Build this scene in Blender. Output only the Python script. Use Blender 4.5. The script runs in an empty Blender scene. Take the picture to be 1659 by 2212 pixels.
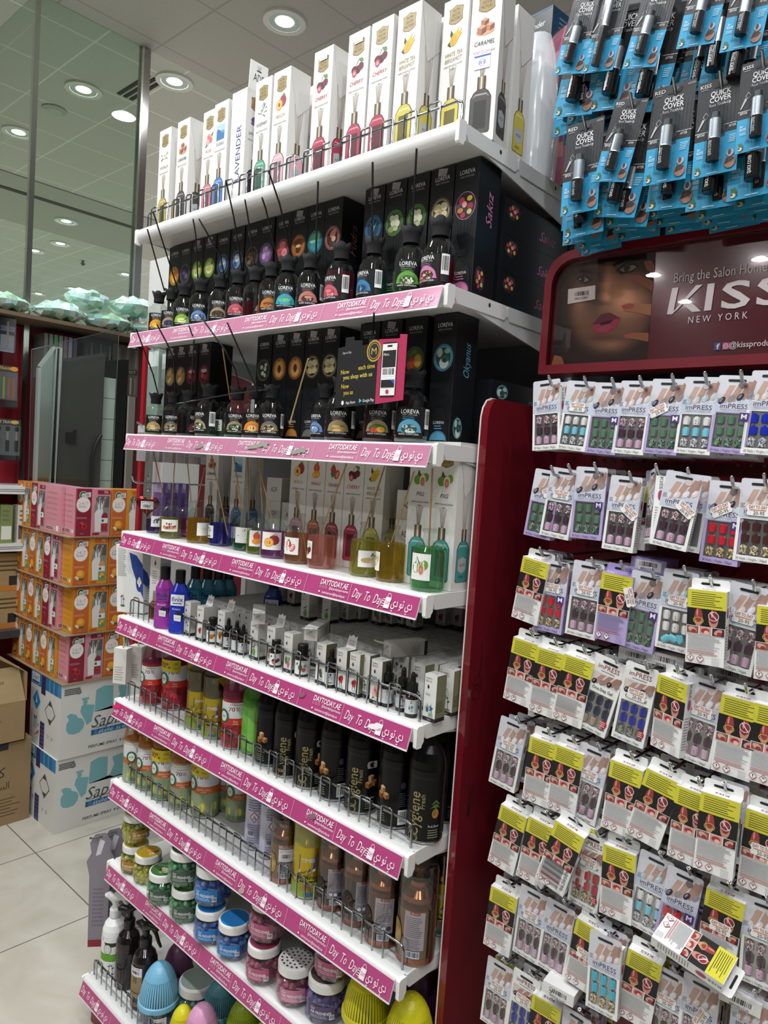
import bpy, math, random
from mathutils import Matrix, Vector
sc = bpy.context.scene
COL = sc.collection
RN = random.Random(11)
PI = math.pi
sin, cos = math.sin, math.cos
# ---------------------------------------------------------------- camera
FPX = 1564.57
CAM = Vector((2.17425, -1.15175, 1.87475))
_y, _p, _r = (math.radians(a) for a in (-42.3511, -3.3628, 3.7696))
FWD = Vector((sin(_y)*cos(_p), cos(_y)*cos(_p), sin(_p)))
_rt = Vector((cos(_y), -sin(_y), 0)); _up = _rt.cross(FWD)
RGT = cos(_r)*_rt + sin(_r)*_up
UPV = -sin(_r)*_rt + cos(_r)*_up
cd = bpy.data.cameras.new('camera'); cam = bpy.data.objects.new('camera', cd); COL.objects.link(cam)
cam.matrix_world = Matrix(((RGT.x, UPV.x, -FWD.x, CAM.x), (RGT.y, UPV.y, -FWD.y, CAM.y), (RGT.z, UPV.z, -FWD.z, CAM.z), (0, 0, 0, 1)))
cd.sensor_fit = 'HORIZONTAL'; cd.sensor_width = 36; cd.lens = 36*FPX/1659; cd.clip_start = .02; cd.clip_end = 60
sc.camera = cam
def at(px, py, X=None, Y=None, Z=None):          # the point of a plane X, Y or Z seen at a pixel of the photo
    d = RGT*((px-829.5)/FPX) - UPV*((py-1106)/FPX) + FWD
    t = (X-CAM.x)/d.x if X is not None else (Y-CAM.y)/d.y if Y is not None else (Z-CAM.z)/d.z
    return CAM + d*t
# ---------------------------------------------------------------- light and exposure
vs = sc.view_settings; vs.view_transform = 'Standard'; vs.look = 'None'; vs.gamma = 1; vs.use_curve_mapping = False
vs.exposure = -.06
wd = bpy.data.worlds.new('world'); sc.world = wd; wd.use_nodes = True
wd.node_tree.nodes['Background'].inputs[0].default_value = (.88, .95, 1, 1)
wd.node_tree.nodes['Background'].inputs[1].default_value = .3
CEIL = 4.3
LAMP_W = 19.5
# downlights: (x, y); the last is added out of view to brighten the left
LAMPS = [(-1.15, 1.42), (-2.24, 1.40), (-2.86, 1.085), (-3.957, 1.08), (-5.777, 2.252), (-6.92, 2.682), (-7.558, 2.636), (-7.564, 3.86), (-9.229, 3.858), (-10.17, 3.737),
         (-.1, -.75), (1.0, -.75), (2.1, -.75), (3.2, -.75), (-1.2, -.75), (.4, -1.85), (1.5, -1.85), (2.6, -1.85), (-2.3, -.75), (3.7, -1.85), (-.7, -1.85), (1.5, -3), (2.7, -3), (-1.353, -6.497), (-1.486, -7.838), (-.215, -6.439), (-1.35, .25)]
sc.cycles.use_denoising = True
sc.cycles.max_bounces = 8; sc.cycles.diffuse_bounces = 3; sc.cycles.glossy_bounces = 4; sc.cycles.transmission_bounces = 4
sc.cycles.transparent_max_bounces = 24; sc.cycles.caustics_reflective = False; sc.cycles.caustics_refractive = False
sc.cycles.sample_clamp_indirect = 4
# ---------------------------------------------------------------- materials (colour of every face sits in the attribute Col)
MT = {}
def newmat(name):
    m = bpy.data.materials.new(name); m.use_nodes = True; n = m.node_tree.nodes; n.clear()
    o = n.new('ShaderNodeOutputMaterial'); a = n.new('ShaderNodeAttribute'); a.attribute_name = 'Col'
    MT[name] = m
    return m, n, m.node_tree.links, o, a
def pbr(name, rough=.5, metal=0, coat=0, noise=0, nscale=40, bump=0, spec=.5, sub=0):
    m, n, l, o, a = newmat(name); b = n.new('ShaderNodeBsdfPrincipled')
    b.inputs['Roughness'].default_value = rough; b.inputs['Metallic'].default_value = metal
    b.inputs['Coat Weight'].default_value = coat; b.inputs['Coat Roughness'].default_value = .06; b.inputs['Specular IOR Level'].default_value = spec
    col = a.outputs['Color']
    if noise or bump:
        t = n.new('ShaderNodeTexNoise'); c = n.new('ShaderNodeTexCoord'); l.new(c.outputs['Object'], t.inputs['Vector'])
        t.inputs['Scale'].default_value = nscale; t.inputs['Detail'].default_value = 4
        if noise:
            x = n.new('ShaderNodeMixRGB'); x.blend_type = 'MULTIPLY'; x.inputs[0].default_value = noise
            l.new(col, x.inputs[1]); l.new(t.outputs['Fac'], x.inputs[2]); col = x.outputs[0]
        if bump:
            u = n.new('ShaderNodeBump'); u.inputs['Strength'].default_value = bump; u.inputs['Distance'].default_value = .004
            l.new(t.outputs['Fac'], u.inputs['Height']); l.new(u.outputs['Normal'], b.inputs['Normal'])
    l.new(col, b.inputs['Base Color']); l.new(b.outputs[0], o.inputs[0])
    return m
pbr('card', .5); pbr('satin', .33); pbr('gloss', .14, coat=.3); pbr('matte', .85); pbr('paint', .3, noise=.08, nscale=9)
pbr('metal', .16, 1); pbr('foil', .3, .85); pbr('brown', .8, noise=.25, nscale=14); pbr('lacquer', .09, coat=.5, spec=.5)
pbr('dark', .3, spec=.3); pbr('wrap', .12, 0, .6, bump=.5, nscale=26)
def clear(name, fmin, edge=0, rough=.03, blend=1.45):
    m, n, l, o, a = newmat(name)
    t = n.new('ShaderNodeBsdfTransparent'); g = n.new('ShaderNodeBsdfGlossy'); g.inputs['Roughness'].default_value = rough
    lw = n.new('ShaderNodeLayerWeight'); lw.inputs[0].default_value = .5; pw = n.new('ShaderNodeMath'); pw.operation = 'POWER'; pw.inputs[1].default_value = 1.4; l.new(lw.outputs['Facing'], pw.inputs[0]); ek = n.new('ShaderNodeMath'); ek.operation = 'MULTIPLY'; ek.inputs[1].default_value = edge; l.new(pw.outputs[0], ek.inputs[0]); ec = n.new('ShaderNodeMixRGB'); ec.blend_type = 'MULTIPLY'; ec.inputs[2].default_value = (.22, .25, .24, 1); l.new(ek.outputs[0], ec.inputs[0]); l.new(a.outputs['Color'], ec.inputs[1])
    f = n.new('ShaderNodeFresnel'); f.inputs['IOR'].default_value = blend
    ma = n.new('ShaderNodeMath'); ma.operation = 'ADD'; ma.inputs[1].default_value = fmin; ma.use_clamp = True
    mx = n.new('ShaderNodeMixShader'); l.new(a.outputs['Color'], t.inputs['Color']); gg = n.new('ShaderNodeNewGeometry'); mm = n.new('ShaderNodeMath'); mm.operation = 'MULTIPLY'; nn = n.new('ShaderNodeMath'); nn.operation = 'SUBTRACT'; nn.inputs[0].default_value = 1; l.new(gg.outputs['Backfacing'], nn.inputs[1]); l.new(f.outputs[0], ma.inputs[0]); l.new(ma.outputs[0], mm.inputs[0]); l.new(nn.outputs[0], mm.inputs[1]); l.new(mm.outputs[0], mx.inputs[0])
    l.new(t.outputs[0], mx.inputs[1]); l.new(g.outputs[0], mx.inputs[2]); l.new(mx.outputs[0], o.inputs[0])
clear('glass', .09, .9); clear('film', .07, rough=.12); clear('pane', .035, rough=.0)
m, n, l, o, a = newmat('liquid')
t = n.new('ShaderNodeBsdfTransparent'); df = n.new('ShaderNodeBsdfTranslucent'); d2 = n.new('ShaderNodeBsdfDiffuse'); gm = n.new('ShaderNodeGamma'); gm.inputs[1].default_value = .42
l.new(a.outputs['Color'], gm.inputs[0]); l.new(gm.outputs[0], t.inputs[0]); l.new(a.outputs['Color'], df.inputs[0]); l.new(a.outputs['Color'], d2.inputs[0])
m1 = n.new('ShaderNodeMixShader'); m2 = n.new('ShaderNodeMixShader'); m1.inputs[0].default_value = .5; m2.inputs[0].default_value = .3
l.new(df.outputs[0], m1.inputs[1]); l.new(d2.outputs[0], m1.inputs[2]); l.new(t.outputs[0], m2.inputs[1]); l.new(m1.outputs[0], m2.inputs[2]); l.new(m2.outputs[0], o.inputs[0])
def veil(name, dens, rough):                       # cloudy plastic: part see-through, part white sheen
    m, n, l, o, a = newmat(name)
    t = n.new('ShaderNodeBsdfTransparent'); b = n.new('ShaderNodeBsdfPrincipled'); mx = n.new('ShaderNodeMixShader')
    b.inputs['Roughness'].default_value = rough; b.inputs['Coat Weight'].default_value = .4; l.new(a.outputs['Color'], b.inputs['Base Color']); mx.inputs[0].default_value = dens
    l.new(t.outputs[0], mx.inputs[1]); l.new(b.outputs[0], mx.inputs[2]); l.new(mx.outputs[0], o.inputs[0])
veil('veil', .55, .2); veil('bead', .5, .05); veil('tintcap', .5, .08)
m, n, l, o, a = newmat('glow'); e = n.new('ShaderNodeEmission'); e.inputs[1].default_value = 14; l.new(a.outputs['Color'], e.inputs[0]); l.new(e.outputs[0], o.inputs[0])
def gridmat(name, size, ox, oy, line, base, lcol, rough, marble=0, lim=None):
    m, n, l, o, a = newmat(name); b = n.new('ShaderNodeBsdfPrincipled'); b.inputs['Roughness'].default_value = rough
    c = n.new('ShaderNodeTexCoord'); s = n.new('ShaderNodeSeparateXYZ'); l.new(c.outputs['Object'], s.inputs[0])
    def mth(op, x, y=None):
        k = n.new('ShaderNodeMath'); k.operation = op
        for i, q in enumerate((x, y)):
            if q is None: continue
            if isinstance(q, (int, float)): k.inputs[i].default_value = q
            else: l.new(q, k.inputs[i])
        return k.outputs[0]
    def ln(ax, off):
        f = mth('FRACT', mth('DIVIDE', mth('SUBTRACT', s.outputs[ax], off-100*size[ax]), size[ax]))
        return mth('LESS_THAN', mth('MULTIPLY', f, size[ax]), line)
    g = mth('MAXIMUM', ln(0, ox), ln(1, oy))
    mx = n.new('ShaderNodeMixRGB'); mx.inputs[2].default_value = (*lcol, 1); l.new(g, mx.inputs[0])
    t = n.new('ShaderNodeTexNoise'); l.new(c.outputs['Object'], t.inputs['Vector']); t.inputs['Scale'].default_value = 3.2 if marble else 90; t.inputs['Detail'].default_value = 8; t.inputs['Distortion'].default_value = 1.4 if marble else 0
    r = n.new('ShaderNodeValToRGB'); r.color_ramp.elements[0].position = .35; r.color_ramp.elements[1].position = .62
    k = .86 if marble else .93
    r.color_ramp.elements[0].color = (base[0]*k, base[1]*k*.985, base[2]*k*.95, 1); r.color_ramp.elements[1].color = (*base, 1)
    l.new(t.outputs['Fac'], r.inputs[0]); l.new(r.outputs[0], mx.inputs[1]); l.new(mx.outputs[0], b.inputs['Base Color']); l.new(b.outputs[0], o.inputs[0])
gridmat('ceiling_tiles', (.54, .565), -1.40, 1.122, .014, (.55, .52, .5), (.42, .39, .37), .8)
gridmat('ceiling_tiles_hall', (.51, .523), -2.76, .862, .012, (.62, .64, .6), (.86, .88, .83), .8)
gridmat('floor_tiles', (.6, .6), -1.13, .232, .005, (.54, .51, .44), (.12, .11, .10), .22, 1)
# ---------------------------------------------------------------- mesh builder
_hc = {}
def hx(h):
    if h not in _hc:
        r = []
        for i in (0, 2, 4):
            v = int(h[i:i+2], 16)/255
            r.append(v/12.92 if v <= .04045 else ((v+.055)/1.055)**2.4)
        _hc[h] = (*r, 1)
    return _hc[h]
def mixh(a, b, t): return ''.join('%02x' % round(int(a[i:i+2], 16)*(1-t)+int(b[i:i+2], 16)*t) for i in (0, 2, 4))
TX = {}
def text_shape(body, bold, sh):
    k = (body, bold, sh)
    if k not in TX:
        c = bpy.data.curves.new('t', 'FONT'); c.body = body; c.resolution_u = 2; c.offset = bold*.012; c.shear = sh
        o = bpy.data.objects.new('t', c); COL.objects.link(o)
        bpy.context.view_layer.update()
        m = bpy.data.meshes.new_from_object(o)
        v = [(p.co.x, p.co.y) for p in m.vertices]; f = [tuple(p.vertices) for p in m.polygons]
        bpy.data.objects.remove(o); bpy.data.curves.remove(c); bpy.data.meshes.remove(m)
        x0 = min(p[0] for p in v); x1 = max(p[0] for p in v)
        TX[k] = ([(p[0]-x0, p[1]-.35) for p in v], f, x1-x0)
    return TX[k]
FRM = {'F': ((1, 0, 0), (0, 0, 1), (0, -1, 0)), 'R': ((0, 1, 0), (0, 0, 1), (1, 0, 0)), 'L': ((0, -1, 0), (0, 0, 1), (-1, 0, 0)), 'B': ((-1, 0, 0), (0, 0, 1), (0, 1, 0)), 'T': ((1, 0, 0), (0, 1, 0), (0, 0, 1))}
class MB:
    def __init__(s):
        s.v = []; s.f = []; s.c = []; s.m = []; s.s = []; s.M = Matrix(); s.fr('F', 0, 0, 0); s.R = 0
    def fr(s, w, x, y, z):
        u, v, n = FRM[w]; s.F = Matrix(((u[0], v[0], n[0], x), (u[1], v[1], n[1], y), (u[2], v[2], n[2], z), (0, 0, 0, 1))); s.e = .0002; s.R = 0
        return s
    def cyl(s, r, x=0, y=0, z=0, spin=0): s.R = r; s.F = Matrix.Translation((x, y, z)); s.sp = spin; s.e = .0003; return s
    def add(s, vs, fs, col, mi='card', sm=0):
        o = len(s.v); M = s.M
        s.v += [M @ Vector(p) for p in vs]; c = hx(col)
        for f in fs:
            s.f.append([i+o for i in f]); s.c.append(c); s.m.append(mi); s.s.append(sm)
        return s
    def box(s, x0, x1, y0, y1, z0, z1, col, mi='card', **k):
        v = [(x, y, z) for z in (z0, z1) for y in (y0, y1) for x in (x0, x1)]
        for q, f in dict(F=(0, 1, 5, 4), B=(3, 2, 6, 7), L=(2, 0, 4, 6), R=(1, 3, 7, 5), D=(2, 3, 1, 0), T=(4, 5, 7, 6)).items(): s.add([v[i] for i in f], [(0, 1, 2, 3)], k.get(q, col), mi)
        return s
    def pt(s, u, v, n):
        if s.R: a = u/s.R + s.sp; return s.F @ Vector(((s.R+n)*sin(a), -(s.R+n)*cos(a), v))
        return s.F @ Vector((u, v, n))
    def D(s, pts, col, mi='card', fs=None):
        n = s.e; s.e += 4e-5
        return s.add([s.pt(u, v, n) for u, v in pts], fs or [tuple(range(len(pts)))], col, mi)
    def rect(s, u0, v0, u1, v1, col, mi='card'):
        k = max(1, int(abs(u1-u0)/(s.R*.22))+1) if s.R else 1
        P = [(u0+(u1-u0)*i/k, v) for i in range(k+1) for v in (v0, v1)]
        return s.D(P, col, mi, [(2*i, 2*i+2, 2*i+3, 2*i+1) for i in range(k)])
    def ell(s, u, v, a, b, col, rot=0, mi='card', n=18, h0=0, h1=1):
        if s.R and a > s.R*.25:
            P = []; k = 14
            for i in range(k+1):
                x = -1+2*i/k; y = math.sqrt(max(0, 1-x*x)); P += [(u+a*x, v-b*y*(h1 if h0 == 0 else 0)), (u+a*x, v+b*y)]
            return s.D(P, col, mi, [(2*i, 2*i+2, 2*i+3, 2*i+1) for i in range(k)])
        c, d = cos(rot), sin(rot); P = []
        for i in range(n+(1 if h0 else 0)):
            t = (PI if h0 else 2*PI)*i/n; x, y = a*cos(t), b*sin(t); P.append((u+x*c-y*d, v+x*d+y*c))
        return s.D(P, col, mi)
    def half(s, u, v, a, b, col, mi='card'): return s.ell(u, v, a, b, col, 0, mi, 14, 1)
    def ring(s, u, v, a, b, t, col, mi='card', n=24):
        P = []
        for i in range(n):
            w = 2*PI*i/n; P += [(u+a*cos(w), v+b*sin(w)), (u+(a-t)*cos(w), v+(b-t)*sin(w))]
        return s.D(P, col, mi, [(2*i, (2*i+2) % (2*n), (2*i+3) % (2*n), 2*i+1) for i in range(n)])
    def txt(s, body, u, v, h, col, w=None, al='c', rot=0, sh=0, bold=0, mi='card'):
        P, f, W = text_shape(body, bold, sh); k = h if w is None else w/W
        W *= k; ox = -W/2 if al == 'c' else 0 if al == 'l' else -W; c, d = cos(rot), sin(rot)
        return s.D([(u+(x*k+ox)*c-y*h*d, v+(x*k+ox)*d+y*h*c) for x, y in P], col, mi, f)
    def lines(s, u0, u1, v0, v1, n, col, t=.4, seed=1):
        r = random.Random(seed+n)
        for i in range(n):
            v = v1-(v1-v0)*(i+.5)/n; h = abs(v1-v0)/n*t*.5
            s.rect(u0, v-h, u0+(u1-u0)*r.uniform(.72, 1), v+h, col)
        return s
    def bars(s, u0, v0, u1, v1, col='1a1a1a', bg='f4f4f4', seed=1):
        s.rect(u0, v0, u1, v1, bg); r = random.Random(seed); x = u0+(u1-u0)*.08; E = u1-(u1-u0)*.08; W = (u1-u0)*.035
        while x < E:
            w = W*r.choice((.5, .8, 1.4)); s.rect(x, v0+(v1-v0)*.2, x+w, v1-(v1-v0)*.1, col); x += w+W*r.choice((.5, .9, 1.2))
        return s
    def art(s, name, u, v, k, ky=None):
        ky = ky or k
        for t in ART[name].split():
            q, h = t[0], t[1:7]; p = [float(x) for x in t[8:].split(',')]
            if q == 'e': s.ell(u+p[0]*k, v+p[1]*ky, p[2]*k, p[3]*ky, h, p[4] if len(p) > 4 else 0)
            elif q == 'p': s.D([(u+p[i]*k, v+p[i+1]*ky) for i in range(0, len(p), 2)], h)
            elif q == 'c':
                x, y, z = p
                for pts, hh in (((-1, .5, 0, .95, 1, .5, 0, .1), mixh(h, 'ffffff', .3)), ((-1, .5, 0, .1, 0, -1, -1, -.55), h), ((1, .5, 0, .1, 0, -1, 1, -.55), mixh(h, '000000', .35))):
                    s.D([(u+(x+pts[i]*z)*k, v+(y+pts[i+1]*z)*ky) for i in range(0, 8, 2)], hh)
        return s
    def lathe(s, prof, col, mi='card', n=24, x=0, y=0, sm=1, a0=0, a1=2*PI):
        full = a1-a0 > 6.28; N = n if full else n+1
        for i in range(len(prof)-1):
            p, q = prof[i], prof[i+1]; c = p[2] if len(p) > 2 else col; V = []
            for r, z in (p[:2], q[:2]): V += [(x+r*cos(a0+(a1-a0)*j/n), y+r*sin(a0+(a1-a0)*j/n), z) for j in range(N)]
            s.add(V, [(j, (j+1) % N, N+(j+1) % N, N+j) for j in range(n)], c, mi, sm)
        return s
    def disc(s, r, z, col, mi='card', x=0, y=0, n=24): return s.add([(x+r*cos(2*PI*j/n), y+r*sin(2*PI*j/n), z) for j in range(n)], [tuple(range(n))], col, mi)
    def tube(s, pts, r, col, mi='metal', n=6, cap=1, rr=None):
        P = [Vector(p) for p in pts]; V = []; F = []; up = None
        for i, p in enumerate(P):
            d = (P[min(i+1, len(P)-1)]-P[max(i-1, 0)]).normalized()
            if up is None: up = d.orthogonal().normalized()
            up = (up-d*up.dot(d)).normalized(); w = d.cross(up); q = rr[i] if rr else r
            V += [p+(up*cos(2*PI*j/n)+w*sin(2*PI*j/n))*q for j in range(n)]
        for i in range(len(P)-1): F += [(i*n+j, i*n+(j+1) % n, (i+1)*n+(j+1) % n, (i+1)*n+j) for j in range(n)]
        s.add(V, F, col, mi, 1)
        if cap: s.add(V[:n], [tuple(range(n))[::-1]], col, mi); s.add(V[-n:], [tuple(range(n))], col, mi)
        return s
    def sph(s, c, r, col, mi='card', n=8, m=6, half=0):
        rx, ry, rz = r if isinstance(r, tuple) else (r, r, r); V = []; F = []
        for i in range(m+1):
            a = -PI/2+PI*i/m if not half else PI/2*i/m
            V += [(c[0]+rx*cos(a)*cos(2*PI*j/n), c[1]+ry*cos(a)*sin(2*PI*j/n), c[2]+rz*sin(a)) for j in range(n)]
        for i in range(m): F += [(i*n+j, i*n+(j+1) % n, (i+1)*n+(j+1) % n, (i+1)*n+j) for j in range(n)]
        return s.add(V, F, col, mi, 1)
    def slab(s, pts, y0, y1, col, mi='card', side=None):   # polygon in x,z given thickness along y
        n = len(pts); V = [(x, y0, z) for x, z in pts]+[(x, y1, z) for x, z in pts]
        s.add(V, [tuple(range(n)), tuple(range(2*n-1, n-1, -1))], col, mi)
        return s.add(V, [((i+1) % n, i, n+i, n+(i+1) % n) for i in range(n)], side or col, mi)
    def mesh(s, name):
        m = bpy.data.meshes.new(name); m.from_pydata([tuple(p) for p in s.v], [], s.f)
        ks = list(dict.fromkeys(s.m))
        for k in ks: m.materials.append(MT[k])
        m.polygons.foreach_set('material_index', [ks.index(k) for k in s.m]); m.polygons.foreach_set('use_smooth', [bool(x) for x in s.s])
        a = m.attributes.new('Col', 'FLOAT_COLOR', 'FACE'); a.data.foreach_set('color', [x for c in s.c for x in c])
        m.update()
        return m
# ---------------------------------------------------------------- objects
def link(name, mesh, parent=None, loc=None, label=None, kind=None):
    o = bpy.data.objects.new(name, mesh); COL.objects.link(o)
    if parent: o.parent = parent
    if loc is not None:
        if isinstance(loc, Matrix): o.matrix_local = loc
        else: o.location = loc
    if label: o['label'] = label
    if kind: o['kind'] = kind
    return o
def tag(o, label, cat, group=None):
    o['label'] = label; o['category'] = cat
    if group: o['group'] = group
    return o
def struct(name, mb):
    o = link(name, mb.mesh(name)); o['kind'] = 'structure'; return o
def P(name, mb, sub=(), label=None, loc=None, kind=None):       # a part recipe: (name, mesh, sub-parts, label, place)
    return (name, mb.mesh(name) if isinstance(mb, MB) else mb, sub, label, loc, kind)
def hang(parts, parent):
    for n, m, sub, lb, loc, kd in parts: hang(sub, link(n, m, parent, loc, lb, kd))
def put(parts, name, label, cat, M, group=None):                  # one thing: an empty with its parts, or the mesh itself when it has no parts
    if not isinstance(M, Matrix): M = Matrix.Translation(M)
    if len(parts) == 1 and not parts[0][2] and parts[0][4] is None: o = link(name, parts[0][1])
    else: o = link(name, None); o.empty_display_size = .02; hang(parts, o)
    o.matrix_world = M
    return tag(o, label, cat, group)
PROTO = {}
def pro(fn, *a):
    k = (fn.__name__,)+a
    if k not in PROTO: PROTO[k] = fn(*a)
    return PROTO[k]
def TR(x, y, z, rz=0, ry=0, rx=0): return Matrix.Translation((x, y, z)) @ Matrix.Rotation(rz, 4, 'Z') @ Matrix.Rotation(ry, 4, 'Y') @ Matrix.Rotation(rx, 4, 'X')
def back(p, r):                                                      # centre of a round thing whose visible foot is at p
    d = Vector((p.x-CAM.x, p.y-CAM.y, 0)).normalized()*r; return p.x+d.x, p.y+d.y
def facing(x, y): return math.atan2(CAM.x-x, y-CAM.y)          # turn that shows a thing's front to the aisle
ORD = 'first second third fourth fifth sixth seventh eighth ninth tenth eleventh twelfth thirteenth fourteenth'.split()
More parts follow.
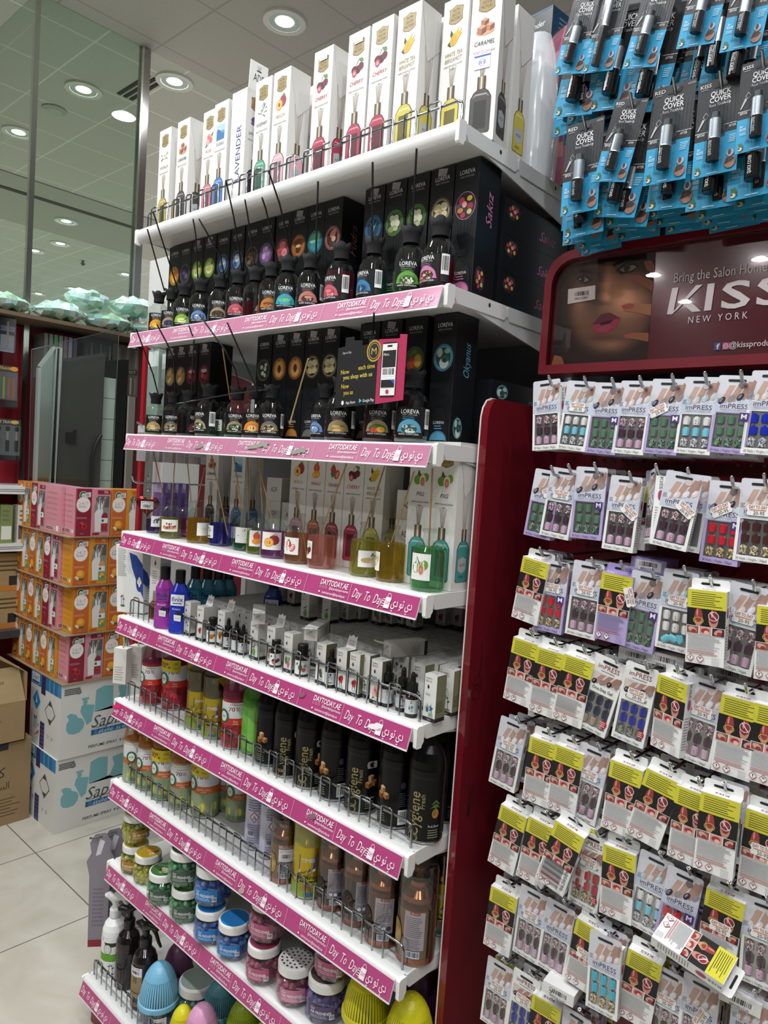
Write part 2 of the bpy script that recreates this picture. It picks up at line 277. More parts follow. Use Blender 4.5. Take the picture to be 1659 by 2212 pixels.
# ---------------------------------------------------------------- small printed pictures, units of their half height
ART = dict(
 caramel='ed9a27c:0,-.5,1,.35 cb0684a:-.1,.45,.42 cc07a58:.5,-.1,.45 cb87050:-.4,-.25,.5',
 cherry='p5a8a3a:.1,1,.8,.9,.9,.5,.4,.55 p6a4a30:.1,.9,-.3,.2,-.25,.2,.16,.85 e5a1c26:-.5,-.1,.45,.42 e4a1620:.1,-.2,.45,.45 e6a2430:.55,.05,.42,.42 ec04a58:-.45,-.5,.36,.4 ef0a0a0:-.45,-.5,.18,.2',
 peach='ea03040:.35,.15,.65,.7 ee8a040:-.3,-.2,.62,.65 ef4c060:-.3,-.2,.5,.53 e9a4a28:-.3,-.2,.22,.26 p5a8a3a:.1,.8,.5,1.1,.8,.8,.4,.7',
 mango='ed85a30:0,.35,.55,.6 ef0a030:-.05,-.45,.7,.45,.2 pf8c050:-.6,-.5,-.2,-.2,-.1,-.6,-.5,-.75 pf8c050:.05,-.2,.5,-.25,.5,-.6,.1,-.65 p4a8a3a:-.2,.95,.3,1.2,.2,.85',
 strawberry='ec8303a:-.3,.3,.45,.5 ed8404a:.35,-.25,.42,.6,-.4 ef09090:.4,-.3,.2,.4,-.4 p4a8a3a:-.8,-.1,-.2,.1,.1,-.4,-.5,-.7 p4a8a3a:-.6,.75,-.3,1.0,0,.75,-.3,.65',
 bergamot='p3a4a3a:-.9,-.5,-.5,-.1,-.1,-.5,-.5,-.8 p3a4a3a:-.5,.9,-.2,.4,-.4,0,-.6,.4 ed0a828:0,-.1,.5,.75,-.6 pe0b830:0,.5,.6,1,.2,.2 pe0b830:.2,.3,.95,.75,.4,0 pe0b830:.3,.1,1,.35,.4,-.3',
 rosemary='p3f5f4a:-.8,-.8,.5,.9,.6,.8 p4f7058:-.6,.1,-.1,.1,-.05,.2 p4f7058:.1,.2,-.2,.9,-.1,.9 p4f7058:0,-.2,.9,-.2,.9,-.1 p4f7058:.3,.3,.9,.3,.9,.4 p3f5f4a:-.3,-.3,-.9,-.1,-.8,0 p3f5f4a:-.3,-.2,.6,-.7,.5,-.8 p4f7058:.2,.5,.1,1,.3,1',
 vanilla='p2a2420:-1,-.5,.9,.5,.9,.4,-.9,-.6 p2a2420:-1,.3,.8,-.5,.8,-.4,-1,.4 ee8e4d0:-.3,.2,.4,.2,.8 ee8e4d0:.2,.3,.4,.2,-.8 ee8e4d0:0,-.2,.4,.2 ed8b860:0,.1,.15,.15',
 rose='ee89a8a:-.1,.3,.5,.5 ed87a78:.35,-.1,.45,.45 ef0b0a8:-.4,-.3,.45,.4 ec86868:-.1,.3,.22,.22 p5a7a4a:.4,.5,1,.9,.8,.3 p5a7a4a:-.5,-.5,-1,-1,-.3,-.8 ec86868:.4,-.1,.2,.2',
 ocean='p5a9ac8:-.9,-1,.9,-1,.9,1,-.9,1 pa8cce0:-.9,.3,.9,.1,.9,1,-.9,1 p2f74a8:-.9,-1,.9,-1,.9,-.3,.2,-.1,-.2,.5,-.7,.5,-.9,.1 pe8f2f8:-.7,.5,-.2,.55,.2,.1,0,.2,-.3,.4',
 lavender='e5a4a80:-.4,.3,.45,.25,.7 e4a3c70:.2,.4,.45,.25,1 e6a5a90:-.3,-.2,.5,.25,.2 p4a6a4a:.1,-.2,.9,-.8,.8,-.9,0,-.4 p4a6a4a:0,0,.9,0,.9,.1',
 fig='p3f5a3a:-.6,.3,-.4,1,-.1,.5,.2,.5,0,.1 e6a9a3a:-.5,-.1,.5,.5 e6f9f40:.6,.2,.4,.45 ee8e0b0:.2,-.15,.42,.65 ec87070:.2,-.25,.28,.45 ee09a90:.2,-.3,.12,.25',
 ginger='ec8a878:-.2,-.2,.7,.4,.2 ed0b080:.3,.1,.4,.3 eb89868:-.6,-.2,.3,.25 ee0c890:.3,-.4,.25,.22 p4a6a3a:.2,.4,.5,1,.7,.5 p4a6a3a:.4,.3,1,.7,.9,.4',
 candy='e2a2024:0,0,.95,.95 ec84a58:-.4,.4,.3,.28 ed8b840:.4,.5,.28,.2 e9a2a3a:.5,-.1,.3,.25 ee8a0a0:-.1,.1,.25,.25 ed88a40:-.5,-.3,.3,.2 e3a3038:.1,-.45,.3,.25 ec8c878:.45,-.5,.25,.2 eb83a50:-.2,-.7,.25,.2 e4a4a50:-.7,.05,.2,.2',
 tea='e9ab840:0,0,.95,.95 ed8e0a0:0,.2,.7,.4 ee8f0e8:0,-.2,.6,.45 ed0c840:0,-.1,.5,.25 e4a7a2a:.6,.5,.3,.15,.6',
 blue='e2a3a58:0,0,.9,.9 e8098b8:0,0,.7,.75 ed0dce8:.1,.2,.4,.3,.5 e405888:-.3,-.3,.35,.3 ee8f0f4:-.2,.4,.2,.2',
 coffee='e241c18:0,0,.95,.95 e6a4a34:-.4,.3,.35,.25,.5 e7a583c:.3,.35,.35,.22,-.4 e5a3c28:0,-.1,.4,.25,.2 e886848:-.4,-.45,.35,.22 e6a4a34:.5,-.4,.3,.2,.8',
 lilac='e8a5a9a:0,0,.9,.92 ec8a8d4:-.2,.4,.35,.3 eb088c0:.3,.1,.4,.35 ed8c0e0:-.3,-.2,.3,.3 ea070b0:.2,-.5,.35,.3 ee0d0e8:.1,.5,.2,.2',
 berry='ea03a48:0,0,.92,.92 ee07878:0,.45,.5,.35 ed86068:-.35,-.15,.4,.4 ee8a0a0:.35,-.3,.42,.42 ec04050:-.35,-.15,.18,.18 ed88080:.35,-.3,.2,.2 p5a7a3a:-.8,.2,-.5,.6,-.4,.2',
 tango='eb8703a:0,0,.95,.95 e7a3c20:0,.3,.8,.4 ed8a060:0,-.4,.4,.4 e5a2c18:0,-.3,.4,.4 ee8c888:0,0,.38,.14 e8a4020:.5,.4,.3,.25',
 teal='e2a8088:0,0,.95,.95 e58b0a0:-.1,.3,.8,.5 e78c078:.2,.5,.5,.3 e40a0b0:0,-.4,.7,.35 e9ad0b8:-.3,.1,.4,.12',
 powder='eb06a60:0,0,.95,.95 e3a2424:0,0,.78,.8 ec88878:.1,.4,.5,.3,.6 ee0a898:.2,-.1,.3,.25 e5a3430:-.2,-.5,.3,.3',
 abyss='e2a6a98:0,0,.95,.95 e1c3a58:0,0,.75,.75 p6ab0c8:0,-.8,-.1,0,-.5,.6,.05,.1 p6ab0c8:0,-.6,.1,.1,.6,.6,.2,0 p88c8d0:0,-.4,0,.8,.08,.1',
 jasmine='e4a7a30:0,0,.95,.95 e2a4a20:0,0,.8,.8 ed8dcc0:-.3,.4,.3,.25 ee0e4c8:.2,.35,.32,.28 ed0d4b0:-.1,0,.35,.3 ee0e0c8:.4,-.1,.28,.28 e98a060:-.3,-.5,.4,.25 ec0c8a0:.2,-.5,.3,.2',
 flower='eb89a60:0,0,.95,.95 e2a2820:0,0,.82,.85 ed8d0a0:-.35,.3,.4,.3,.6 ee0d8b0:.35,.35,.4,.3,-.6 ed8cc98:-.3,-.35,.4,.3,-.6 ee0d4a8:.35,-.3,.4,.3,.6 ec89a80:0,0,.2,.2',
 mangoc='ec88830:0,0,.95,.95 ee0b030:-.2,.1,.55,.6 ed86830:.4,.3,.4,.4 ef0c850:.1,-.4,.5,.35 p4a7a30:-.3,.7,.2,.95,.1,.6',
 dark='e4a4060:0,0,.9,.92 e2a2440:0,0,.8,.82 e5a5078:-.2,.2,.4,.3 e6a5a80:.3,-.3,.35,.3',
 gold='ea88848:0,0,.95,.95 ed8b878:-.2,.4,.5,.25,.6 ec8a060:.2,0,.6,.25,.6 ee0c890:-.1,-.4,.5,.22,.6 e8a6a38:.5,.5,.25,.2',
 pomeg='e8a2834:0,0,.95,.95 e4a1018:0,-.2,.75,.65 ed8c8c8:0,.4,.6,.2 ec04a50:-.3,-.1,.3,.3 ea03040:.3,-.3,.3,.3',
 lily='e385a2c:0,0,.95,.95 e203818:0,0,.85,.85 ed8dcd0:-.3,.3,.25,.22 ee0e4d8:.3,.1,.25,.22 ed8dcd0:-.1,-.3,.25,.22 ee0e4d8:.4,.5,.2,.2 ed0d4c8:.3,-.5,.2,.2',
 peachc='eb86030:0,0,.95,.95 ee8a048:0,0,.8,.85 ef0c878:0,-.05,.55,.65 e6a2c20:0,0,.28,.4 p5a7a30:-.3,.75,.1,.98,.1,.7',
 wave='e5aa0b8:0,0,.95,.95 e2a4a48:0,0,.8,.8 ed0dcd4:.1,-.4,.5,.45 e3a6058:.2,-.1,.4,.3 e1c3434:.15,-.2,.14,.14 eb0c8c0:-.4,.4,.3,.35 e88a8a0:.4,.5,.3,.2',
 melon='e4a6a2a:0,0,.95,.95 ec84030:-.3,-.3,.5,.55 ee0a830:.4,-.1,.45,.55 pf0c050:.1,-.5,.7,-.5,.7,.2,.2,.3 p5a8a3a:-.7,.3,0,.9,.4,.5 ed85848:-.3,-.3,.3,.35',
 nuts='e8a6848:0,0,.95,.95 ec09870:-.4,.3,.35,.25 eb88c60:.2,.4,.35,.25 eb08858:0,0,.4,.28 ec8a078:-.4,-.3,.35,.22 ea87c50:.4,-.2,.35,.25 eb89060:.1,-.55,.35,.2',
 apple='p2f3a2a:-1,.1,0,.6,.9,1,.2,.5,.6,.2,-.1,.4 e68a838:.1,-.4,.6,.55 e90c858:-.05,-.25,.25,.25',
 roses='p3a5a3a:-.5,-1,-.1,-.2,-.3,-.2 p3a5a3a:.4,-1,.1,-.2,.3,-.2 ea02030:-.2,.2,.45,.4 eb82838:.25,.4,.4,.4 ec03040:.2,-.05,.3,.3 e781820:-.2,.2,.2,.2',
 plant='p2a3a2a:-.6,-1,-.5,-1,-.2,1,-.3,1 p2a3a2a:.3,-1,.4,-1,.3,.6,.2,.6 e3a4a3a:-.5,.6,.25,.1,.5 e3a4a3a:.1,.7,.25,.1,-.5 e4a6a3a:0,-.9,.8,.15 e3a4a3a:.4,.2,.3,.1,.6',
 orangef='ed88830:-.3,.1,.6,.65 e2a1810:-.3,0,.25,.25 ec87828:.5,.5,.45,.4 e301c10:.5,.5,.16,.16',
 guava='e5a8a40:-.4,.2,.45,.6 eb84860:.3,-.3,.45,.45 ed87088:.3,-.3,.25,.28 e7a9a50:.5,.5,.3,.35',
 leaf='p3f5a30:-.6,.6,.2,.5,.7,-.6,-.1,-.5 p4a6a38:-.5,.1,.1,.8,.6,0,.1,-.3',
 sea='p2a7a68:-.8,-.4,-.9,.5,-.6,0,-.5,.8,-.35,0,-.1,.5,-.3,-.5 p2a5a98:.3,.8,.4,.3,.9,.2,.5,-.05,.6,-.5,.25,-.15,-.1,-.3,.1,.05,-.1,.5,.2,.3 e88b890:.3,-.7,.5,.28',
 pine='p4a6a28:0,1,-.6,.5,-.2,.5,-.7,.1,-.2,.2,0,-.1,.2,.2,.7,.1,.2,.5,.6,.5 ea87828:0,-.45,.45,.5 e886018:-.1,-.4,.2,.25',
 orange='ee89a28:.1,.15,.75,.75 ef4b840:0,.25,.5,.45 p3a6a2a:-.1,-.5,.8,-.7,.5,-.95,-.1,-.9 ef4f0e4:-.6,-.4,.25,.2 ef4f0e4:-.4,-.6,.2,.25 ee0b850:-.5,-.5,.1,.1',
 redrose='ea01c2c:-.35,.1,.5,.5 eb8283a:.35,-.1,.5,.5 ec83848:-.1,.4,.4,.35 e6a1018:-.35,.1,.22,.22 e7a1420:.35,-.1,.25,.25 p3a5a2a:.6,.4,1,.8,.9,.2 p3a5a2a:-.6,-.4,-1,-.5,-.5,-.8',
 lemon='ed0c838:.2,.1,.6,.6 ee0dc60:.2,.1,.45,.45 pb8c8a0:-.8,-.9,-.5,.9,-.3,-.9 p88a868:-.3,-.9,0,.8,.1,-.9',
 daisy='e2a48a0:0,0,.9,1 ef4f4f0:0,.4,.3,.25 ef4f4f0:-.3,.1,.25,.25 ef4f4f0:.3,.1,.25,.25 ef4f4f0:0,-.2,.25,.25 ee0b828:0,.12,.16,.16',
 hand='pe4cfc8:-1,-1,1,-1,1,1,-1,1 pd0d8e8:-1,1,1,1,.2,.3,-1,.6 pd8a890:-.6,-.9,.9,.4,1,0,-.1,-1 pc89880:-.9,-.4,.7,.9,1,.6,-.6,-.8 pe0b8a4:-1,.1,.2,1,.6,1,-.8,-.2',
 cubes='cd8a060:-.1,.55,.45 cb8783a:.5,-.1,.45 ca06020:-.45,-.2,.5')
# ---------------------------------------------------------------- the setting
b = MB(); b.box(-2.05, 4.6, -8.6, 3.2, CEIL, CEIL+.08, '9a9490', 'ceiling_tiles'); struct('ceiling', b)
b = MB(); b.box(-4.9, -2.05, -8.6, 6, CEIL, CEIL+.08, 'a0a09a', 'ceiling_tiles_hall')
b.box(-6.35, -4.9, -8.6, 6, CEIL-.01, CEIL+.08, 'b4b6ae', 'matte'); b.box(-5.36, -5.28, -8.6, 6, CEIL-.014, CEIL+.02, '4a4c4a', 'matte')
b.box(-12, -6.35, -8.6, 6, CEIL+.05, CEIL+.13, 'a0a09a', 'ceiling_tiles_hall'); b.box(-6.36, -6.35, -8.6, 6, CEIL-.01, CEIL+.08, '8c8e88', 'matte'); struct('ceiling_hall', b)
b = MB(); b.box(-12.1, 4.6, -8.6, 6, -.08, 0, 'cbc6b8', 'floor_tiles'); struct('floor', b)
b = MB(); b.box(-2.6, 4.6, 3.0, 3.1, 0, 3.0, 'b8b4ae', 'matte'); struct('wall_back', b)
b = MB(); b.box(-12.2, -12.1, -8.6, 6, 0, CEIL, 'c0c4bc', 'matte'); struct('wall_left', b)
b = MB(); b.box(-12.1, 4.6, -8.7, -8.6, 0, CEIL, '6a6664', 'matte'); struct('wall_front', b)
b = MB(); b.box(4.6, 4.7, -8.6, 3.2, 0, CEIL, '6a6664', 'matte'); struct('wall_right', b)

def downlight(dim=0):
    b = MB(); b.lathe([(.085, -.002), (.088, -.012), (.118, -.012), (.122, -.002), (.122, 0)], 'e4e4e0', 'satin', 28)
    r = MB(); r.lathe([(.086, -.008), (.05, -.004)], 'c8d4d0', 'satin', 28)
    g = MB(); g.disc(.05 if dim else .083, -.006 if dim else -.004, 'f2fff8' if not dim else 'e8fff4', 'glow')
    return [P('trim_ring', b), P('reflector', r), P('lamp_lens', g)]
for i, (x, y) in enumerate(LAMPS):
    lb = ['recessed downlight with visible ribbed reflector above the white cartons', 'glowing recessed downlight right of the glass column edge', 'glowing recessed downlight seen through the glass, upper right',
          'glowing recessed downlight seen through the left glass pane', 'glowing downlight on the plain ceiling band behind the glass', 'glowing far downlight right one of the close pair behind the glass', 'glowing far downlight left one of the close pair behind the glass',
          'glowing far downlight near the chrome edge above the plastic bags', 'glowing far downlight just above the bags, right of two', 'glowing far downlight just above the bags, left of two'][i] if i < 10 else 'recessed round ceiling downlight out of view over the shop floor'
    t = put(pro(downlight, int(i == 0)), 'downlight', lb, 'light', (x, y, CEIL - (.012 if -6.35 < x < -4.9 else -.05 if x < -6.35 else 0)), 'ceiling downlights')
    ld = bpy.data.lights.new('downlight_lamp', 'AREA'); ld.shape = 'DISK'; ld.size = .16; ld.energy = LAMP_W*(.45 if i == 0 else 4.6 if 2 < i < 10 else 1); ld.color = (.96, .985, 1)
    lo = bpy.data.objects.new('downlight_lamp', ld); COL.objects.link(lo); lo.parent = t; lo.location = (0, 0, -.025)
b = MB(); b.lathe([(0, -.02), (.05, -.02), (.085, -.008), (.085, 0)], 'b0b4ae', 'satin', 20); tg = put([P('smoke_detector', b)], 'ceiling_speaker', 'dull round ceiling speaker beside the glowing lamp behind the glass', 'speaker', (-3.33, 1.09, CEIL))
b = MB(); b.lathe([(.012, .05), (.012, -.02), (.03, -.024), (.03, -.03), (.0, -.06)], '5a5c5a', 'metal', 10); put([P('sprinkler', b)], 'sprinkler', 'small dark sprinkler head on the far ceiling behind the glass', 'sprinkler', at(179, 565, Z=CEIL+.04))
b = MB()
for k in range(3): b.box(-.2, .2, -.05+k*.045, -.025+k*.045, -.006, 0, '2c2c2c', 'matte')
put([P('vent', b)], 'ceiling_vent', 'dark slotted ceiling vent beside the glass column edge', 'vent', at(316, 178, Z=CEIL)+Vector((-.1, 0, 0)))
# glass column with a chrome edge
gl = MB(); gl.box(-2.053, -2.047, .47, 1.06, 2.6, CEIL, 'e6efe9', 'pane'); g1 = gl.mesh('pane')
gl = MB(); gl.box(-5.2, -2.06, .452, .458, 2.55, CEIL, 'e6efe9', 'pane'); g2 = gl.mesh('pane')
ed = MB(); ed.box(-2.066, -2.038, .446, .474, 1.0, CEIL, 'c8d4cc', 'metal'); ed2 = MB(); ed2.box(-2.07, -2.03, 1.06, 1.115, .6, CEIL, 'b4b0ac', 'metal'); ed2.box(-2.03, -2.024, 1.06, 1.07, .6, CEIL, 'e8ece8', 'metal')
o = link('window_1', None); o['kind'] = 'structure'; hang([('pane', g1, (), None, None, None), ('pane', g2, (), None, None, None), P('frame', ed), P('frame', ed2)], o)
# ---------------------------------------------------------------- shelves
SH = dict(zip(range(1, 10), (2.573, 2.2526, 1.934, 1.622, 1.347, 1.072, .8005, .5246, .1625)))
def guard(x0, x1):
    b = MB(); z = .054; r = .002; y = .03; s = (0, 0)
    b.tube([(x0, y, 0), (x0, y, z-.012), (x0+.003, y, z-.004), (x0+.012, y, z), (x1-.012, y, z), (x1-.003, y, z-.004), (x1, y, z-.012), (x1, y, 0)], .003, '9a9ea2', 'metal', 6)
    x = x0+.025; f = y-.004
    while x+.034 < x1:
        b.tube([(x, f, .001), (x, f, z+.007), (x+.004, f, z+.011), (x+.029, f, z+.011), (x+.033, f, z+.007), (x+.033, f, .001)], .0021, '9a9ea2', 'metal', 5, 0); x += .0655
    return b
def strip(light, torn, wx=1.235):
    b = MB(); y0, z0, y1, z1 = -.003, -.002, -.018, -.05; L = math.hypot(y1-y0, z1-z0); v = Vector((0, (y0-y1)/L, (z0-z1)/L)); n = Vector((0, v.z*-1, v.y)); 
    b.M = Matrix(((1, 0, n.x, .008), (0, v.y, n.y, y1), (0, v.z, n.z, z1), (0, 0, 0, 1)))      # local x along the shelf, y up the strip, z outwards
    b.box(0, wx, 0, L, -.003, 0, 'e8dde2', 'gloss'); b.F = Matrix(); b.e = .0003
    pk = 'c27f9c' if light else 'b2467c'  # upper strips paler: faded pink with acrylic glare put into the colour
    b.rect(.0005, .004, wx-.0005, L-.003, pk, 'gloss'); W = 'f6ecf0'; x = .006; i = 0
    while x < wx-.1:
        e = min(.18, wx-.006-x)
        b.txt('Day  To  Day', x, .027, .03, W, .092, 'l', -.03, .35, -.3)
        b.D([(x+.096, .01), (x+.112, .01), (x+.114, .034), (x+.099, .034)], W); b.ring(x+.107, .036, .005, .007, .001, W)
        b.txt('DAY', x+.107, .022, .011, pk, .013, bold=1)
        for q in range(4): b.rect(x+.089+q*.001, .013+q*.005, x+.1, .0145+q*.005, W)
        b.txt('\ufef1\u062f \ufeee\ufe97 \ufef1\u062f', x+.117, .026, .026, W, e-.123, 'l', 0, 0, .4)
        if x+.36 > wx: break
        b.rect(x+.19, .006, x+.191, L-.005, 'eab0c4')
        b.txt('DAYTODAY.AE', x+.24, .036, .018, W, .09, 'l', 0, .15, 1)
        for q in range(3): b.ring(x+.243+q*.009, .0245, .003, .0035, .0008, 'e0a8c0', n=10)
        b.txt('@daytodayhypermarket', x+.272, .0245, .0085, W, .062, 'l'); b.ell(x+.243, .0125, .0025, .002, W); b.txt('customercare@daytoday.ae', x+.252, .0125, .0085, W, .075, 'l')
        b.rect(x+.338, .006, x+.339, L-.005, 'eab0c4'); x += .348; i += 1
    for (u, v_, a, c) in torn: b.ell(u, v_, a, .006, c, .2, n=7); b.ell(u+a*.5, v_+.004, a*.5, .006, c, -.4, n=6)
    return b
TORN = {3: [(.42, .02, .02, '9a8a86'), (.68, .03, .045, '97938a'), (.84, .02, .03, '8f8f88')], 5: [(.9, .03, .012, '8c5c70'), (1.14, .024, .018, 'efe6ea')], 6: [(.02, .035, .03, 'd8286c'), (.96, .03, .014, '8a6070')], 7: [(.72, .012, .012, 'b89a90')]}
NM = {1: 'topmost white shelf holding white diffuser cartons', 2: 'second white shelf from the top with black diffuser cartons and a pink strip', 3: 'third white shelf from the top, under the black phone leaflet', 4: 'fourth white shelf holding clear glass diffuser bottles', 5: 'white shelf filled with small fragrance oil cartons',
      6: 'white shelf holding black spray cans behind a wire guard', 7: 'white shelf of orange and copper spray cans behind a wire guard', 8: 'white shelf carrying jars of gel beads without a guard', 9: 'lowest white shelf with spray bottles and slatted egg diffusers'}
for i, z in SH.items():
    yf = -.07 if i == 9 else 0
    t = link('shelf', None); t.location = (0, yf, z); tag(t, NM[i], 'shelf', 'shelves of the gondola')
    b = MB(); b.box(0, 1.25, .018, .5, -.03, 0, 'dededc', 'satin')
    pr = [(.018, 0), (.006, 0), (.001, -.006), (0, -.02), (.004, -.034), (.012, -.04), (.02, -.04)]
    b.add([(x, y, zz) for x in (0, 1.25) for y, zz in pr], [(k, k+7, k+8, k+1) for k in range(6)], 'e2e2e0', 'satin', 1)
    for k in range(60): b.box(.012+k*.0208, .024+k*.0208, .028, .05, 0, .0006, 'd4d4d2', 'satin')
    link('plate', b.mesh('plate'), t)
    for x0, x1, nx in ((1.25, 1.256, 1), (-.006, 0, -1)):
        c = MB(); M = Matrix(((0, 1, 0, 0), (1, 0, 0, 0), (0, 0, 1, 0), (0, 0, 0, 1)))
        c.M = M; a0, a1 = (x0, x1+.003) if nx > 0 else (x0-.003, x1)
        c.slab([(.002, .001), (.02, .001), (.022, -.002), (.022, -.034), (.017, -.04), (.015, -.046), (.001, -.046), (-.002, -.042), (-.002, -.003)], a0, a1, 'f2f1ee', 'satin'); link('end_cap', c.mesh('end_cap'), t)
        d = MB(); d.M = M
        d.slab([(.026, 0), (.214, 0), (.214, -.026), (.208, -.032), (.036, -.032), (.026, -.02)], x0, x1, 'e6e6e4', 'satin')
        d.slab([(.22, 0), (.5, 0), (.5, -.032), (.23, -.032), (.22, -.022)], x0, x1, 'd6d8d8', 'satin')
        d.slab([(.05, -.028), (.5, -.028), (.5, -.10), (.44, -.085), (.1, -.034)], x0+.001*nx, x1-.002*nx, 'd4d6d6', 'satin')
        d.M = Matrix(); d.fr('R' if nx > 0 else 'L', x1 if nx > 0 else x0, 0, 0); d.ell(.148*nx, -.012, .004, .005, '1c1c1c', n=10); d.ell(.38*nx, -.012, .004, .005, '1c1c1c', n=10)
        link('side_bracket', d.mesh('side_bracket'), t)
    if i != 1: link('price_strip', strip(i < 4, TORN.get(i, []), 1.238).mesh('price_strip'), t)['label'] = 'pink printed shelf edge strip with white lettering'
    if i in (1, 5, 6, 7, 9): link('wire_guard', guard(.012, 1.238).mesh('wire_guard'), t)['label'] = 'chrome wire guard'
b = MB(); b.box(0, 1.25, .502, .52, .02, 2.6, '8f9294', 'satin'); put([P('board', b)], 'back_panel', 'grey back panel behind the goods on the white shelves', 'back panel', (0, 0, 0))
for x, lb in ((-.042, 'grey steel upright at the end of the shelves near the perfume cartons'), (1.258, 'grey steel upright at the end of the shelves near the red panel')):
    b = MB(); b.box(x, x+.026, .505, .55, 0, 3.1 if x > 0 else 2.62, 'c4c6c6', 'satin'); put([P('upright', b)], 'shelf_upright', lb, 'upright', (0, 0, 0), 'uprights of the gondola')
b = MB(); b.box(.004, 1.246, -.04, .45, 0, .12, '8c2434', 'satin'); put([P('board', b)], 'kick_plate', 'dark red plinth under the lowest shelf', 'plinth', (0, 0, 0))
# ---------------------------------------------------------------- red side panel, peg wall and sign of the nail rack
b = MB(); b.M = Matrix(((0, 1, 0, 0), (1, 0, 0, 0), (0, 0, 1, 0), (0, 0, 0, 1)))
b.slab([(.43, 0), (.125, 0), (.131, 2.0), (.136, 2.02), (.148, 2.036), (.165, 2.042), (.43, 2.042)], 1.266, 1.286, '6e1822', 'lacquer', '7a1824')
b.M = Matrix(); b.tube([(1.2665, .126, 0), (1.2665, .1315, 2.0), (1.2665, .1365, 2.021), (1.2665, .148, 2.0365), (1.2665, .165, 2.0425), (1.2665, .43, 2.0425)], .0022, 'e8dcd8', 'satin', 5)
sc1 = MB(); sc1.fr('R', 1.2865, 0, 0)
for (u, v, r) in ((.165, 1.42, .014), (.172, 1.41, .01), (.16, 1.4, .016)): sc1.ring(u, v, r, r*1.1, .0012, '2a1216')
sc1.D([(.168, 1.43), (.175, 1.47), (.172, 1.51), (.17, 1.51), (.172, 1.47), (.165, 1.43)], '2a1216')
for (u, v, a, c) in ((.17, 1.16, .008, '4a1018'), (.166, 1.13, .006, '3a0c12'), (.178, 1.18, .005, '4a1018'), (.15, 1.2, .004, '5c1c24')): sc1.ell(u, v, a, a*2.5, c, n=7)
put([P('board', b), P('pen_scribble', sc1, label='black pen scribble and scuffs')], 'side_panel', 'tall glossy dark red side panel between shelves and nail rack', 'panel', (0, 0, 0))
b = MB(); b.box(1.286, 2.45, .43, .45, 0, 2.05, '701420', 'satin'); b.box(1.31, 2.45, .43, .45, 2.05, 3.3, '3c3f44', 'satin'); b.fr('F', 0, .4298, 0)
for i in range(30):
    for j in range(40): b.ell(1.31+i*.025, .45+j*.04, .0035, .0035, '2a060a', n=6)
put([P('board', b)], 'peg_wall', 'dark red perforated peg wall behind the hanging nail packs', 'peg wall', (0, 0, 0))
SY = .25
def rr(x0, x1, z0, z1, r, n=8):
    p = [(x0, z0), (x1, z0), (x1, z1)]
    return p+[(x0+r-r*sin(PI/2*k/n), z1-r+r*cos(PI/2*k/n)) for k in range(n+1)]
fr_ = MB(); o_ = rr(1.333, 2.3, 2.103, 2.36, .062); i_ = rr(1.35, 2.28, 2.122, 2.342, .05); N = len(o_)
for y, q in ((SY-.012, 0),): fr_.add([(x, y, z) for x, z in o_]+[(x, y, z) for x, z in i_], [(k, (k+1) % N, N+(k+1) % N, N+k) for k in range(N)], '6e1822', 'paint')
fr_.add([(x, y, z) for y in (SY-.012, SY+.05) for x, z in o_], [((k+1) % N, k, N+k, N+(k+1) % N) for k in range(N)], '6e1822', 'paint')
fr_.add([(x, y, z) for y in (SY-.012, SY) for x, z in i_], [(k, (k+1) % N, N+(k+1) % N, N+k) for k in range(N)], '5a121a', 'paint')
po = MB(); po.add([(x, SY+.004, z) for x, z in i_], [tuple(range(N))], '6a2c36', 'gloss'); po.fr('F', 0, SY+.0038, 0)
def sg(px, py): q = at(px, py, Y=SY); return q.x, q.z
def sgp(s, col): v = [float(k) for k in s.split(',')]; po.D([sg(1150+v[i]*.3068, 460+v[i+1]*.3068) for i in range(0, len(v), 2)], col)
# portrait on the left half of the poster (simple painted shapes)
sgp('190,430,280,370,420,330,865,275,800,1030,130,1068', '1c1412')
def face(u, v):
    def g(cx, cy, rx, ry, r=0): c, s = cos(r), sin(r); x, y = u-cx, v-cy; return math.exp(-((x*c+y*s)/rx)**2-((y*c-x*s)/ry)**2)
    k = .40+.55*g(640, 590, 130, 150)+.40*g(520, 480, 35, 130, .15)+.28*g(560, 930, 110, 60)+.25*g(300, 620, 60, 110)-.30*g(420, 560, 55, 110)-.22*g(380, 430, 90, 50)-.18*g(680, 375, 100, 40)-.2*g(520, 880, 130, 25)-.25*g(500, 630, 60, 20)+.2*g(520, 600, 28, 30)
    e = ((u-530)/330)**2+((v-620)/380)**2; k *= 1/(1+math.exp((e-.9)*9)); k *= 1-.75/(1+math.exp((u-300+.2*(v-600))/28)); k *= 1-.6/(1+math.exp((v-345+.12*(u-500))/12))
    k = max(.02, min(1.15, k)); return '%02x%02x%02x' % (int(min(255, 40+200*k)), int(min(255, 26+150*k)), int(min(255, 20+112*k)))
n_ = 56; e_ = po.e
for i in range(n_):
    for j in range(n_):
        u = 195+665*(i+.5)/n_; v = 300+745*(j+.5)/n_; du, dv = 665/n_/2, 745/n_/2
        tp_ = 372-.115*(u-280)-(0 if u > 290 else -(290-u)*.7); lim = 862-.083*(v-275)
        if v < tp_ or u > lim or v > 1062-.05*(u-130): continue
        po.e = e_; po.D([sg(1150+a*.3068, 460+c*.3068) for a, c in ((u-du, v+dv), (u+du, v+dv), (u+du, v-dv), (u-du, v-dv))], face(u, v))
po.e = e_+1e-4
sgp('290,460,360,430,420,470,360,500', '100c0c'); sgp('320,462,360,446,395,470,355,486', '9a8a82'); po.ell(*sg(1150+350*.3068, 460+466*.3068), .0045, .006, '100c0c')
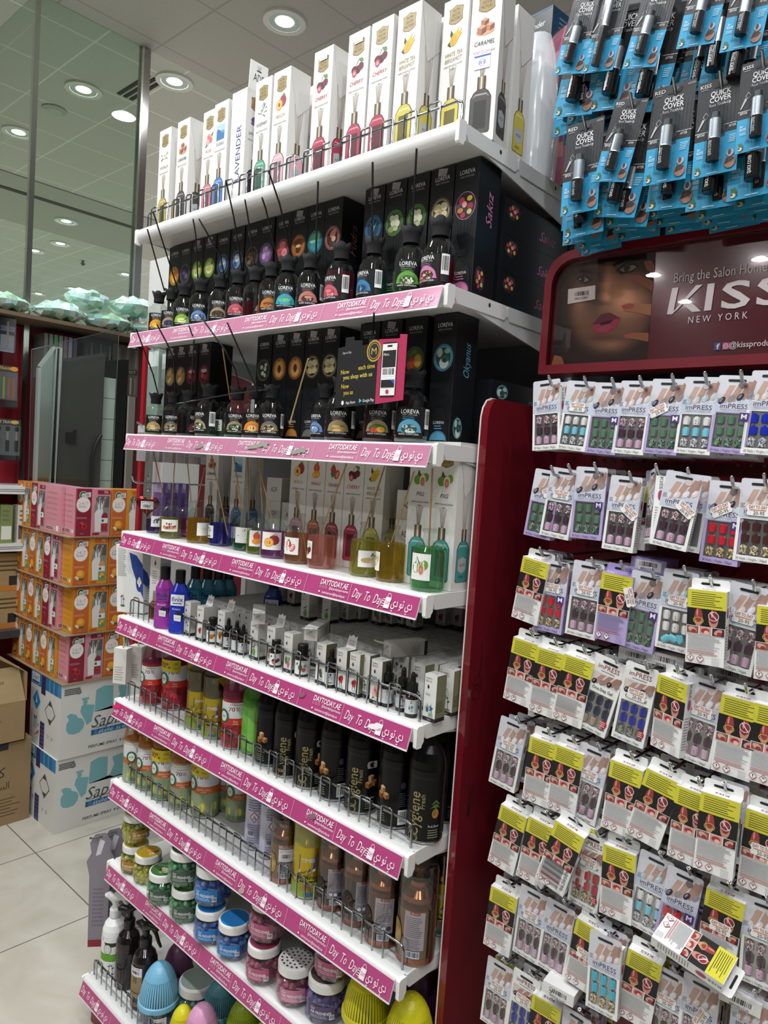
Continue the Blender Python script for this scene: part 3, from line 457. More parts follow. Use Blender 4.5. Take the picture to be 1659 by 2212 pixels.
sgp('580,400,640,350,720,345,750,370,700,415,620,430', '15100f'); sgp('610,400,650,368,710,365,730,378,690,405,640,412', 'a8a09a'); po.ell(*sg(1150+660*.3068, 460+385*.3068), .007, .0075, '3a3634'); po.ell(*sg(1150+660*.3068, 460+385*.3068), .003, .0035, '0c0a0a')
sgp('560,360,640,318,760,320,650,332,570,380', '1c1210'); sgp('270,430,350,395,430,420,350,412', '1c1210')
sgp('420,780,480,710,540,700,620,740,540,755,480,775', '6a2038'); sgp('410,800,480,775,550,752,620,740,580,800,520,845,450,840', 'b03858'); sgp('470,775,530,755,570,750,540,775,480,790', '2a1014'); sgp('450,815,500,795,550,785,530,820,480,832', 'a84c66')
sgp('780,340,830,330,860,370,855,415,800,400', 'a8765a'); sgp('785,350,820,335,850,365,820,385', 'b06a60')
sgp('690,440,740,430,850,480,840,550,760,500,700,480', 'a8704c'); sgp('690,445,730,435,770,465,740,490,705,480', 'b06c66')
sgp('620,650,700,635,835,640,830,720,700,695,640,690', 'b07a54'); sgp('622,650,680,632,715,645,700,672,640,676', 'a8504e')
sgp('635,860,700,840,815,842,812,905,700,885,650,880', 'a06a48'); sgp('637,862,690,845,712,858,690,878,650,878', 'b0605a')
sgp('130,1068,150,1000,200,1010,220,1062', 'a0683c')
sgp('248,535,440,507,438,605,244,640', 'e8e4e0'); q = [sg(1150+a*.3068, 460+c*.3068) for a, c in ((280, 595), (405, 545))]; po.bars(q[0][0], q[0][1], q[1][0], q[1][1]+.002, bg='e8e4e0')
po.txt('100421SO001', sum(k[0] for k in q)/2, q[0][1]-.003, .007, '222222', .03)
wt = 'eee8ea'
a0 = sg(1455, 603); a1 = sg(1659, 580); po.txt('Bring the Salon Home', a0[0], a0[1]+.003, .026, wt, a1[0]-a0[0]-.002, 'l')
a0 = sg(1449, 648); a1 = sg(1530, 650); kw = (sg(1659, 640)[0]-a0[0]); zt = sg(1500, 616)[1]; zb = sg(1500, 673)[1]; kx = a0[0]; h = zt-zb
def bar(u0, u1, s0): po.D([(kx+u0+s0*h, zb), (kx+u1+s0*h, zb), (kx+u1, zt), (kx+u0, zt)], wt)
bar(0, .012, -.12); po.D([(kx, zb-.003), (kx+.045, zt), (kx+.057, zt), (kx+.012, zb+.006)], wt); po.D([(kx+.016, zb+h*.45), (kx+.03, zb+h*.55), (kx+.058, zb), (kx+.042, zb)], wt); bar(.066, .079, -.05)
for q in (.118, .178, .24):
    p = []; c = kx+q
    po.txt('S', c, (zt+zb)/2, h*1.38, wt, .05, bold=1.5)
a0 = sg(1486, 692); a1 = sg(1614, 684); po.txt('N E W   Y O R K', a0[0], a0[1]+.001, .018, wt, a1[0]-a0[0], 'l')
a0 = sg(1574, 746); po.txt('@kissproductsuae', a0[0], a0[1]+.001, .015, wt, .105, 'l', bold=.5)
a0 = sg(1549, 748); po.rect(a0[0]-.006, a0[1]-.007, a0[0]+.006, a0[1]+.007, '3a4a80'); po.txt('f', a0[0]+.001, a0[1], .014, 'f0f0f0', .006, bold=1)
a0 = sg(1567, 747); po.rect(a0[0]-.006, a0[1]-.0065, a0[0]+.006, a0[1]+.0065, 'b84a78'); po.ring(a0[0], a0[1], .0045, .005, .001, 'f0e0e8'); po.ring(a0[0], a0[1], .0022, .0025, .0008, 'f0e0e8')
ac = MB(); ac.box(1.34, 2.29, SY, SY+.002, 2.112, 2.352, 'f4f0f0', 'pane')
put([P('frame', fr_, label='glossy dark red frame'), P('poster', po, label='poster of a face with manicured fingers beside white lettering'), P('acrylic_cover', ac)], 'header_sign', 'dark red framed nail brand sign with a face poster and white lettering', 'sign', (0, 0, 0))
# ---------------------------------------------------------------- white diffuser cartons (top and fourth shelf)
AW, AH, AD = .068, .32, .068
def bottle_pic(b, u, v, w, h, col, capw, plaque=0):       # printed bottle: w half width, h height, v bottom
    d = mixh(col, '101010', .55)
    p = [(-1, .04), (-.86, 0), (.86, 0), (1, .04), (1, .8), (.7, .93), (.3, 1), (-.3, 1), (-.7, .93), (-1, .8)]
    b.D([(u+x*w*1.04, v+y*h*1.01) for x, y in p], mixh(d, '000000', .3)); b.D([(u+x*w*.97, v+.0008+y*h*.985) for x, y in p], col)
    b.D([(u+x*w*.9, v+h*y) for x, y in ((-1, .8), (-.6, .9), (.6, .9), (1, .8), (.6, .86), (-.6, .86))], mixh(col, 'ffffff', .45))
    if plaque:
        b.D([(u+x*w*.7, v+h*y) for x, y in ((-1, .3), (-.5, .25), (0, .22), (.5, .25), (1, .3), (1, .56), (.5, .58), (0, .62), (-.5, .58), (-1, .56))], 'b4b8ba'); b.txt('ADF', u, v+h*.42, .009, '3a3a3c', w*.9); b.lines(u-w*.5, u+w*.5, v+h*.1, v+h*.17, 2, d)
    else: b.D([(u-w*.62, v+h*.1), (u+w*.62, v+h*.1), (u+w*.62, v+h*.74), (u-w*.62, v+h*.74)], d)
    for q, c in ((0, '4a3e30'), (1, '8a7a60'), (2, 'd8ccb0'), (3, '7a6a50'), (4, '3a3026')): b.rect(u-capw+capw*.4*q, v+h, u-capw+capw*.4*(q+1), v+h+.026, c)
def reeds(b, u, v, h, sp, n=5, col='8a7458'):
    for i in range(n):
        x = (i-(n-1)/2)/(n-1)*2; q = x*sp; b.D([(u+q*.35-.0005, v), (u+q*.35+.0005, v), (u+q+.0007, v+h*(1-.06*(i % 2))), (u+q-.0004, v+h*(1-.06*(i % 2)))], col)
def adf(name, art, col, tc, price=0):
    b = MB(); w, h, d = AW/2, AH, AD/2; b.box(-w, w, -d, d, 0, h, 'e4e2de', 'card')
    b.fr('F', 0, -d, 0); z = .285
    pl = [(-.019, -.014), (-.012, -.018), (0, -.0215), (.012, -.018), (.019, -.014), (.0175, 0), (.019, .014), (.01, .016), (0, .0195), (-.01, .016), (-.019, .014), (-.0175, 0)]
    b.D([(x, z+y) for x, y in pl], '7a6434', 'satin'); b.D([(x*.9, z+y*.9) for x, y in pl], 'a08a54', 'satin')
    for i, t in enumerate(('AROMA', 'DECOR', 'FACTORY')): b.txt(t, 0, z+.009-.009*i, .009, '3a3020', (.02, .021, .027)[i])
    b.art(art, 0, .236, .021, .021); L = name.split('|')
    for i, t in enumerate(L): b.txt(t, 0, .203-.012*i, .0125, tc, min(.046, .0075*len(t)), sh=.25)
    b.txt('AMBIENT FRAGRANCE DIFFUSER', 0, .187-.006*len(L)+.004, .005, '5a5856', .05); b.txt('100ML', 0, .179-.006*len(L)+.004, .005, '5a5856', .011)
    reeds(b, 0, .134, .042, .009); bottle_pic(b, 0, .018, .023, .09, col, .0095)
    b.fr('R', w, 0, 0); reeds(b, -.001, .134, .098, .014, 6); bottle_pic(b, 0, .018, .021, .09, col, .0085, 1)
    b.D([(-d, .318), (d*.9, .318), (d, .24), (-d*.2, .2)], 'dcdad6')
    b.fr('L', -w, 0, 0); b.txt(name.replace('|', ' '), .004, .15, .03, mixh(tc, '203060', .5), .15, rot=PI/2)
    b.fr('T', 0, 0, h); b.txt('ADF', 0, 0, .02, '222226', .03)
    out = [P('carton', b)]
    if price:
        s = MB(); s.fr('F', 0, -d-.0015, 0); s.rect(-.014, .292, .014, .306, 'f6f2f2'); s.txt('DAY TO DAY', 0, .302, .005, 'b83a3a', .024, bold=1); s.txt('8.50', .004, .296, .005, '222222', .014); out.append(P('price_sticker', s))
    return out
TXC = dict(VANILLA='a89878', CARAMEL='3a3432', ROSE='d89088', OCEAN='6a8098', LAVENDER='3a4a80', ROSEMARY='4a6a70', PEACH='d89a80', CHERRY='b84a4a', MANGO='c85040', STRAWBERRY='b04a48', FIG='3a3a3c')
TXC['WHITE TEA|BERGAMOT'] = 'a09050'
KIND = {'VANILLA': ('vanilla', 'b8a85a'), 'CARAMEL': ('caramel', '4a4644'), 'ROSE': ('rose', 'c87888'), 'OCEAN': ('ocean', '4a7ab8'), 'LAVENDER': ('lavender', '3a3048'), 'ROSEMARY': ('rosemary', '5aa080'), 'PEACH': ('peach', 'e0b0b8'), 'CHERRY': ('cherry', 'b03a50'),
        'WHITE TEA|BERGAMOT': ('bergamot', 'd0c050'), 'MANGO': ('mango', 'c87050'), 'STRAWBERRY': ('strawberry', 'a03a48'), 'FIG': ('fig', '4a9a94')}
def put_adf(k, z, x, yf, label, price=0, rz=0, group='white diffuser cartons'):
    a, c = KIND[k]; return put(pro(adf, k, a, c, TXC[k], price), 'diffuser_carton', label, 'box', TR(x, yf+AD/2, z, rz), group)
z1 = SH[1]+.0008; q = 'on the top shelf'
for k, x, lb, pr_, yf in (('VANILLA', .037, 'white vanilla diffuser carton at the far end of the top shelf', 0, .062), ('CARAMEL', .142, 'white caramel diffuser carton with dark bottle picture near the far end of the top shelf', 0, .062), ('ROSE', .262, 'white rose diffuser carton beside the ocean one on the top shelf', 0, .075), ('OCEAN', .333, 'white ocean wave diffuser carton beside the rose one on the top shelf', 0, .066),
    ('ROSEMARY', .535, 'white rosemary diffuser carton with green bottle picture on the top shelf', 0, .06), ('PEACH', .612, 'white peach diffuser carton with pale pink bottle picture on the top shelf', 0, .06), ('CHERRY', .771, 'white cherry carton with price sticker standing alone right of the peach carton, top shelf', 1, .06),
    ('CHERRY', .893, 'white cherry carton with price sticker, left of the close cherry pair on the top shelf', 1, .06), ('CHERRY', .968, 'white cherry carton without sticker beside the white tea carton, top shelf', 0, .06), ('WHITE TEA|BERGAMOT', 1.05, 'white tea bergamot carton beside the cherry pair on the top shelf', 0, .06), ('WHITE TEA|BERGAMOT', 1.148, 'white tea bergamot carton next to the tilted caramel carton at the shelf end', 0, .1)):
    put_adf(k, z1, x, yf, lb, pr_)
for k in range(6): put_adf(('CHERRY', 'PEACH', 'CARAMEL', 'WHITE TEA|BERGAMOT', 'VANILLA', 'ROSEMARY')[k], z1, (.80, .64, .165, 1.05, .04, .54)[k], (.15, .16, .17, .135, .18, .16)[k], ['white carton behind the single cherry carton on the top shelf', 'white carton behind the peach carton on the top shelf', 'white carton behind the far caramel carton on the top shelf', 'white carton behind the white tea carton on the top shelf', 'white carton behind the vanilla carton on the top shelf', 'white carton behind the rosemary carton on the top shelf'][k])
p = at(1064, 301, Z=z1); CX = p.x-.034*cos(.2)-.034*sin(.2)+.0; CY = p.y-.034*sin(.2)+.034*cos(.2)
t = put_adf('CARAMEL', z1, CX, CY-AD/2, 'white caramel carton with handwritten price note, turned and overhanging the shelf corner', 0, .2)
s = MB(); s.fr('F', 0, -AD/2-.001, 0); s.rect(-.02, .15, .016, .19, 'f4f2f0'); s.txt('DAY TO DAY', -.002, .184, .009, 'b83a40', .034, bold=1); s.rect(-.02, .174, .016, .178, '3a6ab8'); s.ring(-.002, .163, .008, .007, .0008, '4a6ab0'); s.txt('8', -.006, .163, .01, '4a6ab0', .005); s.txt('18', .001, .163, .01, '4a6ab0', .008)
link('price_note', s.mesh('price_note'), t)
t = put_adf('WHITE TEA|BERGAMOT', z1, 1.207, .196, 'white carton with yellow bottle on its side, behind the turned caramel carton', 0, 0)
t = put_adf('LAVENDER', z1, .43, .058, 'white lavender carton turned to show blue vertical lettering, its lid flap open', 0, PI/2)
s = MB(); s.box(-.03, .03, -.001, .001, 0, .075, 'f2f1ee'); s.fr('F', 0, -.001, 0); s.txt('ADF', 0, .035, .03, '222226', .034); s.rect(-.008, .052, .008, .055, '222226'); reeds(s, 0, .055, .012, .006, 3, '222226')
link('lid_flap', s.mesh('lid_flap'), t, TR(0, -.032, AH, 0, 0, .06))
# plastic wrapped stack beyond the cartons
b = MB(); pr = []
for i in range(9):
    a = i/8; zz = .335*a; w = .062*(1-.55*a**4)
    pr.append([(w*(cos(j*PI/5))*(1+.06*sin(5*j+i)), .058*(1-.5*a**4)*(sin(j*PI/5))*(1+.05*cos(3*j+2*i)), zz) for j in range(10)])
b.add([p for r in pr for p in r], [(i*10+j, i*10+(j+1) % 10, i*10+10+(j+1) % 10, i*10+10+j) for i in range(8) for j in range(10)], 'e8ecf0', 'veil', 1); b.add(pr[-1], [tuple(range(10))], 'e8ecf0', 'veil')
c = MB(); c.box(-.036, .036, -.03, .03, .004, .26, 'dfe2e6')
put([P('plastic_wrap', b), P('contents', c)], 'wrapped_bundle', 'white bundle in crinkled clear plastic at the right end of the top shelf', 'package', TR(1.2, .352, z1))
# ---------------------------------------------------------------- black diffuser cartons and bottles (second and third shelf)
BW, BH, BD = .064, .285, .078
def lor(art, name, tc, st):
    b = MB(); w, d = BW/2, BD/2; b.box(-w, w, -d, d, 0, BH, '17191d', 'satin'); b.fr('F', 0, -d, 0)
    b.txt('LOREVA', 0, .262, .013, 'e8e8e6', .04, bold=.6); b.txt('REED DIFFUSER', 0, .252, .005, 'b8b8b6', .036)
    b.ell(0, .191, .028, .031, '3a3c40', .2, n=8); b.ell(0, .191, .027, .0295, tc); b.ell(0, .191, .0255, .028, '1c1c20'); b.art(art, 0, .191, .0255, .028)
    reeds(b, 0, .1, .06, .02, 5, '08090a'); b.rect(-.012, .085, .012, .1, '0a0b0d'); b.half(0, .012, .026, .072, '101214')
    b.txt('LOREVA', 0, .05, .009, 'd8d8d6', .03, bold=.6); b.lines(-.012, .012, .034, .045, 2, tc); b.half(0, .01, .024, .022, mixh(tc, '000000', .2)); b.half(0, .011, .02, .018, tc); b.rect(-.02, .007, .02, .0115, '08090a')
    b.rect(w-.001, .001, w, BH-.001, '2c2f34')
    b.fr('R', w, 0, 0); b.txt(name, .004, .19, .032, tc, .075, rot=PI/2, sh=.4); b.ell(-.014, .04, .018, .026, '3a3c40', .2, n=8); b.art(art, -.014, .04, .0165, .024)
    o = [P('carton', b)]
    if st: s = MB(); s.fr('F', 0, -d-.001, 0); s.D([(-.013, .268), (.01, .266), (.014, .28), (-.012, .284)], 'b8b2b4'); s.txt('DAY TO DAY', 0, .277, .004, 'b04848', .02); s.txt('10.95', .002, .271, .005, '55505a', .014); o.append(P('price_sticker', s))
    return o
ARTW = dict(mangoc='orange mango', dark='dim purple', tea='green tea', blue='blue bloom', coffee='brown coffee', lilac='lilac', berry='pink berry', tango='orange cup', teal='turquoise', powder='powder pink', abyss='deep blue', jasmine='green jasmine', vanilla='cream vanilla', candy='mixed candy', gold='golden', pomeg='dark red pomegranate', lily='dark green lily', peachc='sliced peach', flower='cream blossom', melon='melon and mango', wave='pale blue wave')
ARTW['flowerv'] = 'x'
NMS = dict(powder='Pudra', candy='Sak\u0131z', flower='Yasemin & Vanilya', wave='Okyanus', pomeg='Kiraz')
TCS = dict(candy='c87aa8', powder='b87868', flower='6a6a60', wave='5aa0c0', pomeg='5a2028', tea='88b040', jasmine='60a040', teal='40a0b0', abyss='3a78a8', peachc='d89040', mangoc='d8a030', blue='6a88b8', lilac='a878b8', berry='c05868', tango='b87830')
def put_lor(art, z, x, yf, label, st=0, M=None):
    return put(pro(lor, art, NMS.get(art, 'Loreva'), TCS.get(art, '8a8a80'), st), 'diffuser_carton', label, 'box', M or TR(x, yf+BD/2, z), 'black diffuser cartons')
z2 = SH[2]+.0008; z3 = SH[3]+.0008
r2 = [('mangoc', .062), ('dark', .125), ('tea', .191), ('tea', .258), ('blue', .327), ('blue', .396), ('coffee', .466), ('lilac', .53), ('berry', .602), ('tango', .667), ('teal', .732), ('powder', .797), ('abyss', .938), ('jasmine', 1.006), ('jasmine', 1.073), ('flower', 1.142), ('candy', 1.209)]
cnt = {}
def which(a, lst):
    n = sum(1 for t in lst if t[0] == a); i = cnt[(id(lst), a)] = cnt.get((id(lst), a), 0)+1
    return '' if n == 1 else (', left of the two', ', right of the two')[i-1]
for i, (a, x) in enumerate(r2):
    put_lor(a, z2, x, .1, 'black diffuser carton with '+('pale vanilla bloom' if a == 'flower' else ARTW[a])+' roundel on the second shelf'+which(a, r2), int(i in (2, 3, 9, 12, 13, 15)))
for k in range(3): put_lor('candy', 0, 0, 0, ('lowest', 'middle', 'topmost')[k]+' of three black candy cartons lying stacked at the right shelf end', 0, TR(1.211, .195, z2+.039+k*.0785, 0, 0, -PI/2))
r3 = [('gold', .068), ('gold', .128), ('pomeg', .189), ('pomeg', .258), ('lily', .548), ('peachc', .617), ('peachc', .683), ('flower', .75), ('flower', .815), ('lily', .95), ('abyss', 1.02), ('melon', 1.095), ('wave', 1.178)]
for i, (a, x) in enumerate(r3):
    lb = {9: 'black carton hidden behind the left half of the leaflet', 10: 'black carton hidden behind the pink half of the leaflet', 4: 'black diffuser carton with green lily roundel beside the peach ones, third shelf'}.get(i)
    put_lor(a, z3, x, .1, lb or 'black diffuser carton with '+ARTW[a]+' roundel on the third shelf'+which(a, r3), int(i in (0, 1, 2, 3, 5, 6, 7, 8, 10)))
for k in range(2): put_lor('wave', 0, 0, 0, ('lower', 'upper')[k]+' black wave carton lying behind the upright wave carton, third shelf', 0, TR(1.211, .2, z3+.039+k*.0785, 0, 0, -PI/2))
for k in range(3): put_lor('dark', 0, 0, 0, ('dark carton lying lowest in the gap of the third shelf', 'dark carton lying second in the gap of the third shelf', 'dark carton lying tilted on the pair in the gap, third shelf')[k], 0, TR(.36+.075*k, .26, z3+.033+(.068 if k == 2 else 0)-(0 if k < 2 else 0), 0, PI/2*0, 0) @ Matrix.Rotation(-PI/2, 4, 'X') if k < 2 else TR(.40, .26, z3+.033+.08, .12, 0, -PI/2))
def crown(col='141416'):
    b = MB(); n = 30; z0, z1, z2_ = .0, .012, .03
    def ringz(r, z, w=0): return [((r+w*abs(sin(3*2*PI*j/n))*.12*r)*cos(2*PI*j/n), (r+w*abs(sin(3*2*PI*j/n))*.12*r)*sin(2*PI*j/n), z+w*.005*abs(sin(3*2*PI*j/n))) for j in range(n)]
    R_ = [ringz(.017, z0), ringz(.0165, z1), ringz(.0185, .02), ringz(.022, z2_, 1), ringz(.0205, z2_-.001, 1), ringz(.016, .018), ringz(.006, .014)]
    b.add([p for r in R_ for p in r], [(i*n+j, i*n+(j+1) % n, (i+1)*n+(j+1) % n, (i+1)*n+j) for i in range(len(R_)-1) for j in range(n)], col, 'matte', 1)
    return b
def lorb(art, liq, face, lvl):          # face: 0 art in front, 1 barcode side, 2 seen from the side
    R_ = .0335; b = MB()
    prof = [(.028, 0), (.032, .002), (R_, .007), (R_, .068), (.032, .08), (.027, .091), (.019, .099), (.0135, .104), (.013, .112)]
    b.lathe(prof, 'f2f6f4', 'glass', 28); b.disc(.028, .0005, 'e0e6e4', 'glass')
    l = MB(); k = [(r*.94, max(z, .003)) for r, z in prof if z <= lvl]+[(R_*.94, lvl)]; l.lathe([(0.001, .003)]+k+[(.001, lvl)], liq, 'liquid', 24)
    la = MB(); la.cyl(R_+.0006, 0, 0, 0, (0, -.7, .9)[face]); w = .029
    la.rect(-w, .009, w, .066, '131518', 'satin'); la.txt('LOREVA', 0, .059, .011, 'f0f0ee', .036, bold=.8); la.txt('REED DIFFUSER', 0, .0525, .004, 'b0b0ae', .03); tc = TCS.get(art, 'a09070'); la.lines(-.014, .014, .043, .05, 2, mixh(tc, '000000', .2))
    la.ell(0, .02, .025, .024, tc, h0=1); la.art(art, 0, .026, .0195, .0105); la.rect(-.026, .0135, .026, .0185, '0c0d0f'); la.txt('REED DIFFUSER', 0, .016, .0045, 'e0e0de', .04)
    la.bars(w+.003, .028, w+.019, .066, seed=3); la.rect(w+.003, .014, w+.019, .026, '17191c')
    return [P('glass', b), P('liquid', l), P('label_wrap', la), P('flower_cap', crown(), loc=(0, 0, .106))]
def put_lorb(art, liq, z, px, w, y, label, face=0, lvl=.055, s=1, rz=0):
    x = at(px, 640 if z > 2.1 else 930, Y=y).x
    t = put(pro(lorb, art, liq, face, lvl), 'diffuser_bottle', label, 'bottle', TR(x, y, z, facing(x, y)*.85) @ Matrix.Scale(s, 4), 'glass reed diffuser bottles on the black shelves'); return t
for a, lq, px, y, f, lv, s, lb in (('mangoc', 'd8a020', 344, .06, 0, .04, .95, 'glass bottle of yellow mango diffuser, first bottle at the far end of the second shelf'), ('dark', '3a3048', 371, .06, 0, .05, .95, 'glass diffuser bottle with purple label, second from the far end, second shelf'), ('tea', '6a8a20', 399, .06, 0, .05, 1, 'glass diffuser bottle with green tea cup label on the second shelf'),
    ('blue', '8090b0', 434, .055, 0, .03, 1, 'glass diffuser bottle with torn blue and red label on the second shelf'), ('coffee', '6a4a30', 476, .058, 0, .045, 1, 'glass diffuser bottle with coffee bean label on the second shelf'), ('berry', '5a2038', 514, .055, 0, .04, 1, 'glass diffuser bottle with pink berry label on the second shelf'), ('powder', '7a2438', 551, .06, 2, .045, 1, 'glass bottle of dark pink diffuser seen from its side, second shelf'),
    ('tango', 'c87020', 585, .055, 0, .05, 1.0, 'glass diffuser bottle of orange liquid with cup label, second shelf'), ('teal', '209098', 620, .055, 0, .05, 1.05, 'glass diffuser bottle of turquoise liquid, second shelf'), ('powder', '402838', 668, .06, 0, .04, 1.02, 'glass diffuser bottle with dark cap beside the large pink bottle, second shelf'), ('berry', '8a2a4a', 733, .06, 1, .075, 1.08, 'large glass bottle of pink diffuser showing its barcode, second shelf'),
    ('abyss', '1a6a60', 803, .062, 1, .06, 1.05, 'glass bottle of dark teal diffuser showing its barcode, second shelf'), ('jasmine', '3a8a38', 881, .055, 0, .05, 1.08, 'glass diffuser bottle of green jasmine with white flowers, second shelf'), ('candy', '8a1828', 943, .055, 1, .06, 1.1, 'glass diffuser bottle of red candy with barcode at the right end, second shelf')):
    put_lorb(a, lq, z2, px, 0, y, lb, f, lv, s)
for a, lq, px, y, f, lv, s, lb in (('gold', '9a8a18', 334, .06, 0, .055, .95, 'glass bottle of olive yellow diffuser at the far end of the third shelf'), ('flower', '8a7a30', 372, .055, 0, .06, .95, 'glass diffuser bottle with cream and red label, second on the third shelf'), ('pomeg', '2a1820', 405, .06, 2, .06, .98, 'dark glass diffuser bottle turned aside, third on the third shelf'), ('lily', '5a7a60', 448, .055, 1, .045, 1.08, 'glass diffuser bottle with lily label and barcode, fourth on the third shelf'),
    ('lily', '3a8a30', 510, .055, 0, .055, 1.0, 'glass bottle of green lily diffuser left of the peach one, third shelf'), ('peachc', '7a3020', 548, .055, 0, .055, 1.0, 'glass bottle of brown red diffuser with peach label, third shelf'), ('flower', '6a4030', 584, .05, 0, .055, 1.0, 'glass bottle with white blossom label left of the wave bottle, third shelf'), ('blue', '4a5a90', 700, .06, 1, .04, .98, 'glass diffuser bottle with blue label left of the nut one, third shelf'),
    ('gold', '6a4028', 733, .05, 0, .06, 1.08, 'glass diffuser bottle with nut and almond label under the leaflet, third shelf'), ('melon', 'a02830', 818, .055, 0, .06, 1.1, 'glass bottle of red melon diffuser under the pink leaflet half, third shelf'), ('wave', 'd8e0e0', 887, .05, 0, .015, 1.12, 'nearly empty clear bottle with wave label at the right end, third shelf')):
    put_lorb(a, lq, z3, px, 0, y, lb, f, lv, s)
def stick(name, p, r, col, label, cat='reed'):
    b = MB(); b.tube(p, r, col, 'satin', 6); put([P('reed', b)], name, label, cat, (0, 0, 0), 'reeds in the diffuser bottles')
def pxy(px, py, y): return tuple(at(px, py, Y=y))
for i, (pts, lb) in enumerate([(((318, 494), (355, 628)), 'first'), (((331, 458), (383, 622)), 'second'), (((417, 473), (423, 508), (428, 612)), 'third'), (((430, 473), (477, 556), (485, 600)), 'fourth'), (((488, 389), (505, 469), (524, 590)), 'fifth'), (((529, 431), (536, 472), (553, 592)), 'sixth'), (((566, 427), (574, 451), (604, 582)), 'seventh'), (((580, 369), (604, 440), (634, 575)), 'eighth'), (((687, 392), (682, 562)), 'ninth'), (((805, 350), (804, 540)), 'tenth'), (((900, 321), (889, 518)), 'eleventh')]):
    n = len(pts); stick('black_reed', [pxy(px, py, -.045+.1*k/(n-1)) for k, (px, py) in enumerate(pts)], .0022, '0c0c0d', 'black reed rising in front of the top shelf edge, '+lb+' from the far end')
for i, (pts, lb) in enumerate([(((294, 710), (331, 810), (343, 858)), 'black reed leaning far out left of the third shelf'), (((339, 701), (361, 742), (375, 776), (379, 852)), 'black reed crossing the second strip at its far end'), (((408, 703), (419, 734), (413, 855)), 'short black reed below the green tea bottle, crossing the second strip'), (((431, 680), (485, 755), (509, 800), (517, 848)), 'bent black reed from the torn blue bottle to the third shelf'), (((491, 697), (553, 838), (557, 850)), 'straight black reed leaning to the peach bottle, third shelf'), (((808, 676), (806, 720)), 'short black reed tip above the leaflet')]):
    n = len(pts); stick('black_reed', [pxy(px, py, -.05+.1*k/(n-1)) for k, (px, py) in enumerate(pts)], .0022, '0c0c0d', lb)
stick('black_reed', [pxy(380, 873, .02), pxy(500, 851, .03), pxy(581, 841, .03)], .002, '1c1c1e', 'black reed lying nearly level across the caps of the third shelf')
stick('wooden_reed', [pxy(480, 746, .0), pxy(497, 862, .06)], .0018, 'a88a5a', 'pale wooden reed standing in the gap of the third shelf')
stick('wooden_reed', [pxy(666, 775, .0), pxy(626, 915, .055)], .002, 'c0a068', 'pale wooden reed leaning in the ocean picture bottle, third shelf')
# ---------------------------------------------------------------- clear sample bottles
def clearb(liq, lvl, art, lw, spin, lh=.036):
    R_ = .0335; b = MB(); prof = [(.029, 0), (.0325, .002), (R_, .007), (R_, .066), (.0325, .076), (.028, .086), (.02, .094), (.0135, .1), (.0125, .11), (.015, .112), (.0152, .117), (.0125, .118), (.0115, .116)]
    b.lathe(prof, 'f4f8f6', 'glass', 28); b.disc(.029, .0005, 'e4eae8', 'glass')
    l = MB(); k = [(r*.95, max(z, .003)) for r, z in prof if z <= lvl]+[(R_*.95, lvl)]; l.lathe([(.001, .003)]+k+[(.001, lvl)], liq, 'liquid', 24)
    o = [P('glass', b), P('liquid', l)]
    if art:
        s = MB(); s.cyl(R_+.0005, spin=spin); s.rect(-lw, .022, lw, .022+lh, 'f2f0ec'); s.art(art, 0, .022+lh/2, lw*.8, lh*.4); o.append(P('picture_label', s))
    return o
def put_clear(a, z, px, py, label, s=1.0):
    p = at(px, py, Z=z); put(pro(clearb, *a), 'sample_bottle', label, 'bottle', TR(*back(p, .033*s), z, facing(p.x, p.y)) @ Matrix.Scale(s, 4), 'clear sample bottles')
put_clear(('b8d0d0', .072, 'ocean', .025, -.1, .04), z3, 632, 953, 'clear bottle with an ocean wave picture on the third shelf', 1.15)
put_clear(('a0a890', .05, 'plant', .012, -.5), z3, 481, 946, 'small clear bottle with a heart shaped dark mark behind, third shelf', .9)
z4 = SH[4]+.0008
for a, px, py, lb, s in ((('5a3a78', .045, 'lavender', .02, .1), 336, 1152, 'clear bottle of purple lavender liquid behind the caramel one, fourth shelf', .95), (('a8a060', .062, 'caramel', .026, -.1), 367, 1164, 'clear bottle of olive liquid with caramel cube label', 1.0), (('a03a78', .06, None, 0, 0), 404, 1161, 'clear bottle of magenta liquid behind the vanilla one', .95), (('c89818', .068, 'vanilla', .021, .5), 427, 1174, 'clear bottle of golden liquid with vanilla flower label', 1.05), (('3a30b0', .064, 'plant', .02, -1.2), 474, 1180, 'clear bottle of deep blue violet liquid on the fourth shelf', 1.0),
    (('90a8a8', .04, 'leaf', .02, -.2), 508, 1178, 'clear bottle behind the rosemary bottle, fourth shelf', .95), (('3a8a58', .03, 'rosemary', .024, -.1, .044), 526, 1190, 'clear bottle of green liquid with rosemary label', .98), (('a8b848', .062, 'mango', .022, -.15, .044), 556, 1198, 'clear bottle of pale green liquid with mango label', .98), (('b05aa8', .066, 'peach', .026, -.15, .044), 588, 1207, 'clear bottle of purple liquid with peach label', 1.05),
    (('c08058', .07, 'strawberry', .02, -.55, .04), 641, 1219, 'clear bottle of amber liquid with strawberry label', 1.07), (('e8988c', .074, 'cherry', .014, -1.15, .04), 693, 1230, 'clear bottle of salmon pink liquid on the fourth shelf', 1.07), (('c0b850', .078, 'ginger', .023, .25, .036), 785, 1247, 'clear bottle of yellow green liquid with ginger label', 1.07), (('c8a018', .08, 'bergamot', .012, -1.15, .04), 842, 1259, 'clear bottle of deep golden liquid beside the ginger bottle', 1.07), (('70b878', .082, 'fig', .021, -.5, .05), 921, 1280, 'clear bottle of green liquid with fig label at the right end', 1.12)):
    put_clear(a, z4, px, py, lb, s)
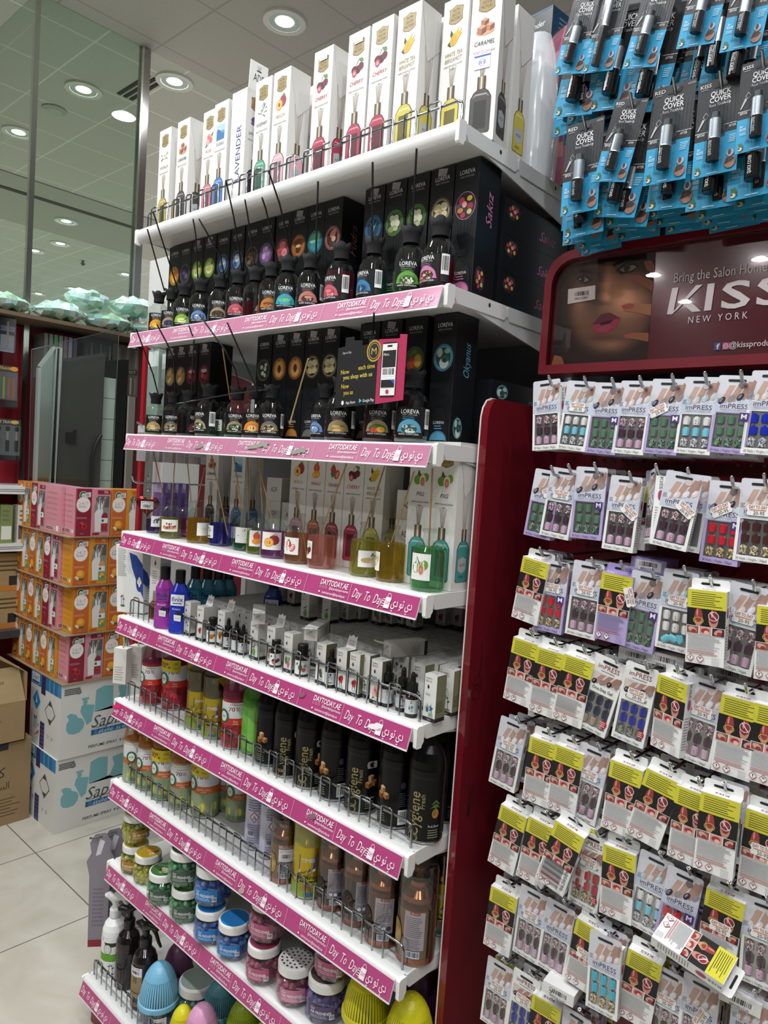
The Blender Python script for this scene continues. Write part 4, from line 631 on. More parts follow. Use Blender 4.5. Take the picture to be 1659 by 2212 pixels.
for i, (p, q) in enumerate([((331, 975), (353, 1072)), ((379, 978), (370, 1102)), ((404, 990), (413, 1084)), ((442, 1010), (409, 1168)), ((457, 984), (492, 1156)), ((505, 986), (522, 1105)), ((535, 987), (537, 1123)), ((555, 990), (590, 1129)), ((561, 995), (567, 1108)), ((638, 1053), (665, 1213)), ((739, 1030), (671, 1201)), ((749, 1002), (676, 1193)), ((831, 1007), (762, 1223)), ((895, 1018), (845, 1173)), ((934, 1011), (926, 1193))]):
    if i in (10,): continue
    stick('wooden_reed', [pxy(p[0], p[1], .03), pxy(q[0], q[1], .055)], .0017, 'a8824e' if i % 3 else '8a6a48', 'pale wooden reed in a clear bottle, %s from the far end of the fourth shelf' % (ORD[i] if i < 10 else ORD[i-1]))
# cartons on the fourth shelf
for k, x, yf, lb in (('CARAMEL', .238, .16, 'white caramel carton behind the amber bottles on the fourth shelf'), ('OCEAN', .375, .16, 'white ocean carton behind the blue bottle on the fourth shelf'), ('PEACH', .688, .13, 'white peach carton behind the purple bottle, fourth shelf'), ('MANGO', .758, .13, 'white mango carton on the fourth shelf'), ('STRAWBERRY', .828, .13, 'white strawberry carton on the fourth shelf'), ('CHERRY', .898, .13, 'white cherry carton on the fourth shelf'), ('WHITE TEA|BERGAMOT', .968, .13, 'white tea bergamot carton on the fourth shelf'), ('FIG', 1.148, .09, 'white fig carton, left one of the fig pair'), ('FIG', 1.2155, .09, 'white fig carton at the shelf end showing its teal side bottle')):
    put_adf(k, z4, x, yf, lb, int(x > 1.2))
for i, (x, y, k) in enumerate(((.50, .2, 0), (.50, .2, 1), (.50, .2, 2), (.575, .2, 0), (.575, .2, 1), (1.07, .14, 0), (1.07, .14, 1), (1.07, .14, 2))):
    put(pro(adf, 'CARAMEL', 'caramel', '4a4644', TXC['CARAMEL'], 0), 'diffuser_carton', ('lowest white carton lying in the middle stack of the fourth shelf', 'second white carton lying in the middle stack of the fourth shelf', 'third white carton lying in the middle stack of the fourth shelf', 'lower white carton lying right of the middle stack, fourth shelf', 'upper white carton lying right of the middle stack, fourth shelf', 'lowest white carton lying left of the fig pair', 'middle white carton lying left of the fig pair', 'topmost white carton lying left of the fig pair')[i], 'box', TR(x, y+AH, z4+.035+k*.0685, 0, 0, PI/2), 'white diffuser cartons')
# ---------------------------------------------------------------- leaflet taped over the third shelf
b = MB(); A = [at(731, 752, Y=-.012), at(819, 733, Y=-.012), at(880, 722, Y=-.012), at(738, 881, Y=-.012), at(818, 872, Y=-.012), at(879, 864, Y=-.012)]
x0, xm, x1 = A[0].x, A[1].x, A[2].x; za, zb, zc = A[0].z, A[1].z, A[2].z; zl = A[3].z; zr = A[5].z
b.slab([(x0, zl), (xm, (zl+zr)/2), (xm, zb+.0), (xm-.03, zb+.004), (xm-.03, zb-.008), (xm-.05, zb-.01), (xm-.05, za+.012), (x0+.05, za+.014), (x0+.05, za+.022), (x0+.022, za+.022), (x0+.022, za+.002), (x0, za)], -.012, -.0112, '2b2b2c', 'satin')
b.slab([(xm, (zl+zr)/2), (x1, zr), (x1, zc), (xm+.06, zc+.002), (xm+.06, zb-.002), (xm, zb)], -.0121, -.0112, 'b83a5e', 'satin')
b.fr('F', 0, -.0122, 0); zm = (za+zl)/2
for t, u, v, w, c in (('Now', .014, .012, .026, 'e0c040'), ('each time', .068, .02, .05, 'e0c040'), ('you shop with us', .022, .0, .09, 'e8d060'), ('Now', .018, -.02, .024, 'e0c040'), ('you us', .026, -.034, .03, 'e0c040')): b.txt(t, x0+u, zm+v, .014, c, w, 'l', .06, bold=.6)
b.txt('Day to Day', x0+.03, za-.012, .007, 'd8d8d8', .028, 'c', .05, .3)
b.txt('App Store', x0+.05, zl+.012, .009, 'e8e8e8', .03, 'c', .05, bold=.5); b.ell(x0+.025, zl+.011, .004, .005, 'f0f0f0'); b.txt('Google Play', x0+.105, zl+.016, .009, 'e8e8e8', .034, 'c', .05, bold=.5); b.D([(x0+.077, zl+.01), (x0+.077, zl+.02), (x0+.085, zl+.015)], '5ac0d8')
cx, cz = xm-.012, zb-.024; b.ring(cx, cz, .022, .024, .004, 'b89a40', n=14); b.ell(cx, cz, .015, .017, '2b2b2c'); b.ring(cx, cz, .0155, .0175, .0015, 'c8aa50'); b.txt('M', cx, cz, .02, 'c8aa50', .015)
px_, pz_, pw, ph = xm+.011, zl+.022, .046, .115
b.D([(px_+pw*a, pz_+ph*c) for a, c in ((.1, 0), (.9, 0), (1, .04), (1, .96), (.9, 1), (.1, 1), (0, .96), (0, .04))], '18181a'); b.rect(px_+.002, pz_+.003, px_+pw-.002, pz_+ph-.003, 'f0f0ee'); b.rect(px_+.016, pz_+ph-.01, px_+.03, pz_+ph-.006, '18181a')
b.rect(px_+.004, pz_+.062, px_+pw-.004, pz_+.098, '242426'); b.txt('Merci...', px_+.006, pz_+.09, .008, 'f0f0f0', .018, 'l', 0, .3); b.bars(px_+.004, pz_+.043, px_+pw-.004, pz_+.062, seed=5); b.rect(px_+.004, pz_+.02, px_+pw-.004, pz_+.036, '242426'); b.D([(px_+pw-.016, pz_+.036), (px_+pw-.004, pz_+.036), (px_+pw-.004, pz_+.026)], '3a5ac0'); b.ell(px_+pw/2, pz_+.011, .0045, .0045, 'b83a5e')
put([P('leaflet', b)], 'app_leaflet', 'torn black and pink loyalty app leaflet hanging before the third shelf', 'leaflet', (0, 0, 0))
# ---------------------------------------------------------------- small oil cartons (fifth shelf)
OW, OH = .033, .1
def oil(kind, art, flap=0):
    b = MB(); w = OW/2; side = '7c7b5c' if kind == 'h' else 'd6d4ce'
    b.box(-w, w, -w, w, 0, OH, 'efeeea', 'card', R=side, L=side, T='dcdbd8')
    b.fr('F', 0, -w, 0); b.rect(-w, 0, w, .0085, '1c1c1e'); b.txt('10ml', 0, .004, .006, 'd8d8d6', .009)
    if kind == 'h': b.txt('Humidifier &', -w+.003, .092, .006, '6a6866', .017, 'l'); b.txt('Diffuser Oil', -w+.003, .086, .006, '6a6866', .016, 'l')
    else: b.txt('Fragrance Oil', -w+.004, .09, .0065, '6a6866', .019, 'l')
    b.D([(-.0085, .074), (-.0055, .079), (-.0025, .074), (-.0035, .0705), (-.0055, .069), (-.0075, .0705)], '2a2430'); b.ell(-.0055, .0745, .0014, .0018, 'a02848', n=8)
    b.lines(-.012, .004, .054, .06, 2, 'b0aeac'); b.art(art, .001, .027, .0115, .0165); b.lines(-.002, .014, .01, .015, 2, 'a8a6a4')
    b.fr('R', w, 0, 0); b.rect(-w, 0, w, .0085, '1c1c1e'); b.lines(-w*.8, w*.8, .02, .045, 6, mixh(side, '000000', .25))
    b.fr('T', 0, 0, OH); b.ell(-.004, .002, .011, .003, 'c2c1c0', .5, n=8); b.ell(.006, -.006, .008, .0025, 'cbcac8', -.6, n=8); b.txt('*', 0, .003, .012, '5a5054', .004); b.rect(-w, -.0008+w*.98, w, w, 'b4b3b0')
    o = [P('carton', b)]
    if flap:
        f = MB(); f.slab([(-w, 0), (w, 0), (w*.8, .03), (w*.4, .026), (0, .032), (-w*.5, .026), (-w*.8, .03)], -.0006, .0006, 'f0efec'); f.fr('F', 0, -.0006, 0); f.D([(-.011, .006), (.01, .005), (.011, .02), (-.01, .021)], 'e8dfe0'); f.txt('DAY TO DAY', 0, .016, .005, 'b85a6a', .018, bold=1); f.txt('9.95', .002, .009, .005, '444444', .011)
        f.M = TR(0, 0, 0); o.append(P('lid_flap', f, loc=TR(0, w*.7, OH, 0, 0, -.25)))
    return o
z5 = SH[5]+.0008
def oil_at(kind, art, px, py, label, z=None, flap=0, rz=0):
    z = z5 if z is None else z; p = at(px, py, Z=z); put(pro(oil, kind, art, flap), 'oil_carton', label, 'box', TR(p.x, p.y+OW/2, z, rz), 'small fragrance oil cartons')
def dropper(art):
    b = MB(); b.lathe([(0, 0), (.0125, 0), (.0135, .002), (.0135, .042), (.011, .048), (.007, .051), (.007, .054)], '241208', 'gloss', 18); b.lathe([(.0136, 0), (.0137, .006)], '0c0c0d', 'gloss', 18)
    c = MB(); c.lathe([(.0075, .052), (.0112, .052), (.0112, .068), (.007, .069), (.006, .072), (.0052, .086), (.0035, .0905), (0, .092)], '121214', 'satin', 16)
    l = MB(); l.cyl(.0139); l.rect(-.019, .008, .019, .037, 'd2d2d6', 'satin'); l.art(art, .0, .021, .006, .009); l.D([(-.003, .032), (0, .036), (.003, .032), (0, .029)], '2a2430'); l.lines(.01, .018, .01, .035, 8, '8a8a90')
    return [P('bottle', b), P('dropper_cap', c), P('paper_label', l)]
def capped(art):
    b = MB(); b.lathe([(0, 0), (.0155, 0), (.0165, .002), (.0165, .044), (.013, .05), (.01, .052)], '201008', 'gloss', 18)
    c = MB(); c.lathe([(.0125, .05), (.0125, .072), (.0115, .0735), (0, .0735)], '161618', 'satin', 20)
    l = MB(); l.cyl(.0169); l.rect(-.022, .006, .022, .038, 'eeecea', 'satin'); l.art(art, .002, .02, .012, .011); l.D([(-.014, .03), (-.011, .034), (-.008, .03), (-.011, .027)], '2a2430')
    return [P('bottle', b), P('screw_cap', c), P('paper_label', l)]
def small_at(fn, art, px, py, label, s=1):
    p = at(px, py, Z=z5); put(pro(fn, art), 'oil_bottle', label, 'bottle', TR(*back(p, .0145), z5, facing(p.x, p.y)*.9) @ Matrix.Scale(s, 4), 'small brown oil bottles')
for k, a, px, py, f, lb in (('f', 'plant', 402, 1372, 0, 'small white oil carton with plant sketch, first at the far end of the row'), ('f', 'roses', 430, 1384, 1, 'opened white oil carton with red rose stems and raised flap'), ('f', 'orangef', 475, 1396, 1, 'opened white oil carton with orange fruit behind the orange labelled bottle'), ('f', 'apple', 546, 1424, 0, 'small white oil carton with bright green apple'), ('f', 'strawberry', 582, 1436, 1, 'opened white oil carton with strawberries and torn flap'),
    ('f', 'guava', 619, 1452, 0, 'small white oil carton with guava fruit'), ('h', 'leaf', 690, 1478, 0, 'white oil carton with olive side and single leaf'), ('h', 'roses', 734, 1494, 1, 'opened white oil carton with red roses and price flap'), ('h', 'roses', 762, 1504, 0, 'closed white oil carton with red roses right of the opened one'), ('h', 'plant', 783, 1506, 0, 'white oil carton half hidden right of the closed rose carton'), ('h', 'rose', 809, 1521, 0, 'white oil carton with pink rose left of the single dropper bottle'),
    ('h', 'roses', 866, 1508, 0, 'white oil carton behind the front dropper bottles'), ('h', 'sea', 925, 1558, 0, 'white oil carton with sea plants and starfish at the shelf corner'), ('h', 'plant', 962, 1544, 0, 'white oil carton with olive side behind the starfish carton'), ('h', 'plant', 900, 1530, 0, 'white oil carton directly left of the starfish carton')):
    oil_at(k, a, px, py, lb, None, f)
for fn, a, px, py, lb, s in ((capped, 'orangef', 458, 1391, 'brown bottle with black cap and orange fruit label', 1), (dropper, 'plant', 491, 1404, 'dropper bottle, left of the close trio in the middle of the oil row', .95), (dropper, 'leaf', 509, 1411, 'dropper bottle, middle of the close trio in the oil row', .95), (dropper, 'plant', 523, 1416, 'dropper bottle, right of the close trio in the oil row', .9), (capped, 'cherry', 594, 1442, 'slim brown bottle with black cap and berry label', .95), (capped, 'guava', 651, 1462, 'brown bottle with black cap and green fruit label', 1.08),
    (dropper, 'plant', 713, 1487, 'dropper bottle beside the opened rose carton', 1), (dropper, 'leaf', 835, 1528, 'dropper bottle standing alone left of the front pair', 1.08), (dropper, 'plant', 867, 1538, 'dropper bottle, left of the pair at the shelf corner', 1.05), (dropper, 'sea', 887, 1551, 'dropper bottle with blue sea label at the shelf corner', 1.05)):
    small_at(fn, a, px, py, lb, s)
for j in range(9):
    for i in range(27):
        x = .335+i*.0342; kd = 'h' if x > .72 else 'f'
        put(pro(oil, kd, ('roses', 'apple', 'plant', 'guava')[(i//2) % 4], 0), 'oil_carton', 'small white oil carton packed in the shaded rows behind the front cartons', 'box', TR(x+RN.uniform(-.001, .001), .142+j*.0352, z5, RN.uniform(-.03, .03)), 'oil cartons packed in rows')
zt = z5+OH+.0008
for i, (a, px, py) in enumerate((('apple', 657, 1339), ('apple', 703, 1345), ('apple', 742, 1343), ('apple', 768, 1342), ('guava', 812, 1349), ('guava', 836, 1352), ('leaf', 860, 1353), ('leaf', 886, 1360), ('roses', 950, 1356), ('roses', 985, 1358), ('roses', 602, 1303), ('roses', 627, 1308))):
    oil_at('f', a, px, py, 'white oil carton with '+{'apple': 'green apple', 'guava': 'guava', 'leaf': 'leaf', 'roses': 'red flower'}[a]+' standing on the packed rows, '+ORD[sorted((657, 703, 742, 768, 812, 836, 860, 886, 950, 985, 602, 627)).index(px)]+' from the far end', zt)
for i, (px, py, r) in enumerate(((700, 1352, .5), (560, 1318, .9), (915, 1395, -.3))):
    p = at(px, py, Z=zt+.017); put(pro(oil, 'f', 'plant', 1), 'oil_carton', 'opened oil carton lying on top of the packed rows, '+('near its middle', 'toward the far end', 'near the red panel')[i], 'box', TR(p.x, p.y, zt+.017, r, 0, PI/2), 'small fragrance oil cartons')
def squeeze(col, cap, brand):
    b = MB(); pr = [(.028, 0), (.031, .004), (.031, .03), (.029, .034), (.03, .11), (.029, .125), (.013, .155), (.013, .16)]
    for i in range(len(pr)-1):
        V = []
        for r, z in pr[i:i+2]: V += [(r*.95*cos(2*PI*j/24), r*.62*sin(2*PI*j/24), z) for j in range(24)]
        b.add(V, [(j, (j+1) % 24, 24+(j+1) % 24, 24+j) for j in range(24)], col, 'gloss', 1)
    b.fr('F', 0, -.0192, 0)
    if brand: b.rect(-.02, .085, .02, .118, 'e8e8f0' if brand == 'finix' else mixh(col, '000000', .1)); b.txt(brand, 0, .104, .02, '1a2a70', .034, bold=1); b.lines(-.014, .014, .088, .095, 1, '1a2a70')
    b.txt('Blueberry' if brand == 'finix' else 'Royal', -.002, .075, .008, 'd8d8e8', .024); b.ell(.006, .058, .011, .01, '1a1a40'); b.D([(-.008, .04), (.012, .038), (.013, .056), (-.009, .058)], 'e8e2e4'); b.txt('9.95', .002, .047, .006, '5a5a60', .012)
    c = MB(); c.lathe([(.0145, .152), (.0145, .188), (.012, .19), (0, .19)], cap, 'satin', 16)
    return [P('bottle', b), P('flip_cap', c)]
for a, px, py, dy, lb in ((('a03aa0', '1c1820', 'finik'), 352, 1360, 0, 'magenta cleaner bottle with black cap beside the tall carton'), (('2034b0', '101018', 'finix'), 384, 1371, 0, 'deep blue cleaner bottle with white label'), (('3a94b0', '101820', 'fx'), 420, 1345, .03, 'light blue cleaner bottle, first right of the deep blue one'), (('3a90ac', '101820', 'fx'), 446, 1345, .06, 'light blue cleaner bottle, second right of the deep blue one'), (('358aa6', '101820', 'fx'), 470, 1345, .09, 'light blue cleaner bottle, third right of the deep blue one'), (('3084a0', '101820', 'fx'), 492, 1345, .12, 'light blue cleaner bottle, farthest right of the blue row'), (('2438a0', '101018', 'finix'), 590, 1330, .15, 'blue cleaner bottle in the shade behind the packed cartons')):
    p = at(px, py, Z=z5); y = p.y+.02 if not dy else .08+dy; x = at(px, 1290, Y=y).x
    if not dy: x, y = back(p, .025)
    put(pro(squeeze, *a), 'cleaner_bottle', lb, 'bottle', TR(x, y, z5, .7), 'cleaner bottles on the fifth shelf')
b = MB(); b.box(-.055, .055, -.028, .028, 0, .225, 'f0f0ee'); b.fr('F', 0, -.028, 0); b.D([(.0, .2), (.03, .19), (.055, .16), (.055, .05), (.03, .1), (.01, .15)], '2a48a0'); b.art('daisy', .04, .1, .016, .03); b.lines(-.048, -.012, .12, .215, 16, 'b8b8ba'); b.art('plant', -.03, .04, .012, .02)
b.fr('R', .028*0+.055, 0, 0); b.D([(-.028, .225), (.028, .225), (.028, 0), (-.028, .05)], 'e4e4e2'); b.D([(-.028, .15), (-.005, .13), (.02, .06), (-.028, .1)], '2a48a0'); b.lines(-.02, .024, .02, .09, 9, 'b0b0b4')
p = at(290, 1335, Y=.07); put([P('carton', b)], 'tall_carton', 'tall white carton with blue curve and daisies at the far end of the fifth shelf', 'box', TR(p.x, .075, z5, .35, -.07))
b = MB(); b.box(-.022, .022, -.022, .022, 0, .215, 'f2f0ee'); b.fr('F', 0, -.022, 0); b.D([(-.005, .185), (0, .198), (.005, .185), (0, .178)], '8a4a2a'); b.lines(-.012, .012, .12, .165, 6, 'c0b4b4'); b.rect(-.003, .07, .003, .1, '8a8078'); bottle_pic(b, 0, .008, .014, .06, '8a4a1e', .004); b.fr('R', .022, 0, 0); b.lines(-.018, .018, .05, .19, 16, 'c8a8a8')
p = at(328, 1343, Z=z5); put([P('carton', b)], 'argan_carton', 'narrow white carton with amber bottle picture beside the tall carton', 'box', TR(p.x, p.y+.022, z5, .2))
# ---------------------------------------------------------------- spray cans (sixth and seventh shelf)
def base_can(r, h, col, mi='gloss'):
    b = MB(); b.lathe([(0, .002), (r*.93, 0), (r*.985, .002), (r, .005)], 'b8b8ba', 'metal', 28); b.lathe([(r, .005), (r, h), (r*.97, h+.006)], col, mi, 28); return b
def hyg(art, side):
    r, h = .039, .135; b = base_can(r, h, '060609', 'dark'); b.lathe([(r*.99, .004), (r*1.005, .007)], 'a8a8a8', 'metal', 28)
    b.cyl(r+.0003, spin=0 if side < 2 else -1.3); g = '948654'
    b.txt('Cygiene', -.022, .062, .034, g, .092, rot=PI/2, bold=.6); b.txt('Fresh', -.004, .09, .014, g, .03, rot=PI/2, bold=.6); b.ring(-.022, .014, .012, .01, .0015, g); b.ring(-.02, .012, .008, .007, .0015, g)
    b.art(art, .024, .075, .017, .02); b.txt('Fruit Burst', .022, .04, .008, 'c8c8c8', .024); b.lines(.01, .034, .014, .034, 4, '8a8a70')
    b.bars(.062, .012, .082, .045, seed=4); b.ell(.07, .1, .006, .008, '3a3040'); b.lines(.062, .08, .052, .085, 7, '4a4a52'); b.rect(.098, .01, .1015, .125, 'a8a8ac')
    o = [P('can', b)]
    c = MB(); c.lathe([(r*1.0, h), (r*1.01, h+.004), (r*1.01, h+.016), (r*.995, h+.02), (r*.97, h+.034), (r*.85, h+.052), (r*.6, h+.066), (r*.3, h+.073), (0, h+.075)], '060608', 'dark', 28); o.append(P('dome_cap', c))
    if side == 1: s = MB(); s.cyl(r+.0014); s.D([(.012, .108), (.036, .108), (.038, .116), (.036, .124), (.012, .124), (.01, .116)], 'd8d2d6'); s.txt('DAY TO DAY', .024, .119, .005, 'a04a68', .02); s.txt('9.95', .024, .112, .005, '444444', .012); o.append(P('price_sticker', s))
    return o
def wick(red, off, side=0):
    r, h = .0365, .14; c1 = 'a0202e' if red else 'd0d4cc'; b = base_can(r, h, c1)
    b.cyl(r+.0003, spin=-.8*side); W = '2%s' % 0
    b.rect(-.11, .088, .11, .132, 'e6e8ec'); b.D([(-.11, .088), (.0, .088), (.04, .132), (-.11, .132)], 'f2f4f6'); b.txt('70', -.012, .114, .017, '8a1a24' if red else '8a2a1c', .019, bold=1.2); b.lines(.0, .014, .108, .12, 3, 'b86a6a'); b.lines(-.018, .016, .124, .129, 1, 'c07878')
    b.rect(-.11, .068, .11, .088, 'd8382e' if red else 'd06a2c'); b.txt('Rose' if red else 'Sparkling Citrus', 0, .08, .008, 'f0d8d0', .012 if red else .036, bold=.5); b.lines(-.008, .008, .07, .075, 1, 'f0c8b8')
    if red: b.art('redrose', 0, .036, .026, .026); b.art('redrose', .05, .03, .022, .022); b.art('redrose', -.05, .036, .022, .022)
    else:
        b.rect(-.11, .005, .11, .068, '98a888')
        for q in (-.045, -.01, .025, .06): b.D([(q, .008), (q+.008, .066), (q+.013, .066), (q+.008, .008)], '8aa860'); b.art('lemon', q+.005, .03, .014, .022)
        b.lines(-.04, .04, .008, .02, 3, '6a8a58')
    b.ring(-.036, .092, .017, .02, .006, '2a6a48'); b.ell(-.036, .092, .011, .014, 'e8eee8'); b.txt('AW', -.036, .092, .011, '2a6a48', .014, bold=.6)
    b.rect(.05, .03, .07, .13, 'e6e8ea'); b.lines(.052, .068, .06, .12, 10, '8a8a90'); b.rect(.056, .062, .07, .068, '1a1a1c'); b.bars(.052, .012, .07, .05, seed=2)
    c = MB(); cc = 'a0305a' if red else 'c87828'; c.lathe([(r*.98, h), (r*1.02, h+.002), (r*1.0, h+.02), (r*.9, h+.04), (r*.68, h+.055), (r*.35, h+.063), (0, h+.065)], cc, 'tintcap', 28); c.lathe([(r*.5, h), (r*.5, h+.012), (.008, h+.016), (.006, h+.04), (0, h+.041)], mixh(cc, '202020', .4), 'satin', 14)
    o = [P('can', b), P('dome_cap', c)]
    if off:
        s = MB(); s.cyl(r+.004, spin=-.5); s.rect(-.034, .116, .034, .15, 'd8c820'); s.txt('30%', -.012, .134, .022, '8a1420', .034, bold=1.5, rot=-.05); s.txt('OFF', .021, .139, .011, '8a1420', .014, bold=.6); s.txt('SALE', .021, .127, .008, '8a1420', .014); o.append(P('sale_sticker', s, label='yellow 30 percent off sticker'))
    return o
def yimbi(front):
    r, h = .0365, .115; b = base_can(r, h, 'c8b038', 'foil'); b.lathe([(r*.97, h+.006), (r*.8, h+.014), (r*.45, h+.024), (r*.4, h+.03)], '9a8428', 'metal', 24); b.lathe([(.008, h+.03), (.006, h+.045), (0, h+.046)], 'c8b868', 'satin', 10)
    b.cyl(r+.0003); b.rect(-.11, .006, .11, .035, '8aa030'); b.D([(-.02, .098), (.018, .104), (.016, .064), (.0, .06), (-.021, .058)], '3a3488'); b.D([(-.021, .058), (0, .06), (.016, .064), (.016, .07), (-.02, .066)], 'd8d4e8'); b.txt('YIMBI', -.001, .088, .013, 'e8e4f0', .03)
    b.txt('Air Freshener', .002, .05, .012, '28281c', .052, bold=.6); b.lines(-.018, .012, .036, .044, 1, '28281c'); b.txt('LEMON', .002, .026, .016, 'c06a5a' if front else 'b87aa0', .034, bold=1.2); b.art('lemon', .035, .02, .012, .015); b.art('apple', .018, .038, .008, .008); b.ell(.002, .012, .01, .004, '3a6aa8')
    c = MB(); c.lathe([(r*1.0, h), (r*1.0, h+.06), (r*.96, h+.065), (0, h+.066)], 'c8c060', 'veil' if front else 'film', 26); c.lathe([(r*.99, h), (r*.99, h+.06)], 'd8d480', 'film', 26)
    return [P('can', b), P('clear_cap', c)]
def green_can():
    r, h = .036, .13; b = base_can(r, h, '6ab83a'); b.cyl(r+.0003); b.rect(-.03, .01, -.012, .125, '8ad05a'); b.bars(-.006, .095, .004, .12, seed=6); b.lines(.008, .03, .02, .11, 14, '3a7a20')
    c = MB(); c.lathe([(r*.98, h), (r*1.01, h+.002), (r*1.0, h+.02), (r*.9, h+.04), (r*.68, h+.055), (0, h+.063)], '58b030', 'tintcap', 28)
    return [P('can', b), P('dome_cap', c)]
def purple_can():
    r, h = .03, .15; b = base_can(r, h, 'c8c8dc'); b.cyl(r+.0003); b.lines(-.022, .022, .11, .145, 5, '8a86b0'); b.D([(-.002, .078), (.012, .095), (-.002, .112), (-.016, .095)], 'b87088'); b.D([(-.002, .083), (.008, .095), (-.002, .107), (-.012, .095)], 'e8e6ee'); b.D([(-.006, .089), (-.002, .102), (.003, .089)], '2a2a3a'); b.lines(-.022, .022, .02, .075, 9, '8a86a8'); b.bars(-.02, .04, .0, .058, seed=8, bg='c8c8dc')
    c = MB(); c.lathe([(r*1.0, h), (r*1.0, h+.05), (r*.9, h+.055), (0, h+.056)], '4a30a0', 'gloss', 24)
    return [P('can', b), P('purple_cap', c)]
def copper(v):
    r, h = .0405, .12; b = base_can(r, h, '7a5038', 'foil'); b.lathe([(r*1.0, .003), (r*1.01, .016)], 'b06a40', 'foil', 28); b.lathe([(r*.97, h+.006), (r*.92, h+.012), (r*.9, h+.022), (r*.66, h+.034), (r*.5, h+.038), (r*.5, h+.048)], '9a6a4c', 'metal', 28); b.lathe([(.009, h+.048), (.007, h+.062), (.011, h+.064), (.011, h+.074), (0, h+.075)], '6a4030' if v else 'a86a50', 'satin', 12)
    b.cyl(r+.0003, spin=(0, .2, .1, .55, -.1)[v]); dk = ('8a7038', '4a3426', '3a2a22', '5a4030', '8a7440')[v]; b.rect(-.12, .018, .12, h-.002, dk, 'foil'); b.rect(-.022, .036, .022, h-.004, 'c4cce0'); b.rect(-.009, h-.01, .011, h-.002, 'a03038'); b.txt('Caution', .001, h-.006, .006, 'f0d0d0', .014); b.lines(-.019, .019, .062, h-.014, 11, '6a7088'); b.lines(-.019, .019, .038, .06, 6, '7a8098')
    if v in (1, 2, 3):
        for q in (-.012, 0, .012): b.ell(q, .048, .0055, .0055, 'e4e8f0' if q < .01 else '3a3a44'); b.ring(q, .048, .0055, .0055, .0008, '3a3a44')
    b.bars(-.014, .019, .014, .034, '2a3040', 'c8d0e0', 9); b.rect(.03, .018, .034, h, '18140c'); b.art('gold' if v in (0, 4) else 'coffee', -.044, .06, .018, .03); b.txt('Air Freshener', .07, .07, .012, 'c8b890', .04)
    o = [P('can', b)]
    if v == 0: s = MB(); s.cyl(r+.0036, spin=.1); s.rect(-.026, .07, .016, .106, 'e8e2e6'); s.txt('DAY TO DAY', -.005, .1, .007, 'a04a68', .032, bold=.8); s.bars(-.02, .078, .01, .094, bg='e8e2e6'); o.append(P('price_sticker', s))
    w = MB(); w.lathe([(r*1.03, .001), (r*1.035, h*.5), (r*1.03, h+.02), (r*1.02, h+.07), (r*.95, h+.084), (r*.5, h+.092), (0, h+.094)], 'e8dcd8', 'film', 26)
    for q in range(5): w.tube([(r*1.05*cos(q*1.3), r*1.05*sin(q*1.3), .01+.02*q), (r*1.06*cos(q*1.3+.25), r*1.06*sin(q*1.3+.25), .08+.02*q)], .0006, 'f0e8e6', 'film', 4)
    o.append(P('shrink_wrap', w)); return o
def can_at(fn, a, z, px, py, label, s=1, turn=0, name='spray_can', dy=.036, group='spray cans behind the wire guards'):
    p = at(px, py, Z=z); x, y = back(p, dy*s*1.03); put(pro(fn, *a), name, label, 'spray can', TR(x, y, z, facing(x, y)+turn) @ Matrix.Scale(s, 4), group)
z6 = SH[6]+.0008; z7 = SH[7]+.0008
for fn, a, px, py, lb, s, tn in ((wick, (1, 0, 0), 327, 1524, 'crimson rose air freshener can, first at the far end of the sixth shelf', .95, -.2), (wick, (1, 1, 0), 375, 1536, 'crimson rose air freshener can wearing a yellow sale sticker', 1.08, 0), (wick, (1, 1, 1), 413, 1530, 'crimson rose can behind the yellow cans', 1.0, 0), (yimbi, (0,), 427, 1577, 'yellow lemon air freshener can, left of the pair on the sixth shelf', .98, .1), (yimbi, (0,), 462, 1598, 'yellow lemon air freshener can, right of the pair on the sixth shelf', 1.02, -.25), (wick, (1, 0, 0), 504, 1620, 'crimson rose can alone beside the green can', 1.0, .05),
    (green_can, (), 546, 1632, 'bright green air freshener can left of the black cans', 1.0, .3), (hyg, ('cubes', 2), 580, 1656, 'black spray can showing its barcode, farthest of the black row', .98, .1), (hyg, ('pine', 1), 619, 1681, 'black spray can with pineapple and price sticker, second of the black row', .98, .1), (hyg, ('cubes', 1), 666, 1706, 'black spray can with caramel cubes and price sticker, third of the black row', 1, .1), (hyg, ('cubes', 2), 719, 1732, 'black spray can turned to its barcode, fourth of the black row', 1, -.1), (hyg, ('cubes', 1), 777, 1760, 'black spray can with caramel cubes facing front, fifth of the black row', 1.02, 0),
    (hyg, ('cubes', 2), 850, 1792, 'black spray can turned to barcode and silver stripe, sixth of the black row', 1.02, -.1), (hyg, ('pine', 0), 913, 1825, 'black spray can with gold vertical lettering at the right end of the shelf', 1.06, -.05)):
    can_at(fn, a, z6, px, py, lb, s, tn)
can_at(hyg, ('pine', 0), z6, 955, 1785, 'black spray can half hidden behind the rightmost black can', 1, 0, dy=.05)
